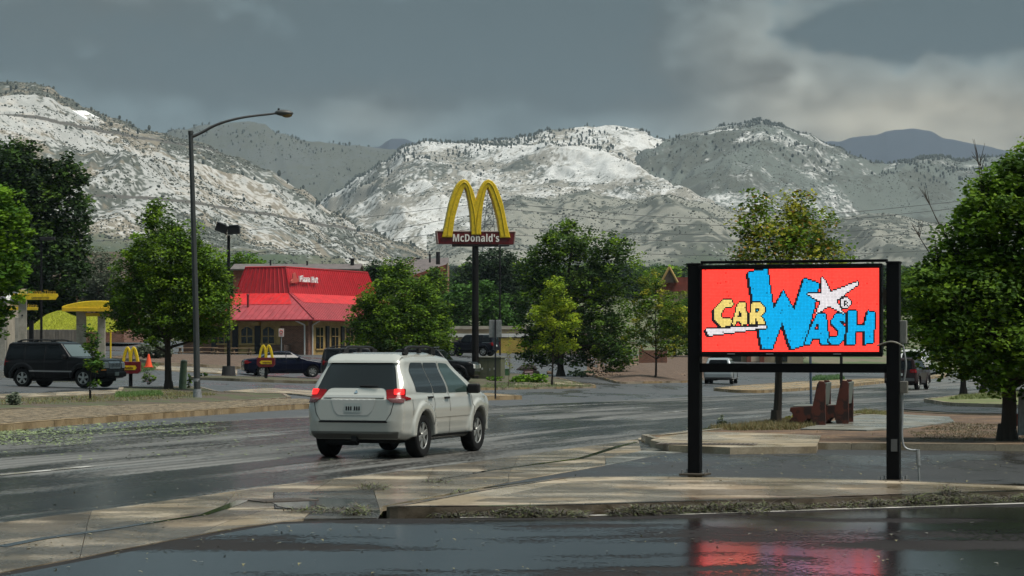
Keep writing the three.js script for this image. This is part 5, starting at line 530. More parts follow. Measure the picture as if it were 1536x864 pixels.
// back of a road sign, no-parking sign, bus stop poles, little red lawn sign
{ const [x, d] = P(743, 598, 0.1), k = d / F, o = thing('road_sign', 'back of a blank grey metal road sign on the median', 'sign', at(x, d, 0.1)); mesh('post', box(0.06, 118 * k, 0.05, 0, 59 * k, 0), mDarkMetal, o); mesh('plate', rbox(19 * k, 26 * k, 0.02, 0.008, 0, 105 * k, -0.05), grainS([0.3, 0.31, 0.3], 0.5, 1, { metalness: 0.4 }), o); mesh('bolt', merge([cyl(0.02, 0.02, 0.03, 0, 112 * k, -0.03, 8, Math.PI / 2), cyl(0.02, 0.02, 0.03, 0, 98 * k, -0.03, 8, Math.PI / 2)]), mGalv, o); }
{ const D = 185, o = thing('parking_sign', 'small pale parking sign by the brick wall', 'sign', [wx(422, D), wy(545, D), -D]); const k = D / F; mesh('post', rod([0, 0, 0], [0, 50 * k, 0], 0.04), mGalv, o); mesh('plate', rbox(8 * k, 12 * k, 0.03, 0.01, 0, 46 * k, 0.05), std([0.6, 0.5, 0.45], 0.6), o); mesh('marking', merge([new THREE.TorusGeometry(0.11, 0.025, 6, 14).translate(0, 47 * k, 0.07), box(0.24, 0.04, 0.01, 0, 42.5 * k, 0.07)]), std([0.5, 0.05, 0.04], 0.6), o); }
{ const [x, d] = P(1217, 622, 0.1), k = d / F, o = thing('bus_stop_pole', 'slim blue grey bus stop pole behind the benches', 'pole', at(x, d, 0.1)); mesh('pole', rod([0, 0, 0], [-2 * k, 125 * k, 0], 0.035), std([0.06, 0.085, 0.12], 0.5), o); mesh('flag_plate', rbox(0.3, 0.45, 0.02, 0.01, -2 * k + 0.17, 116 * k, 0), std([0.3, 0.32, 0.36], 0.5), o); }
{ const [x, d] = P(1262, 577, 0.1), k = d / F, o = thing('sign_post', 'thick black post on the median behind the benches', 'post', at(x, d, 0.1)); mesh('post', rod([0, 0, 0], [0, 70 * k, 0], 0.09), mBlackMetal, o); mesh('plate', rbox(0.6, 0.75, 0.03, 0.01, 0, 66 * k, -0.1), mGalv, o); }
{ const [x, d] = P(793, 566), k = d / F, o = thing('lawn_sign', 'small dark red lawn sign with pale stripes', 'sign', at(x, d)); mesh('board', rbox(15 * k, 11 * k, 0.06, 0.01, 0, 6 * k, 0, -0.1, 0, 0.05), grainS([0.06, 0.02, 0.02], 0.6), o); mesh('stripe', merge([box(12 * k, 1.6 * k, 0.02, 0, 8 * k, 0.06, -0.1, 0, 0.05), box(12 * k, 1.6 * k, 0.02, 0, 4.5 * k, 0.06, -0.1, 0, 0.05)]), std([0.4, 0.3, 0.28], 0.6), o); mesh('leg', merge([rod([-5 * k, -0.1, 0], [-5 * k, 3 * k, 0], 0.02), rod([5 * k, -0.1, 0], [5 * k, 3 * k, 0], 0.02)]), mDarkMetal, o); }
// ------------------------------------------------------------------ drive-through gate and canopy
{
  const D = 128, k = D / F, gy = wy(562, D); const o = thing('drive_through_gate', 'stone drive-through post with yellow sign bar', 'sign', [wx(34, D), gy, -D], 0.12); const Y = (p) => wy(p, D) - gy, mSt = grainS([0.42, 0.38, 0.31], 0.85, 0.5);
  mesh('post', boxUV(rbox(12 * k, Y(435) + 0.1, 0.4, 0.02, 0, Y(435) / 2, 0)), mSt, o); mesh('post_cap', rbox(12.4 * k, 7 * k, 0.42, 0.02, 0, Y(438), 0), grainS([0.5, 0.46, 0.15], 0.7), o); mesh('sign_bar', prism([[-16 * k, Y(445)], [-9 * k, Y(449.5)], [49 * k, Y(449.5)], [53 * k, Y(444)], [52 * k, Y(441)], [-16 * k, Y(441)]], 0.2, 0.01).translate(0, 0, 0.22), mYellow, o);
  mesh('lettering', text('Drive-Thru', 6.5 * k, 0.06, { w: 40 * k }).translate(29 * k, Y(438.2), 0.3), grainS([0.35, 0.24, 0.01], 0.5), o); mesh('lettering', text("Customer's First", 2.4 * k, 0.01, { w: 26 * k }).translate(27 * k, Y(446.5), 0.435), std([0.05, 0.04, 0.02], 0.6), o);
  mesh('lamp', rod([0, Y(472), 0.22], [0, Y(474), 0.22], 0.04), mDarkMetal, o);
}
{ const D = 134, k = D / F, gy = wy(562, D), o = thing('order_point', 'order point with yellow bar on pale stone posts', 'sign', [wx(5, D), gy, -D]); const Y = (p) => wy(p, D) - gy, mSt = grainS([0.4, 0.37, 0.31], 0.85, 0.5); mesh('post', boxUV(rbox(9 * k, Y(467), 0.4, 0.02, 0, Y(467) / 2, 0)), mSt, o); mesh('post', boxUV(rbox(5 * k, Y(476), 0.4, 0.02, 21 * k, Y(476) / 2, 0)), mSt, o); mesh('sign_bar', prism([[2 * k, Y(461)], [52 * k, Y(461)], [51 * k, Y(465)], [2 * k, Y(465)]].reverse(), 0.25, 0.01).translate(0, 0, -0.1), mYellow, o); mesh('lettering', text('Order Here', 4.6 * k, 0.06, { w: 40 * k }).translate(31 * k, Y(458.3), 0.0), grainS([0.35, 0.24, 0.01], 0.5), o); mesh('menu_board', rbox(6 * k, 38 * k, 0.3, 0.02, 41 * k, Y(500), -0.2), mBlackMetal, o); }
{ const D = 126, k = D / F, gy = wy(566, D), o = thing('drive_through_canopy', 'bright yellow curved canopy on two stone posts', 'canopy', [wx(122, D), gy, -D], 0.1); const Y = (p) => wy(p, D) - gy, mSt = grainS([0.45, 0.41, 0.33], 0.85, 0.5); mesh('post', boxUV(rbox(14 * k, Y(467), 0.5, 0.02, 0, Y(467) / 2, 0)), mSt, o); mesh('post', boxUV(rbox(11 * k, Y(455), 0.5, 0.02, 30 * k, Y(455) / 2, 0)), mSt, o); for (const y of [487, 515]) mesh('joint', box(14.3 * k, 0.02, 0.52, 0, Y(y), 0), grainS([0.2, 0.18, 0.15], 0.9), o);
  const a = []; for (let i = 0; i <= 12; i++) { const t = i / 12; a.push([(-25 + 68 * t) * k, Y(461 - 8.5 * Math.sin(Math.pow(t, 0.85) * Math.PI * 0.62))]); } mesh('canopy', prism([...a, [43 * k, Y(466)], [-25 * k, Y(466)]].reverse(), 2.6, 0.03).translate(0, 0, -1.3), mYellow, o); mesh('fascia', rbox(69 * k, 5.5 * k, 0.08, 0.01, 9 * k, Y(465), 1.35), grainS([0.72, 0.46, 0.01], 0.45), o); mesh('sign_bar', rbox(24 * k, 5 * k, 0.2, 0.02, 19 * k, Y(472), 0.4), mYellow, o); const fr = mesh('clearance_frame', merge([rod([44 * k, 0.2, 0.4], [44 * k, Y(495), 0.4], 0.045), rod([34 * k, 0.25, 0.4], [44 * k, 0.25, 0.4], 0.045)]), mYellow, o); }

// ------------------------------------------------------------------ vehicles: bodies are one smooth skin meshed from a distance field
const smax = (a, b, k) => { const h = Math.max(k - Math.abs(a - b), 0) / k; return Math.max(a, b) + h * h * k * 0.25; }, smin = (a, b, k) => -smax(-a, -b, k);
function polySDF(p) { return (x, y) => { let d = 1e9, s = 1; for (let i = 0, j = p.length - 1; i < p.length; j = i++) { const ex = p[j][0] - p[i][0], ey = p[j][1] - p[i][1], wx_ = x - p[i][0], wy_ = y - p[i][1]; const t = clamp((wx_ * ex + wy_ * ey) / (ex * ex + ey * ey)), bx = wx_ - ex * t, by = wy_ - ey * t; d = Math.min(d, bx * bx + by * by); const c1 = y >= p[i][1], c2 = y < p[j][1], c3 = ex * wy_ > ey * wx_; if ((c1 && c2 && c3) || (!c1 && !c2 && !c3)) s = -s; } return s * Math.sqrt(d); }; }
function surfaceNet(f, lo, hi, cell) {
  const n = lo.map((v, i) => Math.ceil((hi[i] - v) / cell) + 1), [nx, ny, nz] = n, V = new Float32Array(nx * ny * nz), id = (i, j, k) => (i * ny + j) * nz + k;
  for (let i = 0; i < nx; i++) for (let j = 0; j < ny; j++) for (let k = 0; k < nz; k++) V[id(i, j, k)] = f(lo[0] + i * cell, lo[1] + j * cell, lo[2] + k * cell);
  const at_ = new Int32Array(nx * ny * nz).fill(-1), pos = [], idx = []; const E = [[0, 1], [0, 2], [0, 4], [1, 3], [1, 5], [2, 3], [2, 6], [3, 7], [4, 5], [4, 6], [5, 7], [6, 7]];
  const c = new Float32Array(8); for (let i = 0; i < nx - 1; i++) for (let j = 0; j < ny - 1; j++) for (let k = 0; k < nz - 1; k++) { let m = 0; for (let q = 0; q < 8; q++) { c[q] = V[id(i + (q & 1), j + (q >> 1 & 1), k + (q >> 2))]; if (c[q] < 0) m |= 1 << q; } if (m === 0 || m === 255) continue; let x = 0, y = 0, z = 0, w = 0; for (const [a, b] of E) if ((c[a] < 0) !== (c[b] < 0)) { const t = c[a] / (c[a] - c[b]); x += mix(a & 1, b & 1, t); y += mix(a >> 1 & 1, b >> 1 & 1, t); z += mix(a >> 2, b >> 2, t); w++; } at_[id(i, j, k)] = pos.length / 3; pos.push(lo[0] + (i + x / w) * cell, lo[1] + (j + y / w) * cell, lo[2] + (k + z / w) * cell); }
  const q4 = (a, b, c_, d, flip) => { if (a < 0 || b < 0 || c_ < 0 || d < 0) return; flip ? idx.push(a, c_, b, a, d, c_) : idx.push(a, b, c_, a, c_, d); };
  for (let i = 1; i < nx - 1; i++) for (let j = 1; j < ny - 1; j++) for (let k = 1; k < nz - 1; k++) { const s = V[id(i, j, k)] < 0; if (s !== V[id(i + 1, j, k)] < 0) q4(at_[id(i, j - 1, k - 1)], at_[id(i, j, k - 1)], at_[id(i, j, k)], at_[id(i, j - 1, k)], !s); if (s !== V[id(i, j + 1, k)] < 0) q4(at_[id(i - 1, j, k - 1)], at_[id(i - 1, j, k)], at_[id(i, j, k)], at_[id(i, j, k - 1)], !s); if (s !== V[id(i, j, k + 1)] < 0) q4(at_[id(i - 1, j - 1, k)], at_[id(i, j - 1, k)], at_[id(i, j, k)], at_[id(i - 1, j, k)], !s); }
  const e = 0.004, nrm = new Float32Array(pos.length), grad = (x, y, z) => { const g = [f(x + e, y, z) - f(x - e, y, z), f(x, y + e, z) - f(x, y - e, z), f(x, y, z + e) - f(x, y, z - e)]; const l = Math.hypot(...g) || 1; return [g[0] / l, g[1] / l, g[2] / l, l / (2 * e)]; };
  for (let v = 0; v < pos.length; v += 3) { for (let it = 0; it < 2; it++) { const g = grad(pos[v], pos[v + 1], pos[v + 2]), s = clamp(f(pos[v], pos[v + 1], pos[v + 2]) / Math.max(0.4, g[3]), -cell * 0.5, cell * 0.5); for (let q = 0; q < 3; q++) pos[v + q] -= g[q] * s; } const g = grad(pos[v], pos[v + 1], pos[v + 2]); nrm[v] = g[0]; nrm[v + 1] = g[1]; nrm[v + 2] = g[2]; }
  const g = new THREE.BufferGeometry(); g.setAttribute('position', new THREE.Float32BufferAttribute(pos, 3)); g.setAttribute('normal', new THREE.BufferAttribute(nrm, 3)); g.setIndex(idx); return g;
}
// a flat outline pressed onto the skin along one axis: 'z+','z-' (sides, outline in x,y), 'x-','x+' (ends, outline in z,y), 'y+' (top, outline in x,z)
function press(f, outline, axis, off = 0.004, maxE = 0.07, span = 0) {
  const s = outline.map(p => new THREE.Vector2(...p)); if (THREE.ShapeUtils.area(s) < 0) s.reverse(); let V = s.map(p => [p.x, p.y]), T = THREE.ShapeUtils.triangulateShape(s, []);
  for (let pass = 0; pass < 6; pass++) { const N = [], mid = new Map(); let any = false; const m = (a, b) => { const k = a < b ? a + '_' + b : b + '_' + a; if (!mid.has(k)) { mid.set(k, V.length); V.push([(V[a][0] + V[b][0]) / 2, (V[a][1] + V[b][1]) / 2]); } return mid.get(k); }; const lg = (a, b) => Math.hypot(V[a][0] - V[b][0], V[a][1] - V[b][1]) > maxE;
    for (const [a, b, c] of T) { const x = lg(a, b), y = lg(b, c), z = lg(c, a); if (!(x || y || z)) { N.push([a, b, c]); continue; } any = true; const ab = x && m(a, b), bc = y && m(b, c), ca = z && m(c, a); if (x && y && z) N.push([a, ab, ca], [ab, b, bc], [ca, bc, c], [ab, bc, ca]); else if (x && y) N.push([ab, b, bc], [a, ab, bc], [a, bc, c]); else if (y && z) N.push([bc, c, ca], [a, b, bc], [a, bc, ca]); else if (x && z) N.push([a, ab, ca], [ab, b, c], [ab, c, ca]); else if (x) N.push([a, ab, c], [ab, b, c]); else if (y) N.push([a, b, bc], [a, bc, c]); else N.push([a, b, ca], [b, c, ca]); } T = N; if (!any) break; }
  const pos = [], nrm = [], ax = axis[0], sg = axis[1] === '+' ? 1 : -1, e = 0.004; for (const [a, b] of V) { const pt = (t) => ax === 'z' ? [a, b, t] : ax === 'x' ? [t, b, a] : [a, t, b]; let t = sg > 0 ? (ax === 'x' ? 3.2 : 2.4) : (ax === 'x' ? -3.2 : -2.4), dv = 1, it = 0; for (; it < 160; it++) { dv = f(...pt(t)); if (dv < 0.0006) break; t -= sg * Math.max(0.0006, dv * 0.6); if (Math.abs(t) > 4 || t * sg < -0.2) break; } const p = pt(t), g = [f(p[0] + e, p[1], p[2]) - f(p[0] - e, p[1], p[2]), f(p[0], p[1] + e, p[2]) - f(p[0], p[1] - e, p[2]), f(p[0], p[1], p[2] + e) - f(p[0], p[1], p[2] - e)], l = Math.hypot(...g) || 1; pos.push(p[0] + g[0] / l * off, p[1] + g[1] / l * off, p[2] + g[2] / l * off); nrm.push(g[0] / l, g[1] / l, g[2] / l); }
  const g = new THREE.BufferGeometry(); g.setAttribute('position', new THREE.Float32BufferAttribute(pos, 3)); g.setAttribute('normal', new THREE.Float32BufferAttribute(nrm, 3)); const flip = axis === 'z-' || axis === 'x+' || axis === 'y+'; if (ax === 'x' && span) { let far = -9; for (let i = 0; i < V.length; i++) far = Math.max(far, pos[i * 3] * sg); T = T.filter(t => t.every(i => pos[i * 3] * sg > far - span)); } g.setIndex(T.map(t => flip ? [t[0], t[2], t[1]] : t).flat()); return g;
}
const rr2 = (pts, r = 0.05) => roundCorner(pts, r, 3);
const seamLine = (f, pts, axis, w = 0.012, off = 0.003) => { const L = [], R = []; pts.forEach((p, i) => { const a = pts[Math.max(0, i - 1)], b = pts[Math.min(pts.length - 1, i + 1)], t = [b[0] - a[0], b[1] - a[1]], l = Math.hypot(...t) || 1; L.push([p[0] - t[1] / l * w / 2, p[1] + t[0] / l * w / 2]); R.push([p[0] + t[1] / l * w / 2, p[1] - t[0] / l * w / 2]); }); return press(f, [...L, ...R.reverse()], axis, off, 0.06); };
const mTyre = phys([0.011, 0.011, 0.011], 0.75, { specularIntensity: 0.35 }), mRim = std([0.42, 0.42, 0.40], 0.35, { metalness: 0.75 }), mTrim = phys([0.013, 0.013, 0.014], 0.55, { specularIntensity: 0.4 }), mGap = std([0.012, 0.012, 0.012], 0.8), mUnder = std([0.012, 0.012, 0.012], 0.9), mChrome = std([0.55, 0.55, 0.56], 0.2, { metalness: 1 }), mCarGlass = phys([0.004, 0.005, 0.006], 0.04, { specularIntensity: 0.45 }), mSideGlass = phys([0.012, 0.014, 0.014], 0.03, { specularIntensity: 1 }), mGlassGreen = phys([0.03, 0.05, 0.045], 0.05), mTail = phys([0.16, 0.003, 0.004], 0.2, { specularIntensity: 0.5 }), mTailLit = phys([0.4, 0.01, 0.01], 0.2, { emissive: col(1, 0.012, 0.01), emissiveIntensity: 0.5 }), mTailClear = phys([0.16, 0.07, 0.07], 0.15), mLampClear = phys([0.5, 0.5, 0.48], 0.08, { clearcoat: 1 }), mAmber = phys([0.7, 0.2, 0.02], 0.2), mPlate = std([0.35, 0.38, 0.36], 0.5);
const paintOf = (c, rough = 0.32, metal = 0) => phys(c, rough, { clearcoat: c[1] < 0.05 ? 0.12 : 1, clearcoatRoughness: 0.08, metalness: metal, specularIntensity: c[1] < 0.05 ? 0.22 : 0.8 });
function wheelGeo(R, W, spokes, style = 0) {
  const p = [[R * 0.62, -W / 2 + 0.02], [R * 0.66, -W / 2 + 0.005], [R * 0.9, -W / 2], [R * 0.97, -W / 2 + 0.02], [R, -W / 2 + 0.05], [R, W / 2 - 0.05], [R * 0.97, W / 2 - 0.02], [R * 0.9, W / 2], [R * 0.66, W / 2 - 0.005], [R * 0.62, W / 2 - 0.02]].map(q => new THREE.Vector2(...q)); const tyre = new THREE.LatheGeometry(p, 36).rotateX(Math.PI / 2);
  const L = [new THREE.TorusGeometry(R * 0.6, R * 0.035, 6, 30).translate(0, 0, W / 2 - 0.03), new THREE.CylinderGeometry(R * 0.15, R * 0.17, 0.05, 14).rotateX(Math.PI / 2).translate(0, 0, W / 2 - 0.03)]; for (let i = 0; i < spokes; i++) { const a = i / spokes * Math.PI * 2 + 0.3, sp = prism([[R * 0.1, -R * 0.07], [R * 0.6, -R * 0.12], [R * 0.6, R * 0.12], [R * 0.1, R * 0.07]], 0.03, 0.006).translate(0, 0, W / 2 - 0.06); L.push(sp.rotateZ(a)); }
  return { tyre, rim: merge(L), barrel: merge([new THREE.CylinderGeometry(R * 0.61, R * 0.61, W * 0.8, 28, 1, true).rotateX(Math.PI / 2), new THREE.CircleGeometry(R * 0.61, 28).translate(0, 0, W / 2 - 0.12), new THREE.CircleGeometry(R * 0.61, 28).rotateY(Math.PI).translate(0, 0, -W / 2 + 0.03)]) };
}
// spec: x runs from the rear bumper (0) to the front (L); built centred
function vehicle(name, label, sp, pos, turn, group) {
  const { L, side, front, plan, wb, wr, ww = 0.225, rx, paint, cell = 0.045, flare = 0, k = 0.09, spokes = 6, rimMat = mRim, flareLow = 0.36 } = sp; const o = thing(name, label, sp.category || 'car', pos, turn, group); const cx = L / 2, S = polySDF(side), fw = smoothTable(front), pf = smoothTable(plan), ax = [rx, rx + wb], Rw = wr + 0.055, top = Math.max(...side.map(p => p[1])), half = Math.max(...front.map(p => p[1]));
  const f = (X, y, z) => { const x = X + cx, az = Math.abs(z); let s = S(x, y), hw = fw(y) * pf(x); let d = smax(s, (az - hw) * 0.96, k); if (flare) { const r2 = Math.min(Math.hypot(x - ax[0], y - wr), Math.hypot(x - ax[1], y - wr)); d = smin(d, smax(smax(smax(Math.abs(r2 - Rw - 0.055) - 0.085, az - half * pf(x) - flare, 0.03), 0.62 * half - az, 0.05), (flareLow - y), 0.03), 0.05); } const rw = Math.min(Math.hypot(x - ax[0], y - wr), Math.hypot(x - ax[1], y - wr)); d = smax(d, Math.min(-(rw - Rw), Math.max(-(rw - Rw), half - 0.36 - az)) * 1 > 0 ? -smax(rw - Rw, half - 0.34 - az, 0.02) : -smax(rw - Rw, half - 0.34 - az, 0.02), 0.03); return d; };
  const body = mesh('body', surfaceNet(f, [-cx - 0.12, 0.05, -half - 0.16], [cx + 0.12, top + 0.12, half + 0.16], cell), paint, o);
  const S2 = (pts) => pts.map(([a, b]) => [a - cx, b]); const both = (n, pts, m, off, lab) => { for (const a of ['z+', 'z-']) { const q = mesh(n, press(f, rr2(S2(pts), 0.05), a, off), m, o); if (lab) q.userData.label = lab; } };
  (sp.windows || []).forEach(([pts, m]) => both('window', pts, m || mCarGlass, 0.004)); if (sp.rearGlass) mesh('rear_window', press(f, rr2(sp.rearGlass, 0.09), 'x-', 0.005), sp.rearMat || mCarGlass, o); if (sp.windscreen) mesh('windscreen', press(f, rr2(sp.windscreen, 0.08), 'x+', 0.005), sp.screenMat || mCarGlass, o);
  (sp.seams || []).forEach(pts => { for (const a of ['z+', 'z-']) mesh('door_gap', seamLine(f, S2(pts), a), mGap, o); }); (sp.sideTrim || []).forEach(([pts, m, n]) => both(n || 'side_moulding', pts, m, 0.008)); (sp.handles || []).forEach(([x, y]) => { for (const s of [-1, 1]) { const z = fw(y) * pf(x); mesh('door_handle', rbox(0.2, 0.035, 0.05, 0.012, x - cx, y, s * (z + 0.012)), sp.handleMat || paint, o); } });
  for (const [n, axis, pts, m, off, lab] of sp.ends || []) { const q = mesh(n, press(f, rr2(pts, 0.025), axis, off ?? 0.006, 0.035, /light|lamp/.test(n) ? 0.42 : 0), m, o); if (lab) q.userData.label = lab; }
  const wg = wheelGeo(wr, ww, spokes); for (const xx of ax) for (const s of [-1, 1]) { const w = new THREE.Group(); w.name = 'wheel'; w.position.set(xx - cx, wr, s * (half - ww / 2 - 0.015)); if (s < 0) w.rotation.y = Math.PI; o.add(w); mesh('tyre', wg.tyre, mTyre, w); mesh('rim', wg.rim, rimMat, w); mesh('barrel', wg.barrel, mUnder, w); }
  mesh('underbody', merge([box(L * 0.86, 0.16, half * 1.35, 0, 0.33, 0), box(0.1, 0.1, half * 1.7, ax[0] - cx, wr, 0), box(0.1, 0.1, half * 1.7, ax[1] - cx, wr, 0), cyl(0.09, 0.09, 0.5, -cx + 0.35, 0.3, -0.3, 10, Math.PI / 2)]), mUnder, o);
  (sp.mirrors || []).forEach(([x, y, w]) => { for (const s of [-1, 1]) { const z = fw(y) * pf(x); const mm = mesh('mirror', rbox(0.13, 0.17, 0.22, 0.04, x - cx, y, s * (z + 0.12)), sp.mirrorMat || paint, o); } });
  if (sp.rails) { const [x0, x1, y, z, m] = sp.rails; for (const s of [-1, 1]) { mesh('roof_rail', merge([tube([[x0 - cx, y - 0.04, s * z], [x0 + 0.14 - cx, y + 0.055, s * z], [(x0 + x1) / 2 - cx, y + 0.075, s * z], [x1 - 0.16 - cx, y + 0.05, s * z], [x1 - cx, y - 0.05, s * z]], 0.026, 26, 7), box(0.2, 0.09, 0.04, x0 + 0.1 - cx, y, s * z), box(0.12, 0.1, 0.04, (x0 + x1) / 2 - cx, y + 0.02, s * z), box(0.22, 0.09, 0.04, x1 - 0.1 - cx, y, s * z)]), m || mTrim, o); } for (const q of sp.crossbars || []) mesh('roof_crossbar', rbox(0.06, 0.035, z * 2, 0.012, q - cx, y + 0.06, 0), mTrim, o); }
  if (sp.more) sp.more(o, f, cx); return o;
}
const heading = (deg) => (90 - deg) * Math.PI / 180;        // degrees to the right of straight away
// ---- white suv driving off
{
  const white = paintOf([0.43, 0.43, 0.39], 0.25, 0.15), sv = paintOf([0.30, 0.30, 0.28], 0.35, 0.3), L = 4.72;
  const side = [[0.02, 0.42], [0.0, 0.62], [0.03, 0.98], [0.10, 1.03], [0.16, 1.10], [0.46, 1.60], [0.60, 1.70], [1.2, 1.755], [2.1, 1.75], [2.75, 1.68], [3.62, 1.16], [4.25, 1.05], [4.58, 0.93], [4.70, 0.74], [4.72, 0.5], [4.66, 0.34], [3.9, 0.27], [0.8, 0.27], [0.16, 0.32]];
  const front = [[0.2, 0.84], [0.45, 0.905], [0.62, 0.915], [0.8, 0.925], [0.98, 0.905], [1.06, 0.875], [1.6, 0.675], [1.76, 0.56]], plan = [[0, 0.80], [0.14, 0.91], [0.42, 0.99], [0.6, 1], [3.8, 1], [4.35, 0.93], [4.72, 0.7]];
  const [wxp, wd] = P(606, 680); const o = vehicle('white_suv', 'white suv with lit brake lights driving along the wet street', { category: 'suv', L, side, front, plan, wb: 2.75, wr: 0.365, ww: 0.235, rx: 0.93, paint: white, rearMat: mSideGlass, cell: 0.036, flare: 0.03, spokes: 6, k: 0.13,
    windows: [[[[0.62, 1.10], [1.42, 1.07], [1.42, 1.58], [0.86, 1.585], [0.70, 1.45]], mSideGlass], [[[1.44, 1.07], [2.12, 1.06], [2.12, 1.575], [1.44, 1.58]], mSideGlass], [[[2.2, 1.06], [3.28, 1.06], [3.26, 1.12], [2.62, 1.555], [2.2, 1.575]], mGlassGreen]],
    rearGlass: [[-0.74, 1.04], [-0.59, 1.54], [-0.48, 1.61], [0.48, 1.61], [0.59, 1.54], [0.74, 1.04], [0.56, 1.03], [0.5, 1.17], [-0.5, 1.17], [-0.56, 1.03]], windscreen: [[-0.7, 1.16], [0.7, 1.16], [0.56, 1.62], [-0.56, 1.62]],
    seams: [[[2.16, 1.6], [2.17, 1.06], [2.17, 0.5], [2.19, 0.36]], [[3.3, 1.06], [3.34, 0.8], [3.24, 0.42]], [[1.42, 1.06], [1.44, 0.9], [1.36, 0.7], [1.30, 0.45]], [[0.42, 0.98], [0.42, 0.72]]], handles: [[2.02, 0.98], [1.2 + 0.02, 1.0]], mirrors: [[3.2, 1.12]],
    sideTrim: [[[[1.42, 0.66], [3.2, 0.66], [3.2, 0.74], [1.42, 0.75]], white, 'side_moulding'], [[[1.36, 0.33], [3.16, 0.33], [3.16, 0.37], [1.36, 0.37]], mTrim, 'sill_trim']], rails: [0.9, 2.4, 1.765, 0.54], crossbars: [], mirrorMat: mTrim, handleMat: mTrim,
    ends: [['tail_light', 'x-', [[0.83, 0.96], [0.82, 1.155], [0.52, 1.135], [0.58, 0.98]], mTail, 0.012], ['tail_light', 'x-', [[-0.83, 0.96], [-0.82, 1.155], [-0.52, 1.135], [-0.58, 0.98]], mTail, 0.012], ['brake_lamp', 'x-', [[0.81, 1.05], [0.80, 1.15], [0.66, 1.145], [0.68, 1.05]], mTailLit, 0.018], ['brake_lamp', 'x-', [[-0.81, 1.05], [-0.80, 1.15], [-0.66, 1.145], [-0.68, 1.05]], mTailLit, 0.018], ['reverse_lamp', 'x-', [[0.83, 0.92], [0.83, 1.0], [0.6, 0.99], [0.66, 0.93]], mTailClear, 0.014], ['reverse_lamp', 'x-', [[-0.83, 0.92], [-0.83, 1.0], [-0.6, 0.99], [-0.66, 0.93]], mTailClear, 0.014],
      ['tailgate_garnish', 'x-', [[-0.55, 0.995], [0.55, 0.995], [0.53, 1.035], [-0.53, 1.035]], sv, 0.02], ['plate_recess', 'x-', [[-0.34, 0.8], [-0.26, 0.72], [0.26, 0.72], [0.34, 0.8], [0.4, 0.99], [-0.4, 0.99]], paintOf([0.42, 0.42, 0.39], 0.4), 0.006], ['licence_plate', 'x-', [[-0.155, 0.765], [0.155, 0.765], [0.155, 0.915], [-0.155, 0.915]], mPlate, 0.014, 'grey green licence plate'], ['bumper_step', 'x-', [[-0.62, 0.60], [0.62, 0.60], [0.58, 0.635], [-0.58, 0.635]], mTrim, 0.008], ['bumper_valance', 'x-', [[-0.74, 0.34], [0.74, 0.34], [0.78, 0.455], [-0.78, 0.455]], std([0.11, 0.108, 0.095], 0.6), 0.006], ['emblem', 'x-', [[-0.04, 1.075], [0.04, 1.075], [0, 1.14]], mChrome, 0.01], ['headlight', 'x+', [[0.45, 0.72], [0.8, 0.74], [0.8, 0.88], [0.5, 0.84]], mLampClear, 0.008], ['headlight', 'x+', [[-0.45, 0.72], [-0.8, 0.74], [-0.8, 0.88], [-0.5, 0.84]], mLampClear, 0.008], ['grille', 'x+', [[-0.36, 0.62], [0.36, 0.62], [0.36, 0.84], [-0.36, 0.84]], mTrim, 0.008]],
    more: (q, f, cx) => { for (const a of [-0.115, -0.075, -0.035, 0.03, 0.07, 0.11]) mesh('plate_lettering', press(f, [[a - 0.012, 0.8], [a + 0.014, 0.8], [a + 0.012, 0.865], [a - 0.012, 0.865]], 'x-', 0.018), mTrim, q); mesh('tailgate_gap', merge([seamLine(f, [[-0.72, 1.0], [-0.66, 0.75], [-0.58, 0.63], [0.58, 0.63], [0.66, 0.75], [0.72, 1.0]], 'x-', 0.012)]), mGap, q); mesh('wiper', rod([-cx + 0.20, 1.2, 0.05], [-cx + 0.17, 1.2, 0.38], 0.012), mTrim, q); for (const a of ['z+', 'z-']) { mesh('tail_light', press(f, rr2([[0.22, 0.96], [0.36, 0.98], [0.36, 1.0], [0.22, 1.04]].map(p => [p[0] - cx, p[1]]), 0.02), a, 0.008, 0.03), mTail, q);  } mesh('tow_hitch', box(0.14, 0.07, 0.09, -cx + 0.1, 0.33, 0), mUnder, q); mesh('spoiler', press(f, rr2([[0.34, -0.62], [0.62, -0.62], [0.62, 0.62], [0.34, 0.62]].map(([a, b]) => [a - cx + 0.1, b]), 0.05), 'y+', 0.03), white, q); } }, [wxp, G(wxp, wd), -wd], heading(18.5));
}
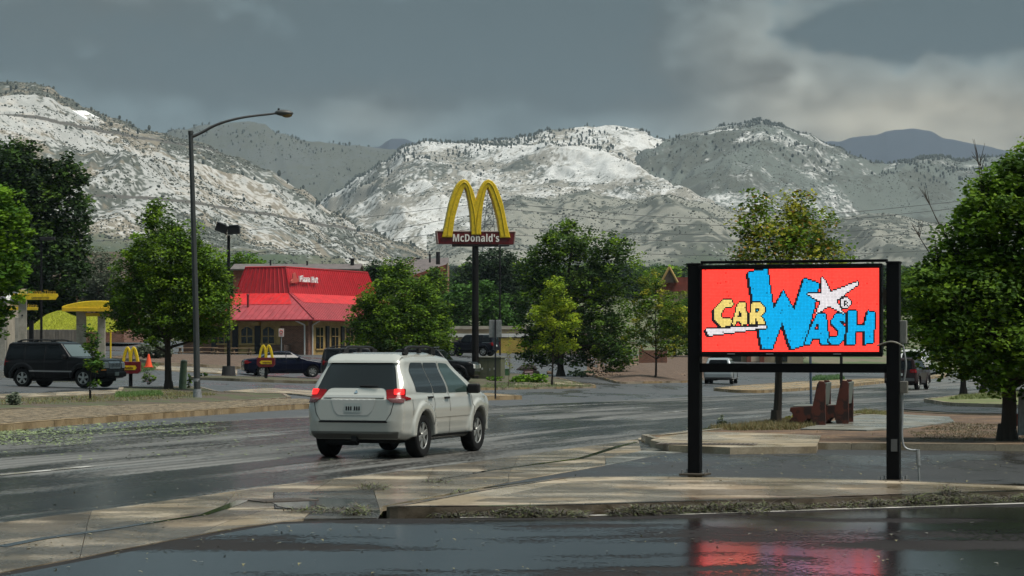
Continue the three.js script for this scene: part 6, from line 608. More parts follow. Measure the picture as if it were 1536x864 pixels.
// ---- shared shapes
const suvSpec = (paint, extra = {}) => ({ category: 'suv', L: 4.5, side: [[0.02, 0.45], [0.0, 0.7], [0.05, 1.05], [0.18, 1.68], [0.3, 1.75], [2.25, 1.77], [2.5, 1.71], [2.98, 1.2], [4.28, 1.08], [4.44, 0.95], [4.46, 0.6], [4.42, 0.38], [3.9, 0.32], [0.7, 0.32], [0.12, 0.36]], front: [[0.3, 0.86], [0.55, 0.91], [0.95, 0.91], [1.08, 0.885], [1.68, 0.74], [1.78, 0.68]], plan: [[0, 0.95], [0.2, 1], [4.1, 1], [4.5, 0.86]], wb: 2.69, wr: 0.37, rx: 0.86, paint, flare: 0.03, k: 0.07, cell: 0.05, spokes: 5,
  windows: [[[[0.2, 1.10], [0.92, 1.10], [0.92, 1.62], [0.26, 1.62]]], [[[1.0, 1.10], [1.82, 1.10], [1.82, 1.62], [1.0, 1.62]]], [[[1.9, 1.10], [2.84, 1.10], [2.42, 1.62], [1.9, 1.62]]]], windscreen: [[-0.74, 1.2], [0.74, 1.2], [0.66, 1.66], [-0.66, 1.66]], rearGlass: [[-0.66, 1.12], [0.66, 1.12], [0.6, 1.6], [-0.6, 1.6]],
  seams: [[[1.86, 1.66], [1.86, 0.42]], [[0.96, 1.66], [0.98, 1.0], [1.22, 0.85]], [[2.9, 1.1], [2.88, 0.45]]], handles: [[1.7, 1.0], [2.6, 0.98]], mirrors: [[2.78, 1.18]], rails: [0.5, 2.2, 1.76, 0.6], mirrorMat: mTrim,
  ends: [['tail_light', 'x-', [[0.72, 0.85], [0.9, 0.85], [0.9, 1.12], [0.74, 1.12]], mTail, 0.008], ['tail_light', 'x-', [[-0.72, 0.85], [-0.9, 0.85], [-0.9, 1.12], [-0.74, 1.12]], mTail, 0.008], ['headlight', 'x+', [[0.5, 0.76], [0.8, 0.76], [0.8, 0.98], [0.5, 0.98]], mLampClear, 0.008], ['headlight', 'x+', [[-0.5, 0.76], [-0.8, 0.76], [-0.8, 0.98], [-0.5, 0.98]], mLampClear, 0.008], ['grille', 'x+', [[-0.42, 0.74], [0.42, 0.74], [0.42, 1.0], [-0.42, 1.0]], mChrome, 0.006], ['licence_plate', 'x-', [[-0.15, 0.78], [0.15, 0.78], [0.15, 0.92], [-0.15, 0.92]], mPlate, 0.01]], ...extra });
const sedanSpec = (paint, extra = {}) => ({ category: 'sedan', L: 4.75, side: [[0.02, 0.4], [0.0, 0.62], [0.04, 0.92], [0.2, 1.02], [0.85, 1.08], [1.45, 1.38], [2.0, 1.455], [2.55, 1.43], [3.45, 1.0], [4.3, 0.88], [4.6, 0.76], [4.75, 0.6], [4.72, 0.34], [4.3, 0.22], [0.5, 0.22]], front: [[0.2, 0.84], [0.5, 0.9], [0.75, 0.905], [0.95, 0.87], [1.38, 0.66], [1.46, 0.58]], plan: [[0, 0.84], [0.3, 0.96], [0.8, 1], [3.9, 1], [4.4, 0.93], [4.75, 0.7]], wb: 2.75, wr: 0.325, rx: 1.03, paint, k: 0.11, cell: 0.05, spokes: 7,
  windows: [[[[1.05, 1.06], [1.55, 1.03], [1.56, 1.36], [1.36, 1.31]]], [[[1.62, 1.02], [2.28, 1.0], [2.26, 1.38], [1.62, 1.36]]], [[[2.35, 1.0], [3.18, 1.0], [2.62, 1.34], [2.34, 1.38]]]], rearGlass: [[-0.58, 1.12], [0.58, 1.12], [0.5, 1.38], [-0.5, 1.38]], windscreen: [[-0.66, 1.04], [0.66, 1.04], [0.54, 1.38], [-0.54, 1.38]], seams: [[[2.31, 1.38], [2.31, 0.3]], [[1.58, 1.05], [1.5, 0.75], [1.42, 0.6]], [[3.22, 1.0], [3.2, 0.35]]], handles: [[2.2, 0.88], [1.5, 0.9]], mirrors: [[3.0, 1.04]],
  ends: [['tail_light', 'x-', [[0.48, 0.76], [0.86, 0.76], [0.86, 0.95], [0.48, 0.92]], mTail, 0.008], ['tail_light', 'x-', [[-0.48, 0.76], [-0.86, 0.76], [-0.86, 0.95], [-0.48, 0.92]], mTail, 0.008], ['headlight', 'x+', [[0.45, 0.6], [0.84, 0.62], [0.84, 0.76], [0.48, 0.72]], mLampClear, 0.008], ['headlight', 'x+', [[-0.45, 0.6], [-0.84, 0.62], [-0.84, 0.76], [-0.48, 0.72]], mLampClear, 0.008], ['grille', 'x+', [[-0.35, 0.5], [0.35, 0.5], [0.35, 0.66], [-0.35, 0.66]], mTrim, 0.008], ['licence_plate', 'x-', [[-0.15, 0.7], [0.15, 0.7], [0.15, 0.83], [-0.15, 0.83]], mPlate, 0.01]], sideTrim: [[[[0.9, 0.28], [3.3, 0.28], [3.3, 0.31], [0.9, 0.31]], mTrim, 'sill_trim']], ...extra });
const black = paintOf([0.008, 0.008, 0.009], 0.25), navy = paintOf([0.003, 0.004, 0.014], 0.25);
const put = (px, py) => { const [x, d] = P(px, py); return at(x, d); };
// boxy black suv turning in the lot
vehicle('black_suv', 'boxy black suv with slotted chrome grille crossing the lot', suvSpec(black, { L: 4.46, rails: [0.5, 2.2, 1.76, 0.6], screenMat: phys([0.10, 0.13, 0.13], 0.05), sideTrim: [[[[1.2, 0.62], [3.1, 0.6], [3.1, 0.65], [1.2, 0.67]], std([0.22, 0.22, 0.22], 0.4), 'side_moulding']], more: (q, f, cx) => { for (let i = 0; i < 7; i++) mesh('grille_slot', press(f, [[-0.36 + i * 0.11, 0.77], [-0.31 + i * 0.11, 0.77], [-0.31 + i * 0.11, 0.97], [-0.36 + i * 0.11, 0.97]], 'x+', 0.012), mGap, q); for (const s of [-1, 1]) { mesh('indicator', press(f, [[0.84 * s, 0.66], [0.7 * s, 0.66], [0.7 * s, 0.72], [0.84 * s, 0.72]], 'x+', 0.01), mAmber, q); mesh('side_marker', press(f, [[4.12 - cx, 0.6], [4.2 - cx, 0.6], [4.2 - cx, 0.66], [4.12 - cx, 0.66]], s > 0 ? 'z+' : 'z-', 0.008), mAmber, q); } mesh('front_bumper', rbox(0.18, 0.2, 1.6, 0.06, cx - 0.03, 0.52, 0), mTrim, q); mesh('licence_plate', box(0.02, 0.13, 0.3, cx + 0.07, 0.53, 0), mPlate, q); mesh('sunroof', press(f, [[1.5 - cx, -0.4], [2.2 - cx, -0.4], [2.2 - cx, 0.4], [1.5 - cx, 0.4]], 'y+', 0.006), mCarGlass, q); } }), put(97, 581), heading(90) - 0.36);
vehicle('blue_sedan', 'dark navy sedan waiting at the lot exit', sedanSpec(navy, { screenMat: mGlassGreen }), put(428, 566), heading(90) + 0.22);
vehicle('dark_suv', 'black suv with roof rails half hidden behind the white suv', suvSpec(black, { more: (q, f, cx) => { mesh('roof_rack', merge([rod([-0.9, 1.86, -0.55], [-0.9, 1.86, 0.55], 0.025), rod([0.0, 1.86, -0.55], [0.0, 1.86, 0.55], 0.025)]), mChrome, q); } }), put(655, 574), heading(90) - 0.2);
vehicle('dark_wagon', 'dark wagon with roof rails parked beside the navy sedan', suvSpec(paintOf([0.02, 0.022, 0.024], 0.3), {}), put(545, 571), heading(90) + 0.12);
vehicle('old_suv', 'older square dark suv parked in the raised back lot', suvSpec(paintOf([0.006, 0.007, 0.012], 0.3), { side: [[0.02, 0.5], [0.0, 0.75], [0.05, 1.08], [0.14, 1.66], [0.22, 1.72], [2.3, 1.73], [2.5, 1.68], [2.9, 1.16], [4.28, 1.1], [4.4, 1.0], [4.42, 0.6], [4.4, 0.42], [3.9, 0.38], [0.7, 0.38]], k: 0.05, rails: null, more: (q, f, cx) => { for (const s of ['z+', 'z-']) mesh('window_frame', merge([seamLine(f, [[0.2, 1.09], [0.92, 1.09]].map(p => [p[0] - cx, p[1]]), s, 0.03, 0.006), seamLine(f, [[0.26, 1.63], [0.92, 1.63]].map(p => [p[0] - cx, p[1]]), s, 0.03, 0.006)]), mChrome, q); } }), at(wx(706, 207), 207), heading(90) + Math.PI - 0.35);
vehicle('grey_minivan', 'silver grey hatchback waiting beyond the tan median', suvSpec(paintOf([0.30, 0.33, 0.34], 0.3, 0.3), { side: [[0.02, 0.4], [0.0, 0.6], [0.05, 0.95], [0.35, 1.5], [0.6, 1.58], [2.0, 1.6], [2.5, 1.5], [3.3, 1.05], [4.2, 0.9], [4.42, 0.75], [4.42, 0.35], [3.9, 0.24], [0.6, 0.24]], front: [[0.2, 0.84], [0.5, 0.88], [0.9, 0.88], [1.5, 0.68], [1.62, 0.6]], wr: 0.32, flare: 0, rails: null, k: 0.1, rearGlass: [[-0.62, 1.06], [0.62, 1.06], [0.52, 1.46], [-0.52, 1.46]], windows: [[[[0.55, 1.03], [1.4, 1.02], [1.4, 1.46], [0.78, 1.46]]], [[[1.46, 1.02], [2.2, 1.02], [2.2, 1.46], [1.46, 1.47]]], [[[2.27, 1.02], [3.05, 1.02], [2.5, 1.44], [2.27, 1.46]]]], handles: [], mirrors: [[2.95, 1.08]] }), put(1082, 575.5), heading(10));
vehicle('red_suv', 'maroon suv driving away beyond the sign post', suvSpec(paintOf([0.022, 0.012, 0.012], 0.3), { ends: [['tail_light', 'x-', [[0.55, 0.95], [0.9, 0.95], [0.9, 1.14], [0.55, 1.14]], mTail, 0.01], ['tail_light', 'x-', [[-0.55, 0.95], [-0.9, 0.95], [-0.9, 1.14], [-0.55, 1.14]], mTail, 0.01], ['licence_plate', 'x-', [[-0.15, 0.78], [0.15, 0.78], [0.15, 0.92], [-0.15, 0.92]], mPlate, 0.01], ['bumper_step', 'x-', [[-0.8, 0.5], [0.8, 0.5], [0.8, 0.66], [-0.8, 0.66]], std([0.12, 0.12, 0.12], 0.5), 0.008]] }), put(1362, 584), heading(20));
{ const D = 205, x = wx(1372, D), o = vehicle('white_van', 'small white van far up the street behind the maroon suv', suvSpec(paintOf([0.6, 0.6, 0.58], 0.35), { cell: 0.07, rails: null, side: [[0.02, 0.4], [0.0, 0.7], [0.05, 1.1], [0.1, 1.9], [0.2, 1.98], [3.3, 1.95], [3.9, 1.2], [4.4, 1.05], [4.46, 0.4], [3.9, 0.3], [0.6, 0.3]], front: [[0.3, 0.9], [1.1, 0.92], [1.9, 0.84], [2.0, 0.78]], windows: [[[[3.0, 1.2], [3.7, 1.2], [3.35, 1.75], [3.0, 1.75]]]], windscreen: [[-0.74, 1.28], [0.74, 1.28], [0.66, 1.8], [-0.66, 1.8]], rearGlass: [[-0.66, 1.22], [0.66, 1.22], [0.62, 1.72], [-0.62, 1.72]], mirrors: [] }), [x, G(x, D), -D], heading(200)); }

// ------------------------------------------------------------------ street furniture and small things
// a concrete bench seen end-on: two rust stained side panels joined by seat and back slabs
function bench(label, px, py, w, turn, group) { const [x, d] = P(px, py, 0.125), o = thing('bus_bench', label, 'bench', at(x, d, 0.125), turn, group); const prof = [[-0.62, 0], [-0.34, 0], [-0.2, 0.16], [-0.1, 0.16], [-0.04, 0.0], [0.24, 0], [0.24, 1.0], [0.2, 1.06], [0.1, 1.07], [0.05, 1.0], [-0.06, 0.46], [-0.6, 0.42], [-0.62, 0.34], [-0.56, 0.3], [-0.54, 0.2], [-0.62, 0.12]]; const m = std([1, 1, 1], 0.75, { map: rep(rustT, 1.1) }), s = 0.9;
  for (const z of [0, -w]) mesh('end_panel', boxUV(prism(prof.map(p => [p[0] * s, p[1] * s]), 0.07, 0.008).translate(0, 0, z - 0.07)), m, o); mesh('seat', rbox(0.5, 0.05, w - 0.06, 0.01, -0.26, 0.4, -w / 2 - 0.035), grainS([0.16, 0.17, 0.15], 0.7, 0.6), o); mesh('backrest', rbox(0.05, 0.5, w - 0.06, 0.01, 0.19, 0.68, -w / 2 - 0.035, 0, 0, -0.12), grainS([0.11, 0.13, 0.11], 0.7, 0.6), o); return o; }
bench('rust stained concrete bus bench with its seat end showing', 1223, 637.5, 1.5, -0.2, 'bus benches on the concrete pad');
bench('rust stained concrete bus bench tucked behind the other', 1258, 635.5, 1.5, -0.2, 'bus benches on the concrete pad');
// utility marker, cone, cabinet, planter, brick monument, boulders, picnic tables
{ const [x, d] = P(274, 583, 0.1), k = d / F, o = thing('marker_post', 'pale green round utility marker post beside the tree trunk', 'post', at(x, d, 0.1)); const g = limb([[0, -0.05, 0], [0.6 * k, 20 * k, 0], [2 * k, 41 * k, 0]], 6.2 * k, 5 * k, 14); mesh('post', g, grainS([0.17, 0.24, 0.14], 0.6), o); mesh('cap', new THREE.SphereGeometry(5.4 * k, 14, 8, 0, 6.2832, 0, 1.57).scale(1, 0.45, 1).translate(2 * k, 41 * k, 0), grainS([0.42, 0.46, 0.38], 0.6), o); }
{ const D = 132, k = D / F, o = thing('traffic_cone', 'orange traffic cone at the edge of the concrete walk', 'cone', [wx(223, D), wy(551.5, D), -D]); mesh('cone', new THREE.LatheGeometry([[0.2, 0.04], [0.19, 0.08], [0.045, 0.68], [0.03, 0.7]].map(p => new THREE.Vector2(...p)), 18), std([0.75, 0.07, 0.012], 0.6), o); mesh('base', rbox(0.46, 0.05, 0.46, 0.015, 0, 0.03, 0), std([0.5, 0.05, 0.01], 0.7), o); }
{ const [x, d] = P(733, 571), k = d / F, o = thing('utility_cabinet', 'olive green metal utility cabinet beside the tall pole', 'cabinet', at(x, d), -0.25); mesh('body', rbox(40 * k, 34 * k, 0.9, 0.03, 0, 17 * k, -0.3), grainS([0.12, 0.125, 0.075], 0.6, 0.6), o); mesh('lid', rbox(42 * k, 2 * k, 1.0, 0.02, 0, 35 * k, -0.3), grainS([0.22, 0.22, 0.18], 0.6, 0.6), o); mesh('door_gap', merge([box(0.02, 30 * k, 0.01, 0, 17 * k, 0.153), box(36 * k, 0.02, 0.01, 0, 3 * k, 0.153)]), mGap, o); mesh('handle', rbox(0.05, 0.14, 0.04, 0.01, 3 * k, 17 * k, 0.17), mGalv, o); mesh('warning_label', merge([box(2.4 * k, 3 * k, 0.006, -9 * k, 18 * k, 0.155), box(2.4 * k, 3 * k, 0.006, 10 * k, 18 * k, 0.155)]), mWhitePaint, o); }
{ const [x, d] = P(761, 566), o = thing('utility_box', 'small bright green utility box near the saplings', 'box', at(x, d, 0.08)); mesh('body', rbox(0.3, 0.42, 0.3, 0.03, 0, 0.2, 0), grainS([0.05, 0.14, 0.05], 0.6), o); mesh('lid', rbox(0.33, 0.05, 0.33, 0.02, 0, 0.43, 0), grainS([0.06, 0.16, 0.06], 0.6), o); }
{ const D = P(980, 553)[1], o = thing('monument_wall', 'low brick monument wall on the gravel mound', 'wall', [wx(960, D), G(wx(980, D), D) + 0.35, -D], -0.1); const w = wx(999, D) - wx(960, D), h = 21 * D / F; mesh('wall', boxUV(box(w, h, 0.5, w / 2, h / 2, 0)), mBrick, o); mesh('pier', boxUV(box(0.36, h + 0.1, 0.62, 0.1, h / 2 + 0.05, 0)), mBrick, o); mesh('pier', boxUV(box(0.36, h + 0.1, 0.62, w - 0.1, h / 2 + 0.05, 0)), mBrick, o); mesh('lamp', rbox(0.14, 0.3, 0.14, 0.02, 0.12, h + 0.26, 0), grainS([0.5, 0.3, 0.02], 0.5), o); }
const rockT = tex(256, (u, v) => { const n = fbm(u * 7, v * 7, 5, 7), k = 0.6 + 0.8 * n; return lin(0.24 * k, 0.16 * k, 0.095 * k); }, true), mRock = std([1, 1, 1], 0.9, { map: rep(rockT, 0.7), bumpMap: rep(rockT, 0.7), bumpScale: 0.04 });
function boulder(label, px, py, w, h, seed, up = 0, dark) { const [x, d] = P(px, py), k = d / F, g = new THREE.IcosahedronGeometry(1, 3), p = g.attributes.position; for (let i = 0; i < p.count; i++) { const a = p.getX(i), b = p.getY(i), c = p.getZ(i), s = 0.72 + 0.5 * vn(a * 1.7 + seed * 7 + b, c * 1.7 + b * 1.9 + seed) + 0.12 * vn(a * 6 + seed, b * 6 + c * 5); p.setXYZ(i, a * s * w * k / 2, Math.max(-0.35, b * s * 1.1) * h * k / 1.5, c * s * w * k / 2.2); } g.computeVertexNormals(); const o = solo('boulder', boxUV(g), dark ? grainS([0.03, 0.022, 0.018], 0.9, 0.8) : mRock, label, 'boulder'); o.position.set(x, G(x, d) + up, -d); o.rotation.y = seed; }
boulder('flat topped tan boulder beside the brick monument', 964, 548, 24, 10, 1, 0.35); boulder('tan boulder lower down the gravel mound', 950, 556, 18, 9, 2, 0.2); boulder('upright brown boulder at the edge of the mound', 906, 562, 8, 9, 3, 0.05); boulder('dark flat boulder beside the big tree', 790, 556, 30, 11, 4, 0.1, true); boulder('small tan stone near the dark boulder', 790, 563, 13, 6, 5, 0.08); boulder('small brown stone beside the tan stone', 803, 562.5, 11, 6, 6, 0.08); boulder('pale stone near the little red sign', 824, 562, 9, 5, 7, 0.08);
function picnic(label, px, D, pyb) { const k = D / F, o = thing('picnic_table', label, 'picnic table', [wx(px, D), wy(pyb, D), -D], 0.35, 'picnic tables outside the restaurant'); const m = grainS([0.26, 0.17, 0.10], 0.8, 0.8); for (let i = 0; i < 4; i++) mesh('table_plank', rbox(1.7, 0.045, 0.17, 0.008, 0, 0.75, -0.29 + i * 0.19), m, o); for (const z of [-0.62, 0.62]) mesh('bench_plank', rbox(1.7, 0.045, 0.25, 0.008, 0, 0.45, z), m, o); for (const x of [-0.6, 0.6]) { mesh('leg', rod([x, 0, -0.55], [x, 0.74, -0.15], 0.05), m, o); mesh('leg', rod([x, 0, 0.55], [x, 0.74, 0.15], 0.05), m, o); mesh('brace', box(0.05, 0.09, 1.4, x, 0.42, 0), m, o); } return o; }
picnic('brown picnic table by the arched restaurant windows', 283, 178, 538); picnic('brown picnic table nearest the tree trunk', 308, 182, 537); picnic('brown picnic table behind the floodlight mast', 337, 178, 538.5); picnic('brown picnic table by the dark pilaster', 362, 182, 538);
// plastic banner at the tree by the mulch bed
{ const [x, d] = P(1535, 660, 0.1), k = d / F, o = thing('banner', 'pale hanging banner beside the large tree trunk', 'banner', at(x, d, 0.1), -0.3); const g = new THREE.PlaneGeometry(22 * k, 66 * k, 8, 14), p = g.attributes.position; for (let i = 0; i < p.count; i++) p.setZ(i, 0.03 * Math.sin(p.getX(i) * 16 + p.getY(i) * 4) + 0.02 * Math.sin(p.getY(i) * 9)); g.computeVertexNormals(); mesh('sheet', g.translate(4 * k, 40 * k, 0), grainS([0.5, 0.5, 0.48], 0.6), o); mesh('stake', rod([-8 * k, -0.1, 0.03], [-6 * k, 76 * k, 0.03], 0.012), mGalv, o); mesh('stripe', box(6 * k, 18 * k, 0.012, -9 * k, 30 * k, -0.05), std([0.4, 0.06, 0.02], 0.6), o); }
// storm drain grates
function grate(label, px, n, w, dpt, ry) { const [x, d] = P(px[0], px[1], px[2] || 0.02), o = thing('drain_grate', label, 'drain grate', at(x, d, px[2] || 0.02), ry); const m = std([0.10, 0.08, 0.065], 0.6); mesh('pit', box(w, 0.008, dpt, 0, -0.006, 0), mUnder, o); mesh('rim', merge([box(w, 0.01, 0.05, 0, 0.001, dpt / 2), box(w, 0.01, 0.05, 0, 0.001, -dpt / 2), box(0.05, 0.009, dpt, w / 2, 0.001, 0), box(0.05, 0.009, dpt, -w / 2, 0.001, 0)]), m, o); for (let i = 1; i < n; i++) mesh('grate_bar', box(0.03, 0.01, dpt - 0.06, -w / 2 + w * i / n, 0.003, 0), m, o); }
grate('rusty storm drain grate set in the concrete ramp', [1060, 666, 0.13], 20, 1.7, 0.6, -0.2); grate('wet storm drain grate at the gutter corner', [425, 750, 0.02], 12, 0.7, 0.4, 0.6);
// ------------------------------------------------------------------ saplings, shrubs and weeds
function shrub(label, px, py, w, h, colors, seed, leaves = 700, size = 0.08) { const [x, d] = P(px, py, 0.08), k = d / F, r = RND(seed), o = thing('shrub', label, 'shrub', at(x, d, 0.08)); const { g, clumps } = foliage({ lobes: [[0, h * k * 0.5, 0, w * k / 2, h * k / 2, w * k / 2]], leaves, size, clump: Math.min(w, h) * k * 0.16, perClump: 18, colors, r, fill: 0.1 }); mesh('stem', merge(clumps.slice(0, 9).map(c => rod([c[0] * 0.2, -0.05, c[2] * 0.2], c, 0.012, 0.005, 4))), mBark, o); mesh('foliage', g, leafMat, o); }
shrub('grey green shrub at the end of the planted bed', 20, 609, 20, 20, GR.silver, 41, 900, 0.06); shrub('low leafy weed beside the tree trunk', 222, 575, 22, 16, GR.silver.concat(GR.mid), 42, 500, 0.07); shrub('small green weed by the floodlight base', 306, 566, 12, 8, GR.fresh, 43, 260, 0.08); shrub('silvery shrub behind the tree trunk', 232, 539, 55, 24, GR.silver, 44, 3200, 0.12); shrub('bright green ground shrub on the verge', 796, 575, 56, 14, GR.bright, 45, 2600, 0.1); shrub('green tuft beside the utility cabinet', 742, 572, 24, 8, GR.bright, 46, 700, 0.08); shrub('clipped round shrub on the far lawn', 1020, 536, 10, 9, GR.mid, 47, 500, 0.12); shrub('second clipped round shrub on the far lawn', 1031, 536, 9, 8, GR.mid, 48, 500, 0.12); shrub('dark low shrub behind the little red sign', 870, 565, 46, 10, GR.deep, 49, 1600, 0.09); shrub('yellow weeds at the foot of the leaning trunk', 1188, 633, 20, 10, GR.yel, 50, 300, 0.06); shrub('thin weed at the edge of the concrete ramp', 1085, 641, 14, 18, GR.silver, 51, 220, 0.05); shrub('ivy round the green marker post', 284, 583, 8, 22, GR.mid, 52, 300, 0.06);
tree('sapling', 'thin leafy sapling in front of the black suv', { px: 136, py: 601, seed: 61, trunk: 0.02, leaves: 1300, size: 0.075, clump: 0.12, perClump: 22, colors: GR.fresh.concat(GR.mid), fill: 0.1, limbs: 8, lobes: [[140, 520, 12, 26], [133, 495, 6, 18], [141, 545, 13, 10], [139, 572, 9, 7]] });
tree('sapling', 'bare wispy sapling beside the utility cabinet', { px: 763, py: 581, seed: 62, trunk: 0.018, leaves: 160, size: 0.07, clump: 0.14, perClump: 6, colors: GR.yel, fill: 0.1, limbs: 14, bark: mBarkPale, lobes: [[763, 530, 8, 26], [765, 505, 5, 18]] });
// grass strips: blades
const bladeGeo = new THREE.BufferGeometry(); bladeGeo.setAttribute('position', new THREE.Float32BufferAttribute([-0.5, 0, 0, 0.5, 0, 0, 0.25, 0.6, 0.12, -0.5, 0, 0, 0.25, 0.6, 0.12, -0.2, 0.6, 0.12, -0.2, 0.6, 0.12, 0.25, 0.6, 0.12, 0.1, 1, 0.4], 3)); bladeGeo.computeVertexNormals();
const bladeMat = phys([1, 1, 1], 0.7, { transmission: 0.3, thickness: 0 });
function grass(name, label, pxPoly, n, h, c0, c1, up, seed, lie = 0.5, wid = 0.012) { const poly = PP(pxPoly, up), r = RND(seed); let a = [1e9, 1e9, -1e9, -1e9]; poly.forEach(p => { a = [Math.min(a[0], p[0]), Math.min(a[1], p[1]), Math.max(a[2], p[0]), Math.max(a[3], p[1])]; }); const inside = (x, d) => { let c = false; for (let i = 0, j = poly.length - 1; i < poly.length; j = i++) if ((poly[i][1] > d) !== (poly[j][1] > d) && x < (poly[j][0] - poly[i][0]) * (d - poly[i][1]) / (poly[j][1] - poly[i][1]) + poly[i][0]) c = !c; return c; }; const L = []; let gd = 0; while (L.length < n && gd++ < n * 20) { const x = mix(a[0], a[2], r()), d = mix(a[1], a[3], r()); if (!inside(x, d) || fbm(x * 1.5 + seed, d * 1.5, 3) < 0.34) continue; L.push([x, d]); }
  const im = new THREE.InstancedMesh(bladeGeo, bladeMat, L.length); L.forEach(([x, d], i) => { const s = h * (0.5 + r()); im.setMatrixAt(i, MY(x, G(x, d) + up, -d, (r() - 0.5) * lie * 2, r() * 6.28, (r() - 0.5) * lie * 2, wid * (0.7 + 0.6 * r()), s, s)); const k = r(), q = 0.75 + 0.5 * r(); im.setColorAt(i, col(mix(c0[0], c1[0], k) * q, mix(c0[1], c1[1], k) * q, mix(c0[2], c1[2], k) * q)); }); im.name = numbered(name); im.userData = { kind: 'stuff', label, category: 'grass' }; scene.add(im); }
const gA = [0.07, 0.15, 0.02], gB = [0.16, 0.2, 0.04], gD = [0.2, 0.13, 0.04], gE = [0.12, 0.1, 0.03];
grass('grass', 'short green grass under the shade tree', [[172, 597], [245, 594], [240, 588], [175, 590]], 5200, 0.1, gA, [0.1, 0.2, 0.02], 0.1, 1, 0.5, 0.02);
grass('grass', 'thin dry grass on the planted bed', [[0, 609], [280, 599], [330, 592], [250, 585], [170, 594], [0, 601]], 4200, 0.08, gB, gD, 0.1, 2, 0.6, 0.018);
grass('grass', 'olive and rust grass strip along the corner island', [[1062, 643], [1130, 637], [1215, 628], [1225, 640], [1190, 645], [1100, 646]], 9000, 0.1, [0.12, 0.13, 0.03], gD, 0.1, 3, 0.6, 0.014);
grass('grass', 'yellowed grass at the street side of the bench pad', [[1275, 621], [1300, 617], [1345, 620], [1330, 624]], 2600, 0.09, gB, gD, 0.1, 4, 0.6, 0.015);
grass('grass', 'sparse grass over the mulch bed', [[1380, 660], [1536, 662], [1600, 640], [1430, 634], [1360, 648]], 7000, 0.03, [0.10, 0.10, 0.03], [0.09, 0.06, 0.025], 0.1, 5, 1.2, 0.014);
grass('grass', 'green lawn patch on the median behind the benches', [[1215, 572], [1268, 570], [1262, 565], [1225, 566]], 2600, 0.2, [0.05, 0.13, 0.02], [0.07, 0.17, 0.03], 0.1, 6, 0.4, 0.04);
grass('grass', 'lawn on the grassy corner', [[1420, 600], [1536, 597], [1600, 596], [1600, 590], [1500, 590], [1440, 595]], 5200, 0.12, gB, [0.12, 0.14, 0.03], 0.1, 7, 0.5, 0.03);
grass('grass', 'green grass beside the drive-through', [[150, 566], [230, 556], [240, 548], [160, 545], [120, 556]], 4200, 0.14, gA, [0.1, 0.18, 0.03], 0.05, 8, 0.5, 0.03);
grass('grass', 'weeds along the verge with saplings', [[715, 583], [890, 580], [860, 574], [730, 575]], 2600, 0.1, gB, gA, 0.1, 9, 0.6, 0.02);
// storm wrack: torn grass heaped along the kerb, in clumps, and leaves knocked down by the hail
function wrack(label, spots, seed) { const r = RND(seed), L = []; for (const [px, py, rx, ry, n, h] of spots) for (let i = 0; i < n; i++) { const a = r() * 6.28, q = Math.sqrt(r()) * (0.5 + 0.5 * r()); const [x, d] = P(px + Math.cos(a) * rx * q, py + Math.sin(a) * ry * q); L.push([x, G(x, d) + 0.012 + h * (1 - q) * r(), -d]); } const im = new THREE.InstancedMesh(bladeGeo, bladeMat, L.length); L.forEach((p, i) => { const s = 0.07 + 0.12 * r(); im.setMatrixAt(i, MY(...p, 1.25 + (r() - 0.5) * 0.9, r() * 6.28, (r() - 0.5) * 1.4, 0.008 + 0.006 * r(), s, s)); const k = r(), q = 0.6 + 0.6 * r(), c = k < 0.45 ? [0.028, 0.017, 0.008] : k < 0.72 ? [0.075, 0.045, 0.012] : [0.12, 0.16, 0.012]; im.setColorAt(i, col(c[0] * q, c[1] * q, c[2] * q)); }); im.name = numbered('storm_debris'); im.userData = { kind: 'stuff', label, category: 'debris' }; scene.add(im); }
{ const s = []; for (let px = 660; px < 1560; px += 9) { const y = mix(773.6, 751.4, clamp((px - 880) / 656)) + 1.4; const k = fbm(px / 60, 3, 3); if (k > 0.34) s.push([px, y, 10, 1.7, Math.round(260 * (k - 0.26) * 4), 0.05 + 0.2 * (k - 0.4)]); } wrack('dark matted grass and mud washed against the sign island kerb', s, 21); }
wrack('clump of torn green grass on the island kerb', [[1430, 754.5, 36, 3, 1100, 0.2], [1418, 754, 16, 2, 500, 0.26], [1475, 753.5, 40, 2, 300, 0.06]], 22); wrack('small heaps of torn grass on the gutter slabs', [[560, 734, 30, 3.5, 420, 0.06], [655, 724, 26, 2.5, 200, 0.04], [535, 771, 28, 5, 520, 0.12], [480, 768, 60, 4, 420, 0.05], [690, 741, 20, 2, 120, 0.03], [1130, 770, 30, 2, 180, 0.04], [1250, 760, 40, 3, 200, 0.05]], 23);
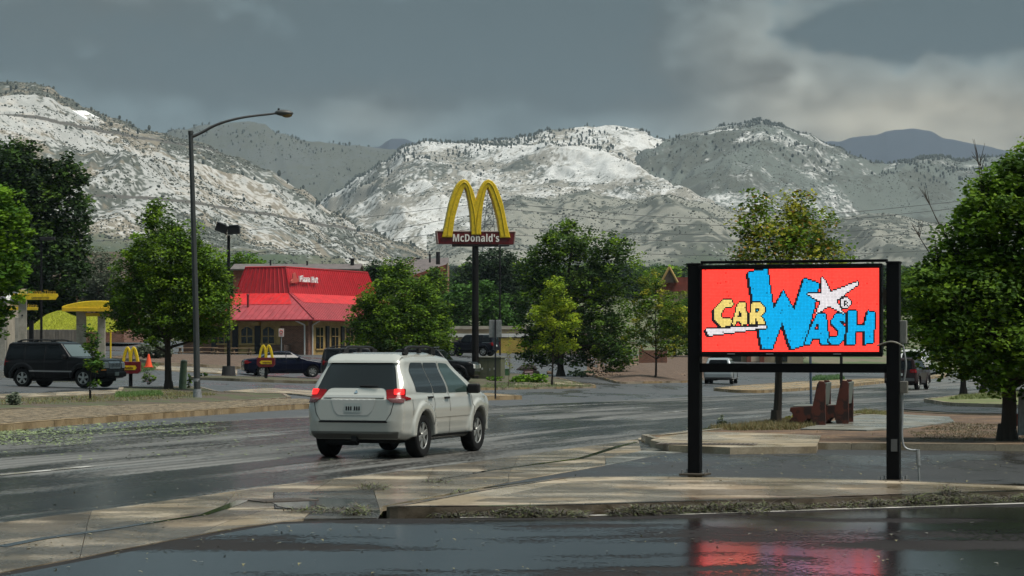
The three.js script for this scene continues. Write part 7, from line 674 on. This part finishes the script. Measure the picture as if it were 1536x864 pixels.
{ const r = RND(31), L = []; const add = (px0, px1, py0, py1, n, w) => { for (let i = 0; i < n; i++) { const px = mix(px0, px1, Math.pow(r(), w)), py = mix(py0, py1, Math.pow(r(), 0.9)); const [x, d] = P(px, py); L.push([x, G(x, d) + 0.012, -d]); } }; add(0, 330, 652, 632, 1500, 1.6); add(0, 140, 668, 645, 800, 1.4); add(0, 460, 690, 625, 260, 1); add(380, 560, 700, 650, 22, 1); add(740, 1000, 640, 600, 40, 1);
  const im = new THREE.InstancedMesh(bladeGeo, bladeMat, L.length); L.forEach((p, i) => { const s = 0.045 + 0.06 * r(); im.setMatrixAt(i, MY(...p, 1.5 + (r() - 0.5) * 0.35, r() * 6.28, (r() - 0.5) * 0.3, s * 0.75, s, s)); const q = 0.7 + 0.6 * r(); im.setColorAt(i, col(0.15 * q, 0.21 * q, 0.03 * q)); }); im.name = 'fallen_leaves'; im.userData = { kind: 'stuff', label: 'green leaves knocked onto the street by the hail', category: 'leaves' }; scene.add(im);
  const L2 = [], add2 = (px0, px1, py0, py1, n) => { for (let i = 0; i < n; i++) { const [x, d] = P(mix(px0, px1, r()), mix(py0, py1, r())); L2.push([x, d]); } }; add2(560, 1536, 722, 752, 130); add2(0, 1536, 780, 864, 120); add2(950, 1536, 680, 712, 200); add2(0, 560, 725, 830, 120); add2(1000, 1536, 625, 668, 420);
  const im2 = new THREE.InstancedMesh(bladeGeo, bladeMat, L2.length); L2.forEach(([x, d], i) => { const s = 0.02 + 0.035 * r(), on = d > 28.2 && d < 34.6 && x > -1 ? 0.125 : d > 46 && x > 2 ? 0.13 : 0.018; im2.setMatrixAt(i, MY(x, G(x, d) + on, -d, 1.5 + (r() - 0.5) * 0.3, r() * 6.28, 0, s * 0.8, s, s)); const q = 0.6 + 0.6 * r(), y = r() < 0.5; im2.setColorAt(i, y ? col(0.2 * q, 0.17 * q, 0.05 * q) : col(0.06 * q, 0.06 * q, 0.03 * q)); }); im2.name = 'leaf_litter'; im2.userData = { kind: 'stuff', label: 'small bits of leaf scattered over driveway and concrete', category: 'leaves' }; scene.add(im2); }

// loose stones on the gravel mound
{ const r = RND(77), L = []; while (L.length < 2600) { const [x, d] = P(mix(880, 1078, r()), mix(539, 570, r())); L.push([x, G(x, d) + 0.3, -d, 0.03 + 0.07 * r() * r()]); } const im = new THREE.InstancedMesh(new THREE.IcosahedronGeometry(1, 0), std([1, 1, 1], 0.9), L.length); L.forEach((q, i) => { im.setMatrixAt(i, M4(q[0], q[1], q[2], r() * 3, r() * 6, r() * 3, q[3] * 1.4, q[3], q[3])); const k = 0.6 + 0.8 * r(); im.setColorAt(i, col(0.19 * k, 0.13 * k, 0.09 * k)); }); im.name = 'gravel_stones'; im.userData = { kind: 'stuff', label: 'loose tan stones lying on the gravel mound', category: 'gravel' }; scene.add(im); }

scene.traverse((o) => { if (o.isMesh) o.castShadow = o.receiveShadow = true; });
renderer.render(scene, camera);
